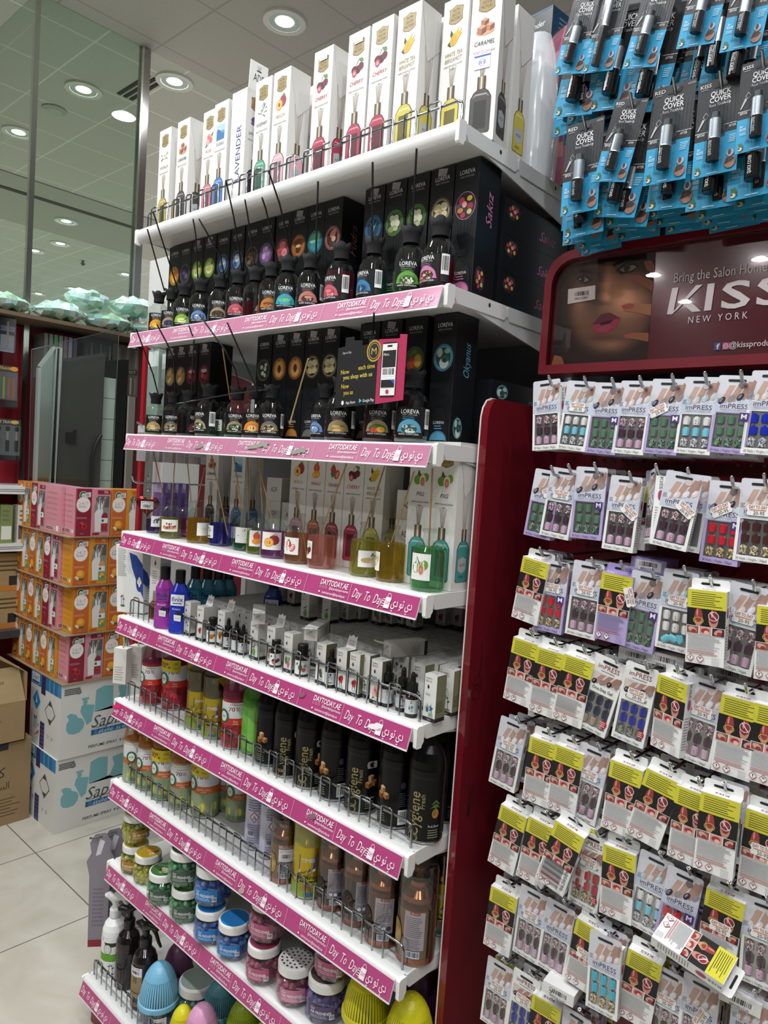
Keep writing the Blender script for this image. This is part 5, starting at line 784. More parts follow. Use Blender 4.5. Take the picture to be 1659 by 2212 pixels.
for fn, a, px, py, lb, s, tn in ((wick, (0, 0, 0), 288, 1692, 'orange citrus can with green badge, first at the far end of the seventh shelf', .95, .7), (wick, (0, 0, 0), 318, 1709, 'orange citrus can left under the first sale sticker', .95, 0), (wick, (0, 1, 0), 353, 1731, 'orange citrus can wearing the first yellow sale sticker', 1.08, 0), (wick, (0, 0, 0), 391, 1750, 'orange citrus can left under the second sale sticker', .98, 0), (wick, (0, 1, 0), 441, 1770, 'orange citrus can wearing the second yellow sale sticker', 1.12, -.15), (wick, (0, 0, 0), 483, 1754, 'orange citrus can left of the pair standing further back', .95, .1), (wick, (0, 0, 0), 512, 1777, 'orange citrus can right of the pair, beside the purple capped can', .98, .2),
    (purple_can, (), 549, 1841, 'lilac white spray can with purple cap and flame diamond, front one', 1.0, -.1), (purple_can, (), 580, 1861, 'lilac white spray can with purple cap, right one', .98, .3), (copper, (0,), 611, 1910, 'copper wrapped can with barcode price sticker', .88, .1), (yimbi, (1,), 663, 1945, 'yellow lemon air freshener can on the seventh shelf', 1.15, -.05), (copper, (1,), 715, 1969, 'copper wrapped can with pictograms, left of the dark can', .92, 0), (copper, (2,), 769, 2003, 'dark brown wrapped can in the middle of the copper row', .96, .3), (copper, (3,), 823, 2048, 'brown wrapped can left of the bright copper can', 1.0, -.5), (copper, (4,), 893, 2088, 'bright copper wrapped can at the right end of the seventh shelf', 1.06, 0)):
    can_at(fn, a, z7, px, py, lb, s, tn)
can_at(yimbi, (0,), z7, 948, 2035, 'yellow capped can behind the bright copper can', 1.1, 0, dy=.05)
# ---------------------------------------------------------------- gel bead jars and egg diffusers (lowest two shelves)
def beads(col, r, h0, h1, n, seed):
    b = MB(); g = random.Random(seed)
    for i in range(n):
        a = g.uniform(0, 2*PI); q = r*(math.sqrt(g.random()) if i % 5 == 0 else g.uniform(.86, 1)); z = g.uniform(h0, h1); z = h1-.004 if i % 5 == 0 else z; s = g.uniform(.0055, .0085)
        b.sph((q*cos(a), q*sin(a), z), s, mixh(col, ('ffffff', '202020')[i % 3 == 2], g.uniform(.05, .45)), 'bead', 7, 5)
    b.lathe([(0, h0), (r*.9, h0), (r*.9, h1-.006), (0, h1-.006)], mixh(col, 'ffffff', .15), 'bead', 16)
    return b
def jar(col, lid, art, label):
    R_ = .053; b = MB(); b.lathe([(0, .001), (R_*.82, 0), (R_*.93, .006), (R_, .022), (R_, .05), (R_*.9, .07), (R_*.8, .077), (R_*.8, .084)], 'f2f6f4', 'glass', 24)
    o = [P('jar', b), ('gel_beads', beads(col, R_*.88, .008, .068, 130, len(col)+ord(col[0])).mesh('gel_beads'), (), None, None, 'stuff')]
    c = MB(); c.lathe([(R_*.84, .078), (R_*.9, .08), (R_*.9, .1), (R_*.87, .104), (R_*.8, .105)], 'ecebe8', 'satin', 28); c.disc(R_*.8, .1046, lid, 'satin', n=28); c.fr('T', 0, 0, .1047)
    if art == 'holes':
        for k, q in ((1, 6), (2, 12), (3, 18)):
            for j in range(q): c.ell(k*.0125*cos(2*PI*j/q), k*.0125*sin(2*PI*j/q), .003, .003, '3a3436', n=10)
    elif art:
        c.art(art, .008, -.006, .026, .026); c.txt('Air Freshener', -.006, .022, .008, 'e8e8e0', .04)
    o.append(P('lid', c))
    s = MB(); s.cyl(R_+.0006); s.rect(-.036, .02, .036, .054, label); s.D([(-.036, .054), (.036, .054), (.036, .05), (-.036, .046)], mixh(label, 'ffffff', .4)); s.txt('Gel', -.022, .046, .01, 'f0f0f0', .012, sh=.3); s.txt('AIR FRESHENER', 0, .037, .011, 'f0f0ec', .056, bold=.8); s.lines(-.028, .024, .023, .031, 2, mixh(label, 'ffffff', .6)); s.bars(.022, .0215, .035, .034, seed=7); o.append(P('paper_label', s))
    return o
z8 = SH[8]+.0008; z9 = SH[9]+.0008
JC = {'y': ('d8d038', 'd8b828', 'orange', 'a87a28'), 'g': ('58b070', '3a6a34', 'jasmine', '405848'), 'b': ('3060c8', '2a80c8', None, '2a78c0'), 'p': ('b84a70', 'a04868', 'redrose', 'b85a80'), 'ph': ('b84a70', 'e8e6e4', 'holes', 'c87a98'), 'v': ('6a50b8', '5a4a48', 'leaf', '5a4a70')}
for k, px, py, up, tn, s, lb in (('y', 290, 1895, 0, -.5, .86, 'yellow gel bead jar at the far end, under another'), ('y', 290, 1895, 1, .3, .86, 'yellow gel bead jar at the far end, on top of another'), ('y', 317, 1918, 0, .9, .86, 'yellow gel bead jar with orange fruit lid in front of the stacked pair'), ('g', 349, 1962, 0, -.3, .88, 'green gel bead jar with white blossom lid, front one poking over the strip'), ('g', 399, 2001, 0, -.2, .9, 'green gel bead jar under the blossom lid jar'), ('g', 394, 2001, 1, -.2, .95, 'green gel bead jar with large blossom lid on top of another'),
    ('b', 452, 2050, 0, -.2, .9, 'blue gel bead jar under the upper blue one'), ('b', 452, 2048, 1, -.4, 1.0, 'blue gel bead jar on top, with barcode label'), ('b', 502, 2084, 0, -.3, .92, 'blue gel bead jar with plain blue lid in front of the stack'), ('p', 566, 2138, 0, -.35, .92, 'pink gel bead jar under the upper pink one, beside the blue jars'), ('p', 573, 2134, 1, -.45, 1.02, 'pink gel bead jar on top, tilted with rose lid, beside the blue jars'), ('ph', 633, 2186, 0, -.1, .95, 'pink gel bead jar with white perforated lid'), ('v', 700, 2225, 0, -.2, .98, 'violet gel bead jar under the right pink one'), ('p', 714, 2225, 1, -.3, 1.0, 'pink gel bead jar on top of the violet one'),
    ):
    p = at(px, py, Z=z8); x, y = back(p, .058*s); put(pro(jar, *JC[k]), 'gel_jar', lb, 'jar', TR(x, y, z8+(.1055*(.9 if k != 'y' else .86)*1.12+.0008 if up else 0), facing(p.x, y)+tn) @ Matrix.Scale(s, 4), 'gel bead air freshener jars')
for k, x, y, up, lb in (('g', .31, .225, 1, 'green gel bead jar in the second row, partly behind the blossom lid jar'), ('g', .31, .225, 0, 'green gel bead jar low in the second row behind the front green jars'), ('b', .6, .225, 1, 'blue gel bead jar in the second row behind the upper blue one'), ('b', .6, .225, 0, 'blue gel bead jar low in the second row behind the front blue jars'), ('p', .78, .235, 0, 'pink gel bead jar low in the second row behind the pink stack')):
    put(pro(jar, *JC[k]), 'gel_jar', lb, 'jar', TR(x, y, z8+(.1135 if up else 0), .6) @ Matrix.Scale(1.06, 4), 'gel bead air freshener jars')
def egg(col, bead):
    b = MB(); R_ = .0595; n = 46; z0 = .066; H = .122
    def pr(t): return R_*math.sqrt(max(0, 1-(t**2.05)))*(1-.04*t), z0+H*t
    for j in range(n):
        a = 2*PI*j/n; V = []
        for i in range(11):
            r, z = pr(.08+.66*i/10); w = PI/n*(.62+.2*i/10)
            V += [(r*cos(a-w), r*sin(a-w), z), (r*cos(a+w), r*sin(a+w), z), ((r-.003)*cos(a-w), (r-.003)*sin(a-w), z), ((r-.003)*cos(a+w), (r-.003)*sin(a+w), z)]
        F = []
        for i in range(10): k = 4*i; F += [(k, k+1, k+5, k+4), (k+2, k, k+4, k+6), (k+1, k+3, k+7, k+5)]
        b.add(V, F, col, 'satin', 0)
    b.lathe([(R_*1.05, z0-.004), (R_*1.07, z0), (R_*1.05, z0+.012), (R_*.985, z0+.014)], col, 'satin', 40); b.lathe([(pr(.66+.34*i/7)[0]*1.015, pr(.66+.34*i/7)[1]+.0006) for i in range(8)], col, 'satin', 40)
    c = MB(); c.lathe([(R_*.86, z0), (R_*.84, z0+H*.5), (R_*.5, z0+H*.8), (0, z0+H*.85)], mixh(col, '101010', .72), 'satin', 24)
    j = MB(); j.lathe([(0, .001), (R_*.8, 0), (R_*.93, .005), (R_*1.0, .025), (R_*1.0, .066)], 'f0f4f4', 'glass', 24)
    s = MB(); s.cyl(R_+.001, spin=.1); s.rect(-.02, .022, .02, .05, 'e6e0e6'); s.txt('DAY TO DAY', 0, .045, .006, 'a04a78', .03, bold=.8); s.bars(-.016, .026, .016, .041, bg='e6e0e6')
    return [P('slatted_cover', b), P('inner_cup', c), P('jar', j), ('gel_beads', beads(bead, R_*.9, .006, .062, 110, 5).mesh('gel_beads'), (), None, None, 'stuff'), P('price_sticker', s)]
def egg_at(col, bead, px, py, z, y, label, s=1):   # px, py: tip of the egg
    p = at(px, py, Z=z+.188*s); x, y = p.x, p.y
    put(pro(egg, col, bead), 'egg_diffuser', label, 'air freshener', TR(x, y, z, facing(x, y)) @ Matrix.Scale(s, 4), 'slatted egg shaped diffusers')
for a in (('d8d020', 'c8a030', 797, 2088, z8, 0, 'yellow slatted egg diffuser partly under the seventh shelf strip', .93), ('d8d020', 'c8a030', 890, 2146, z8, 0, 'yellow slatted egg diffuser at the right corner below the seventh shelf', .97), ('4a2848', '301830', 920, 2080, z8, 0, 'dark plum slatted egg diffuser in shade by the red panel', .9),
    ('7ab8d8', '2a50a0', 347, 2078, z9, 0, 'light blue slatted egg diffuser with price sticker beside the spray bottles', .98), ('8a5a80', '5a3050', 387, 2036, z9, 0, 'mauve slatted egg diffuser behind the light blue one', .8), ('5a98a8', '2a4a90', 478, 2113, z9, 0, 'teal slatted egg diffuser behind the pink one', .84), ('d8d020', 'c8b030', 396, 2172, z9, 0, 'yellow slatted egg diffuser between the blue and pink ones', .64), ('e0a0c8', 'b06a90', 438, 2168, z9, 0, 'pink slatted egg diffuser at the picture bottom', .84), ('9ab020', '6a8020', 528, 2158, z9, 0, 'olive green slatted egg diffuser at the picture bottom', .86), ('d8c820', 'c8b030', 578, 2204, z9, 0, 'yellow slatted egg tip right of the olive green one', .78)):
    egg_at(*a)
x = at(426, 2120, Y=.1).x; put(pro(jar, '5a9070', 'a0b0a8', None, '4a6a58'), 'gel_jar', 'green gel bead jar with frosted lid between the eggs on the lowest shelf', 'jar', TR(x, .1, z9+.0, .6) @ Matrix.Scale(1.15, 4), 'gel bead air freshener jars')
def sprayer(col, cap, kind):
    b = MB(); R_ = .039; mi = 'gloss'; b.lathe([(0, .001), (R_*.92, 0), (R_, .006), (R_, .135), (R_*.96, .15), (R_*.8, .168), (R_*.5, .182), (R_*.4, .186), (R_*.4, .19)], col, mi, 28)
    b.cyl(R_+.0004)
    o = []
    l = MB(); l.cyl(R_+.0005)
    if kind == 'w':
        l.rect(-.05, .01, .05, .13, 'f0f2ee'); l.rect(-.05, .055, .05, .08, '6aac30'); l.D([(-.05, .13), (-.02, .13), (-.012, .105), (-.03, .1), (-.05, .112)], '5aa028'); l.half(.012, .118, .025, -.014, '2a3a1a'); l.ell(.0, .096, .014, .017, '1c1c1c', n=12); l.ell(0, .096, .012, .015, 'f0f0ee', n=12); l.ring(0, .096, .009, .011, .001, '6a6a6a'); l.ring(0, .096, .005, .006, .001, '6a6a6a'); l.art('plant', -.02, .03, .014, .018); l.art('plant', .014, .03, .014, .018); l.lines(.034, .048, .02, .12, 16, '9a9a9c')
    elif kind == 'k':
        l.rect(-.028, .016, .02, .118, '9a8460'); l.txt('\u6dd1\u7f8e', -.004, .098, .022, '2a2018', .018, rot=0); l.txt('Blackberry', -.004, .06, .009, '3a2a1a', .032, bold=.8); l.ell(-.006, .036, .012, .009, '2a2a40'); l.ell(.006, .034, .008, .008, '20203a'); l.lines(-.02, .012, .02, .024, 1, '5a4a30'); l.rect(-.05, .016, -.032, .118, '3a342c'); l.lines(-.048, -.034, .02, .115, 14, '8a8070')
    else: l.rect(.0, .02, .016, .12, '2a2628'); l.lines(.002, .014, .022, .118, 16, '5a5658')
    o.append(P('bottle', b)); o.append(P('label_wrap', l))
    if kind == 'k': s = MB(); s.cyl(R_+.0012); s.rect(-.026, .112, .02, .14, 'e8e2e6'); s.txt('DAY TO DAY', -.003, .135, .007, 'a04a78', .034, bold=.8); s.bars(-.02, .117, .014, .13, bg='e8e2e6'); o.append(P('price_sticker', s))
    c = MB(); c.lathe([(.0175, .186), (.0185, .19), (.0185, .212), (.016, .216), (.009, .217)], cap, 'satin', 20); o.append(P('collar', c))
    h = MB(); h.tube([(0, 0, .215), (0, 0, .232), (-.004, 0, .244), (.004, 0, .254), (.024, 0, .26), (.046, 0, .254)], .012, cap, 'satin', 10, rr=[.009, .011, .0145, .016, .014, .009]); h.tube([(-.004, 0, .244), (-.026, 0, .254), (-.036, 0, .25)], .01, cap, 'satin', 10, rr=[.013, .011, .007])
    tg_ = MB(); tg_.tube([(.022, 0, .254), (.038, 0, .236), (.048, 0, .214), (.058, 0, .2)], .005, cap, 'satin', 8, rr=[.007, .006, .0055, .004]); o.append(P('spray_head', h, (P('trigger', tg_),)))
    return o
for a, px, py, rz, s, lb in ((('f0f1ef', 'e4e5e3', 'w'), 243, 2112, .55, 1.0, 'white trigger spray bottle with green and cucumber print'), (('191214', '121012', 'd'), 273, 2140, 1.0, 1.0, 'black trigger spray bottle in the middle, label turned away'), (('1c1416', '121012', 'k'), 308, 2186, .35, 1.0, 'black trigger spray bottle with tan blackberry label and price sticker')):
    p = at(px, py, Z=z9); x, y = back(p, .038*s); put(pro(sprayer, *a), 'spray_bottle', lb, 'spray bottle', TR(x, y, z9, rz) @ Matrix.Scale(s, 4), 'trigger spray bottles')
# ---------------------------------------------------------------- nail packs on the red rack
PW, PH, PD = .0615, .136, .02
NAILC = {'A': (('b08a98', 1), ('4a3440', 0), ('c8a4bc', 0)), 'B': (('5a7a64', 0), ('5a7a64', 0), ('4a6a58', 2)), 'C': (('dcdcda', 0), ('7ac0d4', 0), ('b8bcc0', 1)), 'D': (('c8283a', 0), ('c8283a', 0), ('b8985a', 1)), 'E': (('4a2828', 0), ('4a2c2a', 0), ('c0a878', 1)), 'F': (('2030b0', 0), ('2030b0', 0), ('a8acb4', 1)), 'G': (('22283f', 0), ('262c48', 0), ('a89080', 0)), 'H': (('202c90', 0), ('202c98', 0), ('c0c4ca', 3)), 'I': (('b82838', 0), ('b82838', 0), ('b09858', 1)), 'J': (('3ab0c8', 0), ('3ab0c8', 0), ('c0a468', 1)), 'S': (('dcdcda', 0), ('dcdcda', 0), ('6ab8c8', 0))}
def nail(col, style, k):
    b = MB(); n = 8; m = 6; V = []; w, h = .0066, .0077; g = random.Random(k)
    for i in range(m+1):
        for j in range(n+1):
            u = -1+2*j/n; v = -1+2*i/m; rx = w*(1 if v > -.4 else 1-.18*(-.4-v)) * (1 if v < .5 else math.sqrt(max(.02, 1-((v-.5)/.5)**2*.9)))
            V.append((u*rx, -.0042*math.sqrt(max(0, 1-u*u*.96)), v*h))
    for i in range(m):
        for j in range(n):
            a = i*(n+1)+j; c = col
            if style: c = mixh(col, ('ffffff', '101010', '9ab060', '406080')[g.randrange(2 if style == 1 else 4)], g.uniform(.1, .6))
            b.add([V[a], V[a+1], V[a+n+2], V[a+n+1]], [(0, 1, 2, 3)], c, 'metal' if style == 3 else 'gloss', 1)
    if k % 3 == 1 and style == 0 and col in ('c8a4bc', 'dcdcda'): b.sph((0, -.0045, -.004), .0012, 'e8e8f0', 'metal', 6, 4); b.sph((0, -.0045, 0), .001, 'e0c880', 'metal', 6, 4)
    return b.mesh('nail')
def pack(v, back):                 # origin: middle of the header's top edge; hangs down; front at y = 0
    lav = v in 'BD' or v == 'L'; base = 'b4a4d4' if lav else 'eeeeec'; w = PW/2; tp = -.0155
    b = MB(); gel = v in 'GHI'
    yh = .0 if not back else PD
    hd = [(-w, tp), (w, tp), (w, -.003), (w-.003, 0), (-w+.003, 0), (-w, -.003)]
    if back:
        b.box(-w, w, 0, PD, -PH, tp, base, 'satin', L=mixh(base, 'ffffff', .2), R=mixh(base, 'ffffff', .2)); b.slab(hd, PD-.0008, PD, base, 'satin')
        b.fr('F', 0, PD-.0008, 0); b.D([(-.014, -.01), (.014, -.01), (.016, -.008), (.014, -.006), (-.014, -.006), (-.016, -.008)], '17171a')
        b.fr('T', 0, PD*.5, tp); b.txt('KISS', 0, 0, .01, '8a3a44', .022, rot=PI, bold=1)
        b.fr('F', 0, 0, 0); b.rect(-w, -.046, w, -.0165, 'd6cf3c'); b.lines(-w*.8, w*.8, -.043, -.02, 7, '5a5628', .34)
        b.rect(-w, -.0745, w, -.046, '141214')
        for x, c, k in ((-.012, '9a3a3a', .0075), (.012, '8a2a30', .0085)): b.ell(x, -.062, k*.9, .0135, 'c08a78'); b.ell(x, -.057, k*.85, .0115, c); b.ell(x-k*.3, -.053, k*.2, .006, 'd88a88')
        b.ring(-.012, -.0655, .0085, .0055, .0009, 'd8c040'); b.ring(.012, -.0565, .0085, .0075, .0009, 'e8e8e8'); b.D([(.006, -.0515), (.007, -.0505), (.018, -.0615), (.017, -.0625)], 'e8e8e8')
        b.rect(-w, -.088, w, -.0745, 'efe8e4')
        for q in range(3): x = -w+.0205*q; b.rect(x+.0008, -.0872, x+.0197, -.0752, ('8a5a4c', 'c8a090', '3a2224')[q]); b.ell(x+.01, -.081, .007, .004, ('d0a898', 'b02838', 'c89a8a')[q], .4*q-.3); b.ell(x+.012, -.0835, .004, .003, ('a03038', 'e0c0b4', 'a82a34')[q])
        tx = mixh(base, '404048', .5)
        b.lines(-w*.9, w*.9, -.113, -.0895, 12, tx, .45); b.lines(-w*.9, w*.9, -.12, -.1135, 2, 'b87a7a', .4)
        for x, t in ((-w*.72, '!'), (-w*.2, '*')): b.D([(x, -.1335), (x+.0065, -.127), (x, -.1205), (x-.0065, -.127)], 'a0303a'); b.D([(x, -.1322), (x+.0053, -.127), (x, -.1218), (x-.0053, -.127)], 'f0eeee'); b.txt(t, x, -.127, .009, '141416', .0018 if t == '!' else .0045, bold=1)
        for i in range(3):
            for j in range(3): b.ring(w*.45+.0042*i, -.1325+.0042*j, .0017, .0017, .0004, '8a8a90', n=8)
    else:
        ph = '6a5a58' if gel else 'd0d0dc'
        b.box(-w, w, .004, PD, -PH, tp, base, 'satin', R=mixh(base, 'ffffff', .15)); b.slab(hd, 0, .0008, ph if not gel else base, 'satin')
        z0, z1_, m = -.126, -.066, w-.005
        F = [(-w, -PH, w, z0), (-w, z0, -m, z1_), (m, z0, w, z1_), (-w, z1_, w, tp)]
        for x0, a0, x1, a1 in F: b.add([(x0, 0, a0), (x1, 0, a0), (x1, 0, a1), (x0, 0, a1)], [(0, 1, 2, 3)], base, 'satin')
        b.add([(x, y, z) for x in (-w, w) for y in (0, .004) for z in (-PH, tp)], [(0, 1, 3, 2), (4, 6, 7, 5)], base, 'satin'); b.add([(x, y, -PH) for x in (-w, w) for y in (0, .004)], [(0, 1, 3, 2)], base)
        b.add([(-m, .0035, z0), (m, .0035, z0), (m, .0035, z1_), (-m, .0035, z1_)], [(0, 1, 2, 3)], 'b0b0b2', 'foil'); b.add([(x, y, z) for y in (0, .0035) for x, z in ((-m, z0), (m, z0), (m, z1_), (-m, z1_))], [(0, 1, 5, 4), (1, 2, 6, 5), (2, 3, 7, 6), (3, 0, 4, 7)], 'c4c4c4', 'satin')
        b.fr('F', 0, 0, 0); top = -.048 if not gel else -.012
        if gel:
            b.txt('imPRESS', 0, -.018, .0115, '8a2a38', .042, bold=.7); b.lines(-.014, .014, -.0275, -.024, 1, '8a8a8c'); b.rect(-w+.004, -.05, w-.004, -.03, 'd4c8c4'); pz = -.04
        else:
            b.rect(-w+.0006, -.064, w-.0006, -.001, 'c6cede'); b.rect(-w+.0006, -.044, w-.0006, -.001, 'd4d4dc'); pz = -.03
            b.txt('imPRESS', .001, -.0535, .012, '5a3a4c', .045, bold=.7); b.txt('PRESS-ON MANICURE', .001, -.0605, .005, '8a8090', .042)
        nc = {'A': 'd8dce8', 'B': '2a2c40', 'C': 'a8c8d8', 'D': '2a2c40', 'E': 'd0c8c0', 'F': 'e0dcd8', 'G': '1c1a1e', 'H': '1c1a1e', 'I': '1c1a1e', 'J': 'd8d8e0', 'S': 'a8c8d8'}[v]; sk = 'c2a294' if not gel else 'b08a7a'; kz = 1 if not gel else .55
        for q in range(4):
            x = -w*.55+.0145*q; zz = pz+.004*kz*(q-1.5)*.9
            b.D([(x-.006, zz-.012*kz), (x+.004, zz-.014*kz), (x+.016, zz+.014*kz+.004), (x+.006, zz+.018*kz)] if q < 3 else [(x-.006, zz-.012*kz), (x+.0, zz-.012*kz), (x+.004, zz+.014*kz), (x, zz+.018*kz)], mixh(sk, '6a4038', .12*q))
            b.ell(x-.003, zz-.009*kz, .0045, .0075*max(kz, .7), nc if q % 2 == 0 else mixh(nc, 'e0c8c0', .6), -.6); b.ell(x-.004, zz-.008*kz, .0015, .004*max(kz, .7), mixh(nc, 'ffffff', .5), -.6)
        if not gel: b.lines(-w+.003, -w+.012, -.048, -.04, 3, '8a90a0'); b.ell(w*.3, -.016, .006, .006, mixh(nc, 'c8a898', .5))
        else: b.txt('One-Step Gel', 0, -.0575, .008, '3a3436', .04, bold=.6); b.ell(w*.68, z0+.012, .007, .007, 'b82838'); b.lines(w*.5, w*.86, z0+.007, z0+.017, 3, 'e8c8c8')
        b.D([(-.013, -.011), (.013, -.011), (.015, -.009), (.013, -.007), (-.013, -.007), (-.015, -.009)], '17171a')
        if lav: b.rect(w-.0185, z1_-.013, w-.0035, z1_+.002, '4a3070'); b.txt('M', w-.011, z1_-.0045, .012, 'f0ecf4', .009, bold=1)
        b.txt('30 Nails | Ongles | N\u00e4gel', -.002, -.131, .006, '4a4648', .048)
    for s_, x in (('R', w), ('L', -w)):
        b.fr(s_, x, 0 if s_ == 'R' else PD, 0); b.lines(.003, PD-.003, -.125, -.07, 12, mixh(base, '404048', .45), .4); b.txt('KISS', PD/2, -.028, .008, '8a8a90', .022, rot=-PI/2, bold=1); b.ell(PD/2, -.05, .004, .009, 'b04870')
    b.bars if 0 else 0
    o = [P('carton', b)]
    if not back:
        for i in range(3):
            c, st = NAILC[v][i]
            for j in range(3):
                k = ('nail', c, st, j)
                if k not in PROTO: PROTO[k] = nail(c, st, j)
                if v == 'S' and i == 2: o.append(('nail', PROTO[k], (), None, TR(-.012+.012*j, .0012, -.118+.002*j, 0, .9+j), None)); continue
                o.append(('nail', PROTO[k], (), None, (-.0172+.0172*j+.001*(i % 2), .0032, -.0772-.0195*i), None))
        f = MB(); f.add([(-m, -.0004, z0), (m, -.0004, z0), (m, -.0004, z1_), (-m, -.0004, z1_)], [(0, 1, 2, 3)], 'f4f4f4', 'film'); o.append(P('window_film', f))
    return o
def price(torn=0):
    b = MB(); b.slab([(-.0155, -.008), (.0155, -.008), (.0175, -.004), (.0155, 0), (.0175, .004), (.0155, .0095), (-.0155, .0095), (-.0175, .004), (-.0155, 0), (-.0175, -.004)], -.0006, -.0001, 'f0eeec'); b.fr('F', 0, -.0007, 0)
    b.txt('DAY TO DAY', 0, .006, .007, 'a03a3c', .028, bold=.8); b.rect(-.0125, .0005, .0125, .0022, 'd0906a'); b.txt('20-95', .002, -.0035, .008, '3a3a3e', .017); return b.mesh('price_sticker')
PRICE = price()
PY = .15
VN = {'A': 'white pack of plum and glitter nails', 'B': 'lavender pack of sage green nails', 'C': 'white pack of white and sky blue nails', 'D': 'lavender pack of red and gold nails', 'E': 'white pack of brown and gold nails', 'F': 'white pack of cobalt blue nails', 'G': 'white pack of dark navy nails', 'H': 'white pack of royal blue nails', 'I': 'white pack of red and gold gel nails', 'J': 'white pack of turquoise nails', 'S': 'white pack with white and spilled blue nails', 'K': 'white pack turned to its yellow banded back', 'L': 'lavender pack turned to its yellow banded back'}
def hook(px, py, i, row):
    p = at(px, py, Y=.115); b = MB(); L = .43-.115
    b.tube([(0, L, -.012), (0, .03, -.012), (0, .014, -.010), (0, 0, .006)], .0032, 'b4b8bc', 'metal', 8); b.sph((0, 0, .006), .0028, 'c8ccd0', 'metal', 8, 4)
    put([P('rod', b)], 'peg_hook', 'chrome peg hook, %s in the %s row of the nail rack' % (ORD[i], ORD[row]), 'hook', TR(p.x, p.y, p.z), 'chrome peg hooks')
K7 = lambda o: (lambda x, y: (o[0]+x*o[2], o[1]+y*o[2]))
q6, q7, q8 = K7((1100, 780, .337)), K7((1040, 1180, .3731)), K7((1020, 1680, .3852))
ROWS = [
 [('A', q6(240, 122), q6(240, 570), 0, 0), ('C', q6(468, 128), q6(398, 572), 0, 1), ('B', q6(645, 138), q6(585, 595), 0, 0), ('A', q6(822, 126), q6(760, 596), 0, 0), ('B', q6(1030, 114), q6(965, 598), 0, 2), ('C', q6(1240, 102), q6(1172, 596), 0, 0), ('B', q6(1470, 92), q6(1390, 592), 0, 0), ('F', q6(1690, 60), q6(1610, 600), 0, 0)],
 [('B', q6(255, 700), q6(180, 1130), 0, 3), ('A', q6(365, 690), q6(290, 1130), .12, 1), ('B', q6(532, 680), q6(490, 1140), .15, 0), ('A', q6(755, 738), q6(695, 1215), 0, 4), ('A', q6(925, 690), q6(935, 1170), -1.0, 4), ('A', q6(1130, 716), q6(1020, 1195), .15, 4), ('D', q6(1412, 772), q6(1340, 1300), .05, 5), ('E', q6(1620, 756), q6(1560, 1290), 0, 1)],
 [('K', q7(325, 32), q7(240, 435), 0, 0), ('D', q7(430, 85), q7(375, 495), .1, 1), ('A', q7(625, 92), q7(565, 525), .1, 1), ('L', q7(795, 112), q7(735, 555), 0, 6), ('B', q7(972, 155), q7(890, 600), .1, 0), ('S', q7(1160, 142), q7(1095, 605), 0, 1), ('K', q7(1310, 198), q7(1285, 688), .05, 0), ('A', q7(1560, 225), q7(1445, 725), .1, 1), ('K', q7(1720, 300), q7(1690, 790), 0, 0)],
 [('K', q7(270, 502), q7(190, 935), .05, 0), ('K', q7(410, 555), q7(340, 1000), .05, 0), ('K', q7(575, 600), q7(480, 1065), .1, 7), ('G', q7(758, 655), q7(615, 1100), .1, 0), ('H', q7(935, 690), q7(835, 1150), .05, 1), ('K', q7(1115, 712), q7(1045, 1205), -.3, 0), ('A', q7(1315, 775), q7(1210, 1270), .05, 1), ('K', q7(1515, 825), q7(1430, 1355), .05, 0), ('K', q7(1710, 875), q7(1650, 1390), 0, 0)],
 [('A', q7(190, 1008), q7(105, 1430), .1, 1), ('K', q7(370, 1078), (1155, 1744), .1, 0), ('K', q7(515, 1125), (1208, 1759), .05, 0), ('A', q7(660, 1165), (1248, 1785), .1, 1), ('K', q7(850, 1215), (1328, 1812), .05, 0), ('K', q7(1075, 1280), (1378, 1840), .15, 0), ('K', q7(1240, 1365), (1476, 1865), 0, 0), ('K', q8(1400, 50), q8(1340, 580), .1, 0), ('K', q8(1660, 150), q8(1590, 660), .05, 1)],
 [('K', q8(245, 145), q8(150, 530), .1, 0), ('K', q8(405, 210), q8(315, 600), .1, 0), ('K', q8(565, 245), q8(405, 680), .1, 8), ('I', q8(680, 318), q8(605, 760), .05, 1), ('K', q8(830, 352), q8(795, 800), .05, 0), ('C', q8(1040, 440), q8(955, 865), .05, 0), ('D', q8(1200, 530), q8(1105, 970), .1, 0), ('K', q8(1430, 610), q8(1355, 1050), .05, 1), ('A', q8(1640, 690), q8(1600, 1180), .05, 1)],
 [('K', q8(185, 598), q8(120, 1035), .1, 0), ('A', q8(350, 630), q8(285, 1070), .05, 1), ('A', q8(500, 708), q8(420, 1155), .05, 0), ('K', q8(680, 788), q8(580, 1225), .05, 1), ('J', q8(750, 885), q8(715, 1360), .05, 0), ('K', q8(980, 955), q8(890, 1420), .1, 0), ('A', q8(1115, 1085), q8(1040, 1560), .05, 1), ('A', q8(1290, 1135), q8(1230, 1600), 0, 9), ('A', q8(1570, 1220), q8(1530, 1690), 0, 0)],
 [('A', q8(160, 1035), q8(100, 1460), .05, 1), ('H', q8(310, 1105), q8(240, 1540), .05, 1), ('K', q8(425, 1210), q8(360, 1640), .1, 0), ('B', q8(590, 1320), q8(540, 1760), 0, 0)],
]
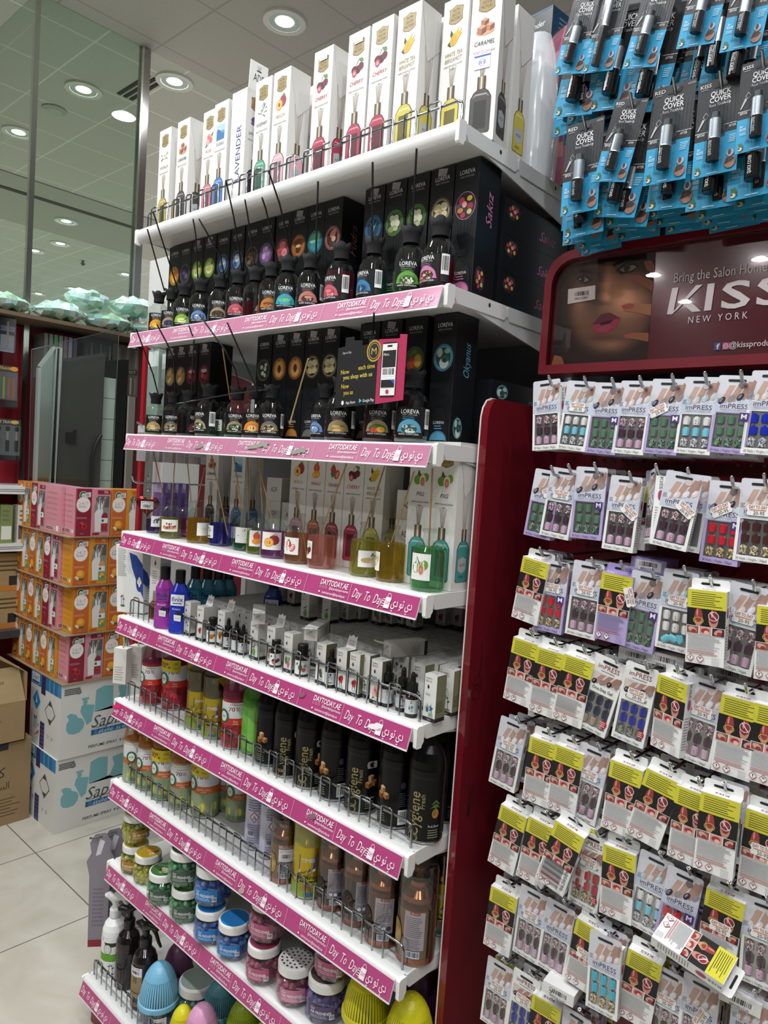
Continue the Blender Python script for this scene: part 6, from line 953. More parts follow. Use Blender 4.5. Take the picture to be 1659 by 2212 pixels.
for r, row in enumerate(ROWS):
    for i, (v, T_, B_, yaw, st) in enumerate(row):
        bk = v in 'KL'; yy = PY-(.03 if (r, i) in ((4, 7), (2, 6), (5, 2), (6, 4), (1, 5)) else 0)-(PD if bk else 0)*.5
        a, c = at(*T_, Y=yy), at(*B_, Y=yy); d = c-a; rl = -math.asin(max(-1, min(1, d.x/d.length)))
        M = TR(a.x, yy, a.z, yaw, rl, -.03 if r < 2 else .02); sc_ = max(.9, min(1.12, d.length/PH)); M = M @ Matrix.Diagonal((1.0, 1.0, sc_, 1))
        parts = pro(pack, v if not bk else ('A' if v == 'K' else 'L'), bk)
        t = put(parts, 'nail_pack', '%s, %s in the %s row of the rack' % (VN[v], ORD[i], ORD[r]), 'nail pack', M, 'press-on nail packs')
        if st:
            S_ = {1: (0, -.052, 0), 2: (-.012, -.058, .5), 3: (.012, -.04, .6), 4: (.014, -.064, -.6), 5: (-.006, -.048, .5), 6: (.028, -.03, -1.2), 7: None, 8: None, 9: (.006, -.06, 1.2)}[st]
            if S_: link('price_sticker', PRICE, t, TR(S_[0], -.0012, S_[1]-(.02 if bk else 0), 0, -S_[2]))
            elif st == 7: x = MB(); x.fr('F', 0, -.0004, 0); x.rect(-.0285, -.118, .0285, -.082, 'e8e6e2'); link('blank_label', x.mesh('blank_label'), t)
            else: x = MB(); x.fr('F', 0, -.0004, 0); x.rect(-.029, -.134, .029, -.078, 'eeecea'); [x.rect(-.024, -.13+k*.0024, .016, -.13+k*.0024+(.0009, .0015, .0012, .0006)[k % 4], '161618') for k in range(20)]; x.txt('0620509', .023, -.106, .009, '222222', .04, rot=PI/2); link('barcode_label', x.mesh('barcode_label'), t)
        hp = at(*T_, Y=.115); hook(T_[0]+4, T_[1]-2, i, r)
        nb = 3
        for k in range(1, nb+1):
            v2 = v if k < 2 and RN.random() < .6 else ('A' if RN.random() < .75 else 'B'); b2 = RN.random() < .35
            if v2 in 'KL': b2 = True
            pp = pro(pack, ('A' if v2 != 'L' else 'L') if b2 else v2, b2)
            M2 = TR(a.x+RN.uniform(-.004, .005), yy+.004+(PD+.007)*k+(.0 if not bk else PD*.5), a.z-.001*k, yaw*.3+RN.uniform(-.05, .05), rl*.4+RN.uniform(-.04, .03), 0)
            put([p_ for p_ in pp if p_[0] == 'carton'], 'nail_pack', 'nail pack hanging behind the front pack of its hook, only edges showing', 'nail pack', M2, 'nail packs behind the front ones')
# packs that lie or stand loose in the rack
def loose(px, py, y, label, M, v='A', back=True):
    p = at(px, py, Y=y); put([q for q in pro(pack, v, back) if q[0] == 'carton'], 'nail_pack', label, 'nail pack', TR(p.x, y, p.z) @ M, 'press-on nail packs')
loose(1600, 2112, .1, 'white nail pack lying sideways across the lower hooks', Matrix.Rotation(1.75, 4, 'Y') @ Matrix.Rotation(-1.25, 4, 'Z'))
bc = MB(); bc.box(-.032, .032, 0, .09, -.0115, .0115, 'e4e2e0', 'satin'); bc.fr('F', 0, 0, 0); bc.bars(-.022, -.006, .022, .007, bg='eceae8'); bc.txt('BPM01US', 0, -.009, .005, '3a3a3c', .03)
bl = MB(); bl.box(-.032, .032, 0, .09, -.0125, .0125, 'a898cc', 'satin'); bl.fr('F', 0, 0, 0); bl.rect(-.024, -.009, .024, .009, 'e8e6ea'); bl.bars(-.02, -.004, .02, .008, bg='e8e6ea'); bl.txt('BPAM07', 0, -.0065, .005, '3a3a3c', .026)
mb1, mb2 = bc.mesh('carton'), bl.mesh('carton')
for px, py, y, m_, lb in ((1400, 1222, .17, mb2, 'lavender nail pack lying end on between the second and third row'), (1373, 1417, .17, mb1, 'white nail pack lying end on, left of two under the third row'), (1437, 1427, .17, mb1, 'white nail pack lying end on, right of two under the third row'), (1572, 1455, .2, mb1, 'white nail pack lying end on under the right end of the third row'), (1205, 2147, .12, mb1, 'white nail pack lying end on with barcode near the picture bottom'), (1598, 2165, .14, mb1, 'white nail pack end on with barcode at the lower right of the rack')):
    put([('carton', m_, (), None, None, None)], 'nail_pack', lb, 'nail pack', TR(*at(px, py, Y=y), .12, .05), 'press-on nail packs')
# ---------------------------------------------------------------- hair touch-up cards above the sign
def qcard(top, wand):
    w, h = .038, .168; b = MB(); b.slab([(-w, -h), (w, -h), (w, 0), (-w, 0)], 0, .0006, '2f3033', 'satin'); b.fr('F', 0, 0, 0); bl_ = '2a9ac8'
    b.D([(-w, -h), (w, -h), (w, -.098), (.014, -.098), (.014, -.104), (-w, -.112)], bl_); b.rect(-w, -h, -.012, -.105, '2f9fcc'); b.rect(-w, -.0905, -.012, -.0895, 'd8d8d8'); b.rect(.012, -.0845, w, -.0835, 'd8d8d8')
    for i in range(12): b.rect(-w+.002+.0062*i, -.088, -w+.0028+.0062*i, -.03, '3a3a3d')
    b.D([(-.01, -.012), (.012, -.012), (.014, -.014), (.012, -.016), (-.01, -.016), (-.012, -.014)], '121214')
    b.txt(top, -w+.004, -.009, .009, 'e0e0e0', .019, 'l', bold=.5); b.lines(-w+.006, -w+.018, -.0165, -.014, 1, 'a8a8a8'); b.txt('QUICK', .002, -.026, .013, 'f0f0f0', .034, bold=.5); b.txt('COVER', .002, -.0365, .013, 'f0f0f0', .036, bold=.5); b.txt('Root Touch-Up', .002, -.0455, .0075, 'e0e0e0', .036)
    b.txt('LGC03', w-.008, -.006, .005, 'c8c8c8', .012); b.txt('BEFORE', -w+.011, -.094, .006, 'e8e8e8', .013); b.txt('AFTER', w-.012, -.089, .006, 'e8e8e8', .012)
    b.D([(-w+.004, -.085), (-w+.006, -.086), (-w+.016, -.068), (-w+.012, -.066)], 'b8b8b8'); b.D([(-w+.0125, -.067), (-w+.0165, -.069), (-w+.021, -.06), (-w+.0165, -.057)], '1a1a1c'); b.ring(-w+.017, -.0625, .005, .0065, .0006, 'e0e0e0', n=4)
    b.txt('for', -w+.006, -.119, .007, 'f4f8fa', .006, 'l', sh=.3); b.txt('ROOTS', -w+.006, -.125, .007, 'f4f8fa', .011, 'l', bold=.6); b.lines(-w+.006, -w+.02, -.136, -.13, 3, 'b8e0f0'); b.lines(.022, w-.002, -.118, -.104, 5, 'b8e0f0')
    b.art('leaf', -w+.01, -.156, .008, .009); b.ell(-w+.009, -.161, .004, .0035, 'd8c8a8'); b.ell(-w+.007, -.16, .0018, .0018, '5a3a28'); b.lines(-w+.016, -.006, -.151, -.146, 2, '1a5a78'); b.lines(-.012, .006, -.166, -.163, 1, 'c0e4f0')
    b.ell(.026, -.152, .0095, .0105, '9a7060'); b.D([(.017, -.155), (.02, -.144), (.028, -.142), (.034, -.147), (.03, -.152)], '3a2a28'); b.ell(.026, -.136, .006, .006, 'b8a8b0'); b.ell(.025, -.135, .003, .005, '4a4048')
    o = [P('card', b)]
    s = MB(); s.M = Matrix.Translation((0, -.0118, 0))
    if wand: s.lathe([(0, -.16), (.009, -.16), (.009, -.085), (.0085, -.083)], '141416', 'gloss', 18); s.lathe([(.0085, -.083), (.0075, -.08), (.0075, -.02), (.005, -.01), (0, -.01)], 'c8ccd2', 'foil', 18)
    else: s.lathe([(0, -.148), (.0108, -.148), (.0112, -.146), (.0112, -.112)], '121214', 'gloss', 18); s.lathe([(.0112, -.112), (.0104, -.11), (.0104, -.078), (.0085, -.076)], 'c4c8ce', 'foil', 18); s.lathe([(.0085, -.078), (.0075, -.066), (0, -.062)], '2a2a2c', 'satin', 14)
    s.cyl(.0115, 0, 0, 0, .0); s.txt('QUICK COVER', -.002, -.129, .007, 'e8e8e8', .026, rot=PI/2, bold=.5)
    o.append(P('colour_stick', s))
    f = MB(); x = .0165; y = -.025
    pts = [(-x, 0), (-x*.8, y*.75), (-x*.35, y), (x*.35, y), (x*.8, y*.75), (x, 0)]; t0, t1 = (-.152, -.055) if not wand else (-.164, -.004)
    f.add([(u, v, z) for z in (t0, t1) for u, v in pts], [(k, k+1, k+7, k+6) for k in range(5)]+[(0, 1, 2, 3, 4, 5), (11, 10, 9, 8, 7, 6)], 'f0f4f6', 'film'); o.append(P('blister', f))
    return o
Q = K7((1150, 0, .3068))
def card_at(T_, B_, y, label, top='RED', wand=0, yaw=0, group='hair touch-up cards', tip=0, full=1, name='touch_up_card'):
    a, c = at(*T_, Y=y), at(*B_, Y=y); d = c-a; rl = -math.asin(max(-1, min(1, d.x/d.length))); k = max(.85, min(1.3, d.length/.168))
    pp = pro(qcard, top, wand); put(pp if full else pp[:2], name, label, 'hair product card', TR(a.x, y, a.z, yaw, rl, tip) @ Matrix.Scale(k, 4), group)
    return a
QC = [((Q(410, -60), Q(265, 470)), .1, 'RED', 0, 'tilted touch-up card, first in the upper row beside the pink bag'), ((Q(600, -90), Q(455, 500)), .1, 'RED', 1, 'touch-up card with a long dark wand, second in the upper row'), ((Q(930, -150), Q(790, 330)), .1, 'RED', 0, 'tilted touch-up card, third in the upper row'), ((Q(1300, -330), Q(1190, 130)), .1, 'KISS', 0, 'touch-up card cut by the picture top, fourth in the upper row'), ((Q(1600, -330), Q(1490, 200)), .1, 'KISS', 0, 'touch-up card cut by the picture top, fifth in the upper row'),
      ((Q(375, 852), Q(325, 1500)), .12, 'RED', 0, 'upright touch-up card, first in the lower row, nearest the shelves'), ((Q(705, 695), Q(545, 1262)), .11, 'RED', 0, 'tilted touch-up card, second in the lower row'), ((Q(1005, 590), Q(925, 1285)), .12, 'RED', 0, 'touch-up card, third in the lower row under the large bent hook'), ((Q(1330, 545), Q(1275, 1230)), .12, 'KISS', 0, 'touch-up card with glossy glare, fourth in the lower row'), ((Q(1625, 410), Q(1575, 1050)), .11, 'KISS', 0, 'touch-up card, fifth in the lower row at the picture edge')]
for i, ((T_, B_), y, tp, wd_, lb) in enumerate(QC):
    a = card_at(T_, B_, y, lb, tp, wd_)
    b = MB(); b.tube([(0, .31, -.02), (0, .03, -.02), (0, .012, -.017), (0, -.004, .004)], .003, 'a8acb0', 'metal', 8); put([P('rod', b)], 'peg_hook', 'chrome peg hook carrying the %s touch-up card of the %s row' % (ORD[i % 5], ('upper', 'lower')[i//5]), 'hook', TR(a.x+.002, y-.012, a.z-.0), 'chrome peg hooks above the sign')
    for k in range(1, 5):
        o = Vector((RN.uniform(-.012, .018), .022*k+.006, -.008*k+RN.uniform(-.012, .0)))
        c = at(*B_, Y=y)-at(*T_, Y=y); rl = -math.asin(c.x/c.length)*(.9-.2*k)
        put(pro(qcard, tp, 0)[:2], 'touch_up_card', 'touch-up card hanging behind the front card of its hook above the sign', 'hair product card', TR(a.x+o.x, y+o.y, a.z+o.z, 0, rl+RN.uniform(-.06, .06)) @ Matrix.Scale(1.12, 4), 'touch-up cards behind the front ones')
for i, (px, py) in enumerate(((1275, 395), (1352, 440), (1440, 410), (1540, 395), (1625, 380), (1300, 250), (1395, 220), (1500, 190), (1600, 170), (1250, 190))):
    p = at(px, py-95, Y=.27)
    for k in range(2): put(pro(qcard, 'RED', 0)[:2], 'touch_up_card', 'touch-up card in the shaded back row above the sign', 'hair product card', TR(p.x+RN.uniform(-.006, .006), .27+.03*k, p.z-.006*k, 0, .02+RN.uniform(-.05, .05)) @ Matrix.Scale(1.1, 4), 'touch-up cards in the back row')
# parcels between the cartons and the cards
b = MB(); b.box(-.06, .06, -.09, .09, 0, .085, '08090c', 'dark', R='2a4a68', T='9a9aa0'); b.fr('F', 0, -.09, 0); b.txt('grinder', .008, .05, .022, 'd8dce0', .06, sh=.2, bold=.5); b.ell(-.034, .05, .006, .012, '5a98c0'); b.ell(-.033, .066, .005, .004, '5a98c0'); b.lines(-.03, .04, .02, .034, 2, '8a9098'); b.rect(-.06, .08, .06, .085, '4a6a88'); b.fr('R', .06, 0, 0); b.lines(-.06, .06, .02, .07, 4, '6a90b0')
gm = [P('carton', b)]
p = at(1165, 95, Y=.62)
for k, lb in enumerate(('lower black grinder carton under the printed one', 'upper black grinder carton with blue foot mark above the pink bag')):
    put(gm, 'grinder_carton', lb, 'box', TR(p.x+.02, .66, p.z-.12+.087*k, -.1) @ Matrix.Scale(1.0, 4), 'black grinder cartons')
bk_ = MB(); bk_.box(-.5, .3, -.12, .12, -.03, 0, 'd8d8d6', 'satin'); put([P('plate', bk_)], 'rear_shelf', 'white shelf edge behind carrying the grinder cartons', 'shelf', TR(p.x+.05, .663, p.z-.123))
def bag(col, folds, seed, W, H, D_):
    b = MB(); g = random.Random(seed); n, m = 18, 12; V = []
    for i in range(m+1):
        v = i/m; ww = math.sin(PI*min(1, max(0.02, .1+.85*v)))**.35
        for j in range(n):
            a = 2*PI*j/n; w = 1+.08*sin(5*a+v*6+seed)+.06*g.uniform(-1, 1)
            V.append((W*ww*cos(a)*w, D_*ww*sin(a)*w, H*v))
    for i in range(m):
        for j in range(n): b.add([V[i*n+j], V[i*n+(j+1) % n], V[(i+1)*n+(j+1) % n], V[(i+1)*n+j]], [(0, 1, 2, 3)], folds[g.randrange(len(folds))], 'wrap', 1)
    b.add(V[-n:], [tuple(range(n))], col, 'wrap'); return b
b = bag('c07a98', ('b8708c', 'c8849c', '9a5a70', 'c89a80', 'd090a8', 'a86880', 'c08870'), 4, .11, .385, .058); f2 = bag('f0e8ec', ('f0e8ec',), 4, .113, .39, .061)
for i in range(len(f2.m)): f2.m[i] = 'film'
p = at(1215, 330, Y=.455); put([P('contents', b), P('clear_bag', f2)], 'pink_bag', 'clear bag of pink and tan bath sponges beside the touch-up cards', 'bag', TR(p.x+.0, .476, SH[1]+.02))
# ---------------------------------------------------------------- stacked freshener sets on perfume cartons (left)
def awbox(pink):
    w, d, h = .087, .055, .23; m, dk = ('d8929e', '8a1e34') if pink else ('dc982c', 'c8662a'); b = MB(); b.box(-w, w, -d, d, 0, h, m, 'satin', T=mixh(m, '6a5a90', .25)); b.fr('F', 0, -d, 0)
    b.rect(-w, 0, -.008, h, dk); b.rect(-w, 0, -w+.006, h, mixh(dk, m, .5)); u = -.05
    b.ell(u, .196, .0195, .022, 'e8efe6'); b.ell(u, .196, .0175, .02, '246a3c'); b.ell(u, .196, .01, .0115, 'e4ece2'); b.txt('AW', u, .196, .013, '246a3c', .015, bold=.6)
    b.ell(u, .152, .036, .04, mixh(dk, 'f0c080', .3)); b.ell(u+.002, .153, .034, .037, 'f0efec'); b.txt('24/7', u+.002, .158, .024, 'd8a898', .048); b.lines(u-.022, u+.024, .138, .147, 2, '8a8a8c')
    b.lines(u-.03, u+.03, .083, .094, 2, mixh(dk, 'ffffff', .5)); b.art('redrose' if pink else 'orange', u, .05, .028, .028); b.lines(u-.01, u+.012, .008, .016, 2, mixh(dk, 'ffffff', .4))
    b.D([(.012, .025), (.022, .018), (w-.01, .018), (w-.006, .022), (w-.006, .196), (.02, .196), (.006, .14)], '8a8a88'); b.rect(.02, .14, w-.007, .195, '5c5a58')
    b.D([(.012, .02), (.046, .02), (.05, .13), (.064, .19), (.056, .19), (.044, .15), (.036, .19), (.03, .19), (.028, .15), (.016, .18), (.012, .176), (.02, .13), (.008, .11)], 'e6e6e4')
    for x0, x1 in ((.02, .012), (.034, .032), (.046, .056)): b.D([(x0, .13), (x0+.003, .13), (x1+.006, .186), (x1, .186)], '4a4846')
    b.D([(.042, .022), (w-.012, .022), (w-.012, .07), (.042, .07)], '7aa050' if not pink else 'a02c40'); b.rect(.042, .062, w-.012, .088, 'e8e8ea'); b.ell(.05, .075, .006, .007, '246a3c'); b.D([(.042, .088), (w-.012, .088), (w-.014, .106), (.062, .116), (.046, .106)], 'd89a68' if not pink else '8a1e38'); b.art('orange' if not pink else 'redrose', .06, .044, .014, .014)
    b.rect(.02, .205, w-.004, .224, dk); b.txt('70', .062, .2145, .017, 'f0e0c8', .02, bold=.8); b.rect(.0, .006, .034, .015, dk)
    b.D([(u+.008, .186), (u+.036, .19), (u+.036, .214), (u+.008, .21)], 'e0dce2'); b.lines(u+.011, u+.033, .192, .206, 3, '7a7a88', .6)
    for f_, x in (('L', -w), ('R', w)):
        b.fr(f_, x, 0, 0)
        for q in range(6): b.lines(-d*.8, d*.8, .06+.026*q, .07+.026*q, 2, mixh(m, '7a2a3a' if pink else '9a5a18', .25))
        b.rect(-d*.9, .01, d*.9, .034, mixh(m, 'ffffff', .2)); b.lines(-d*.8, d*.3, .014, .03, 3, '3a3a3a', .6); b.D([(d*.62, .012), (d*.8, .022), (d*.62, .032), (d*.44, .022)], 'f0eeee')
    b.fr('B', 0, d, 0)
    for q in range(6): b.lines(-w*.8, w*.8, .06+.026*q, .07+.026*q, 2, mixh(m, '7a2a3a', .18))
    b.rect(-w*.9, .01, w*.4, .03, mixh(m, 'ffffff', .25)); b.lines(-w*.85, w*.3, .013, .027, 2, '3a3a3a', .6); b.rect(w*.5, .01, w*.8, .036, 'f0eeee')
    return [P('carton', b)]
TZ = (.7455, .983, 1.2205, 1.458); LV = ('bottom', 'second', 'third', 'top')
b = MB(); b.box(-1.9, -1.21, .365, 1.0, 0, .004, 'a08a6a', 'brown'); shm = b.mesh('cardboard_sheet')
for k, z in enumerate(TZ):
    put([('sheet', shm, (), None, None, None)], 'cardboard_sheet', 'thin brown cardboard sheet under the '+LV[k]+' tier of freshener sets', 'cardboard', (0, 0, z-.0047), 'cardboard sheets between the tiers')
    rt = ((1, 0, 0), (0, 0, 0), (0, 0, 0), (1, 0, 0))[k]; lf = ((0, 0, 0), (0, 0, 1), (0, 0, 1), (0, 1, 2))[k]; dx = (.0, .012, .0, .004)[k]
    for j, pk in enumerate(rt):
        put(pro(awbox, pk), 'freshener_set', '%s freshener set carton, %s from the corner on the aisle side, %s tier' % (('orange', 'pink')[pk], ORD[j], LV[k]), 'box', TR(-1.283+RN.uniform(-.003, .003), .484+.179*j+dx, z+.0005, PI/2+RN.uniform(-.015, .015)), 'freshener set cartons')
    for j, pk in enumerate(lf):
        tail = ', showing its plain side' if pk == 2 else ''
        put(pro(awbox, min(pk, 1)), 'freshener_set', '%s freshener set carton, %s of the cardboard box side, %s tier%s' % (('orange', 'pink', 'pink')[pk], ORD[j], LV[k], tail), 'box', TR(-1.79+.18*j, .437, z+.0005, PI if pk == 2 else RN.uniform(-.01, .01)), 'freshener set cartons')
def sapil():
    b = MB(); x0, x1, y0, y1, h = -1.575, -1.223, .364, 1.0, .369; b.box(x0, x1, y0, y1, 0, h, 'd9d8d4', 'card'); b.fr('R', x1, y0, 0); tq = '7ab0b8'
    def bl(pts): b.D([(.6*x, h*y) for x, y in pts], tq)
    bl([(.05, .38), (.07, .33), (.11, .31), (.16, .32), (.19, .37), (.2, .44), (.18, .5), (.14, .53), (.13, .57), (.08, .6), (.05, .58), (.07, .52), (.05, .47)]); bl([(.16, .6), (.18, .54), (.22, .4), (.26, .44), (.28, .66), (.22, .68), (.2, .7), (.17, .68)]); b.ell(.6*.2, h*.72, .012, .014, tq); b.rect(.6*.17, h*.75, .6*.23, h*.78, tq)
    bl([(.28, .56), (.29, .86), (.36, .9), (.44, .88), (.44, .6), (.47, .62), (.49, .7), (.5, .6), (.62, .56), (.62, .64), (.28, .56)]); bl([(.46, .6), (.5, .74), (.48, .86), (.56, .88), (.63, .85), (.6, .72), (.63, .58), (.5, .57)]); bl([(.66, .6), (.7, .84), (.78, .84), (.8, .6)])
    b.txt('Sapil', .205, h*.44, .075, '38424a', .16, sh=.3, bold=.4) if 0 else b.txt('Sapil', .3*.6+.06, h*.43, .085, '4a5258', .17, 'l' if 0 else 'c', .02, .35)
    b.D([(.15, h*.335), (.2, h*.345), (.4, h*.36), (.2, h*.332)], '4a5258'); b.rect(.155, h*.24, .43, h*.315, '2f7ab0')
    for q in range(9): b.rect(.16+.03*q, h*.24, .168+.03*q, h*.315, '3a4450')
    b.txt('style scents', .29, h*.277, .026, 'd0e0e8', .2, sh=.3); b.txt('PERFUME SPRAY  4 DOZ. PACK', .29, h*.09, .02, '3a3a3c', .29, bold=.5); b.lines(.015, .1, h*.85, h*.94, 4, '5a5a5c', .6); b.ring(.085, h*.88, .012, .014, .002, '5a5a5c')
    b.fr('L', x0, y1, 0); b.fr('F', (x0+x1)/2, y0, 0); w = (x1-x0)/2
    b.rect(-w, h*.82, w, h, '2f86c0')
    for q in range(16): b.rect(-w+.3*w+q*.0165, h*.82, -w+.3*w+q*.0165+.007, h, ('2a5a80', '4aa0d0', '38505c')[q % 3])
    b.rect(-w*.92, h*.84, -w*.4, h*.99, 'cfd6d8'); b.txt('Sapil', -w*.66, h*.93, .03, '5a6468', .07, sh=.3); b.rect(-w*.9, h*.845, -w*.42, h*.875, '2a5a78')
    b.rect(-.05, h*.74, .0, h, '352a5a'); b.rect(-.05, 0, .0, h*.36, '352a5a')
    for q in range(6): b.rect(-.045, h*(.02+.055*q), -.005, h*(.04+.055*q), '5a5088')
    b.D([(-.1, h*.48), (-.055, h*.62), (-.1, h*.76), (-.145, h*.62)], '2a80c0'); b.D([(-.108, h*.58), (-.1, h*.7), (-.092, h*.58)], 'e8eef2'); b.D([(.06, h*.38), (.12, h*.55), (.06, h*.72), (0, h*.55)], '4a5450'); b.D([(.06, h*.4), (.113, h*.55), (.06, h*.7), (.007, h*.55)], 'd4d4d0'); b.D([(.04, h*.64), (.06, h*.7), (.08, h*.64)], '3a4440'); b.D([(.04, h*.46), (.08, h*.46), (.06, h*.4)], '3a4440')
    for x in (-.12, -.1): b.rect(x, h*.22, x+.004, h*.38, '3a3a3c'); b.D([(x-.006, h*.36), (x+.01, h*.36), (x+.002, h*.41)], '3a3a3c')
    b.txt('e', -.07, h*.3, .035, '5a5a5c'); b.ring(.045, h*.22, .01, .012, .002, '4a4a4c', n=3); b.ring(.09, h*.22, .012, .012, .003, '4a4a4c', n=3)
    return [P('carton', b)]
put(pro(sapil), 'perfume_carton', 'lower white perfume shipping carton with turquoise bottle shapes, standing on the floor', 'carton', TR(-.012, -.004, .0005), 'white perfume cartons'); put(pro(sapil), 'perfume_carton', 'upper white perfume shipping carton with turquoise bottle shapes, under the freshener sets', 'carton', TR(0, .004, .371), 'white perfume cartons')
# brown boxes
b = MB(); x0, x1, y0, y1 = -2.15, -1.475, -.55, .34; b.box(x0, x1, y0, y1, 0, .42, 'a08660', 'brown'); b.fr('R', x1, 0, 0)
b.txt('\ufeae\ufeee\ufee0\ufedb', .16, .27, .07, '2a241c', .12); b.txt('\ufe94\ufedf\ufe8e\ufeb4\ufedf\ufe8d', .19, .2, .05, '2a241c', .1); b.lines(.05, .32, .04, .14, 6, '5a4a34', .3); b.rect(.12, .38, .23, .42, '2a2a28'); b.ring(.1, .17, .03, .014, .002, '3a3020', n=4)
put([P('carton', b)], 'brown_carton', 'closed brown shipping carton with printed lettering on the floor at the picture edge', 'carton', (0, 0, .0005), 'brown cartons')
b = MB(); x1 = -1.455; b.box(x1-.004, x1, -.55, .3, .0, .2, 'a58a62', 'brown'); b.box(-2.1, -2.096, -.55, .3, 0, .34, 'a58a62', 'brown'); b.box(-2.1, x1, .296, .3, 0, .34, 'a58a62', 'brown'); b.box(-2.1, x1, -.55, .3, 0, .004, 'a58a62', 'brown'); b.box(-2.1, x1, -.55, -.546, 0, .34, 'a58a62', 'brown')
b.fr('R', x1, 0, 0); b.lines(.0, .22, .1, .19, 3, '6a5638', .25); b.rect(.12, .08, .15, .18, 'e4e4e0'); b.ring(.135, .12, .01, .012, .003, '3a4a80'); b.ring(.02, .07, .012, .018, .003, '5a4a34', n=4)
f = MB(); f.slab([(-.42, 0), (.42, 0), (.4, .17), (-.4, .17)], -.002, .002, 'b09870', 'brown'); f.fr('B', 0, .0021, 0); 
f.fr('F', 0, -.0021, 0); f.txt('60600068', .28, .1, .02, '5a4a34', .09)
g = MB(); g.slab([(-.3, 0), (.3, 0), (.29, .2), (-.29, .2)], -.002, .002, 'a89068', 'brown')
put([P('body', b), P('flap', f, loc=TR(x1-.002, -.125, .2, PI/2, 0, -.28)), P('flap', g, loc=TR(-1.78, .298, .34, PI, 0, -1.0))], 'brown_carton', 'opened brown carton with raised flaps on top of the closed one', 'carton', (0, 0, .4215), 'brown cartons')
b = MB(); b.slab([(0, 0), (.16, .05), (.16, .09), (.1, .1)], 0, .003, 'b02838', 'satin'); put([P('sheet', b)], 'red_flyer', 'red paper corner sticking out between brown and white cartons', 'flyer', TR(-1.47, .345, .43, PI/2-.3))
# ---------------------------------------------------------------- racks and display furniture in the background
BX = -2.12
b = MB(); b.box(BX-.02, BX, -1.2, 3.0, 0, 2.56, '7a1824', 'satin'); put([P('board', b)], 'background_rack_wall', 'dark red rack wall behind the brush packs at the left edge', 'rack wall', (0, 0, 0))
b = MB(); b.box(BX+.001, BX+.3, -1.2, 2.9, 2.54, 2.56, '6a5a44', 'brown'); put([P('board', b)], 'rack_top_shelf', 'brown board shelf carrying the pale green plastic bags', 'shelf', (0, 0, 0))
b = MB(); b.box(BX+.002, BX+.03, .36, .46, .5, 2.53, 'a02030', 'satin'); put([P('post', b)], 'red_post', 'bright red post beside the brush packs', 'post', (0, 0, 0))
def brushpack(top, kind):
    b = MB(); b.slab([(-.09, -.22), (.09, -.22), (.09, 0), (-.09, 0)], 0, .003, '1c1c20', 'satin'); b.fr('F', 0, 0, 0)
    if kind == 0:
        b.rect(-.088, -.218, .088, -.13, 'b8b4c4'); b.rect(-.09, -.11, .09, -.085, 'a8a4d0'); b.txt('MAKE UP BRUSH', 0, -.0975, .022, '2a2440', .16, bold=.6); b.ell(.06, -.014, .02, .01, 'd8c040')
        for q in range(4): b.rect(-.07+.04*q, -.2, -.06+.04*q, -.06, ('1a1a1c', 'c8a890')[q % 2])
    elif kind == 1:
        b.rect(-.09, -.03, .09, 0, '3a3428'); b.txt('QUALITY TRAVEL', -.01, -.015, .02, 'c8b070', .14, bold=.8); b.ell(.07, -.014, .02, .012, 'd89030'); b.rect(-.09, -.22, .09, -.18, '16161a'); b.rect(-.088, -.178, .088, -.032, '7a7a7e')
        for q in range(7): b.rect(-.08+.024*q, -.17, -.07+.024*q, -.06, ('d04a80', 'd04a80', 'd04a80', 'a0d040', 'a0d040', 'd87038', 'd87038')[q])
        b.ell(-.06, -.075, .018, .022, 'd05a90')
    else:
        b.rect(-.09, -.03, .09, 0, '3a3830'); b.txt('QUALITY TRAVEL', -.01, -.015, .02, 'b8b4a8', .14, bold=.8); b.ell(.06, -.014, .02, .01, 'c0a050'); b.rect(-.088, -.19, .088, -.032, '7a8280')
        for q in range(4): b.rect(-.075+.045*q, -.17, -.055+.045*q, -.11, '22262a'); b.rect(-.07+.045*q, -.11, -.06+.045*q, -.06, 'c8a898'); b.ell(-.065+.045*q, -.05, .012, .014, '2a2a2c')
    f = MB(); f.box(-.088, .088, -.02, -.001, -.215, -.03, 'e8ecec', 'film'); return [P('card', b), P('blister', f)]
for i, (px, py, k, lb) in enumerate(((12, 668, 0, 'upper brush set pack with a lavender band at the left picture edge'), (18, 790, 1, 'middle brush set pack with pink, green and orange handles at the left edge'), (24, 906, 2, 'lower brush set pack with grey brushes at the left edge'), (-40, 668, 0, 'brush set pack cut off by the left picture edge'))):
    p = at(px, py, X=BX+.22); put(pro(brushpack, '', k), 'brush_pack', lb, 'brush pack', TR(p.x, p.y-.04, p.z, PI/2) @ Matrix.Scale(1.0, 4), 'brush packs on the rack')
for i in range(7):
    p = at(100+9*i, 690, X=BX+.12); b = MB(); b.slab([(-.07, -.24), (.07, -.24), (.07, 0), (-.07, 0)], 0, .02, ('7a8078', '8a9488', '6aa870', '9aa89a', '9a7a84', 'a8a0c4', '50585a')[i], 'wrap'); put([P('pack', b)], 'hanging_pack', 'thin plastic pack hanging edge on under the bags, %s from the red post' % ORD[i], 'pack', TR(BX+.09, .545+.027*i, 2.5, PI), 'thin packs under the bags')
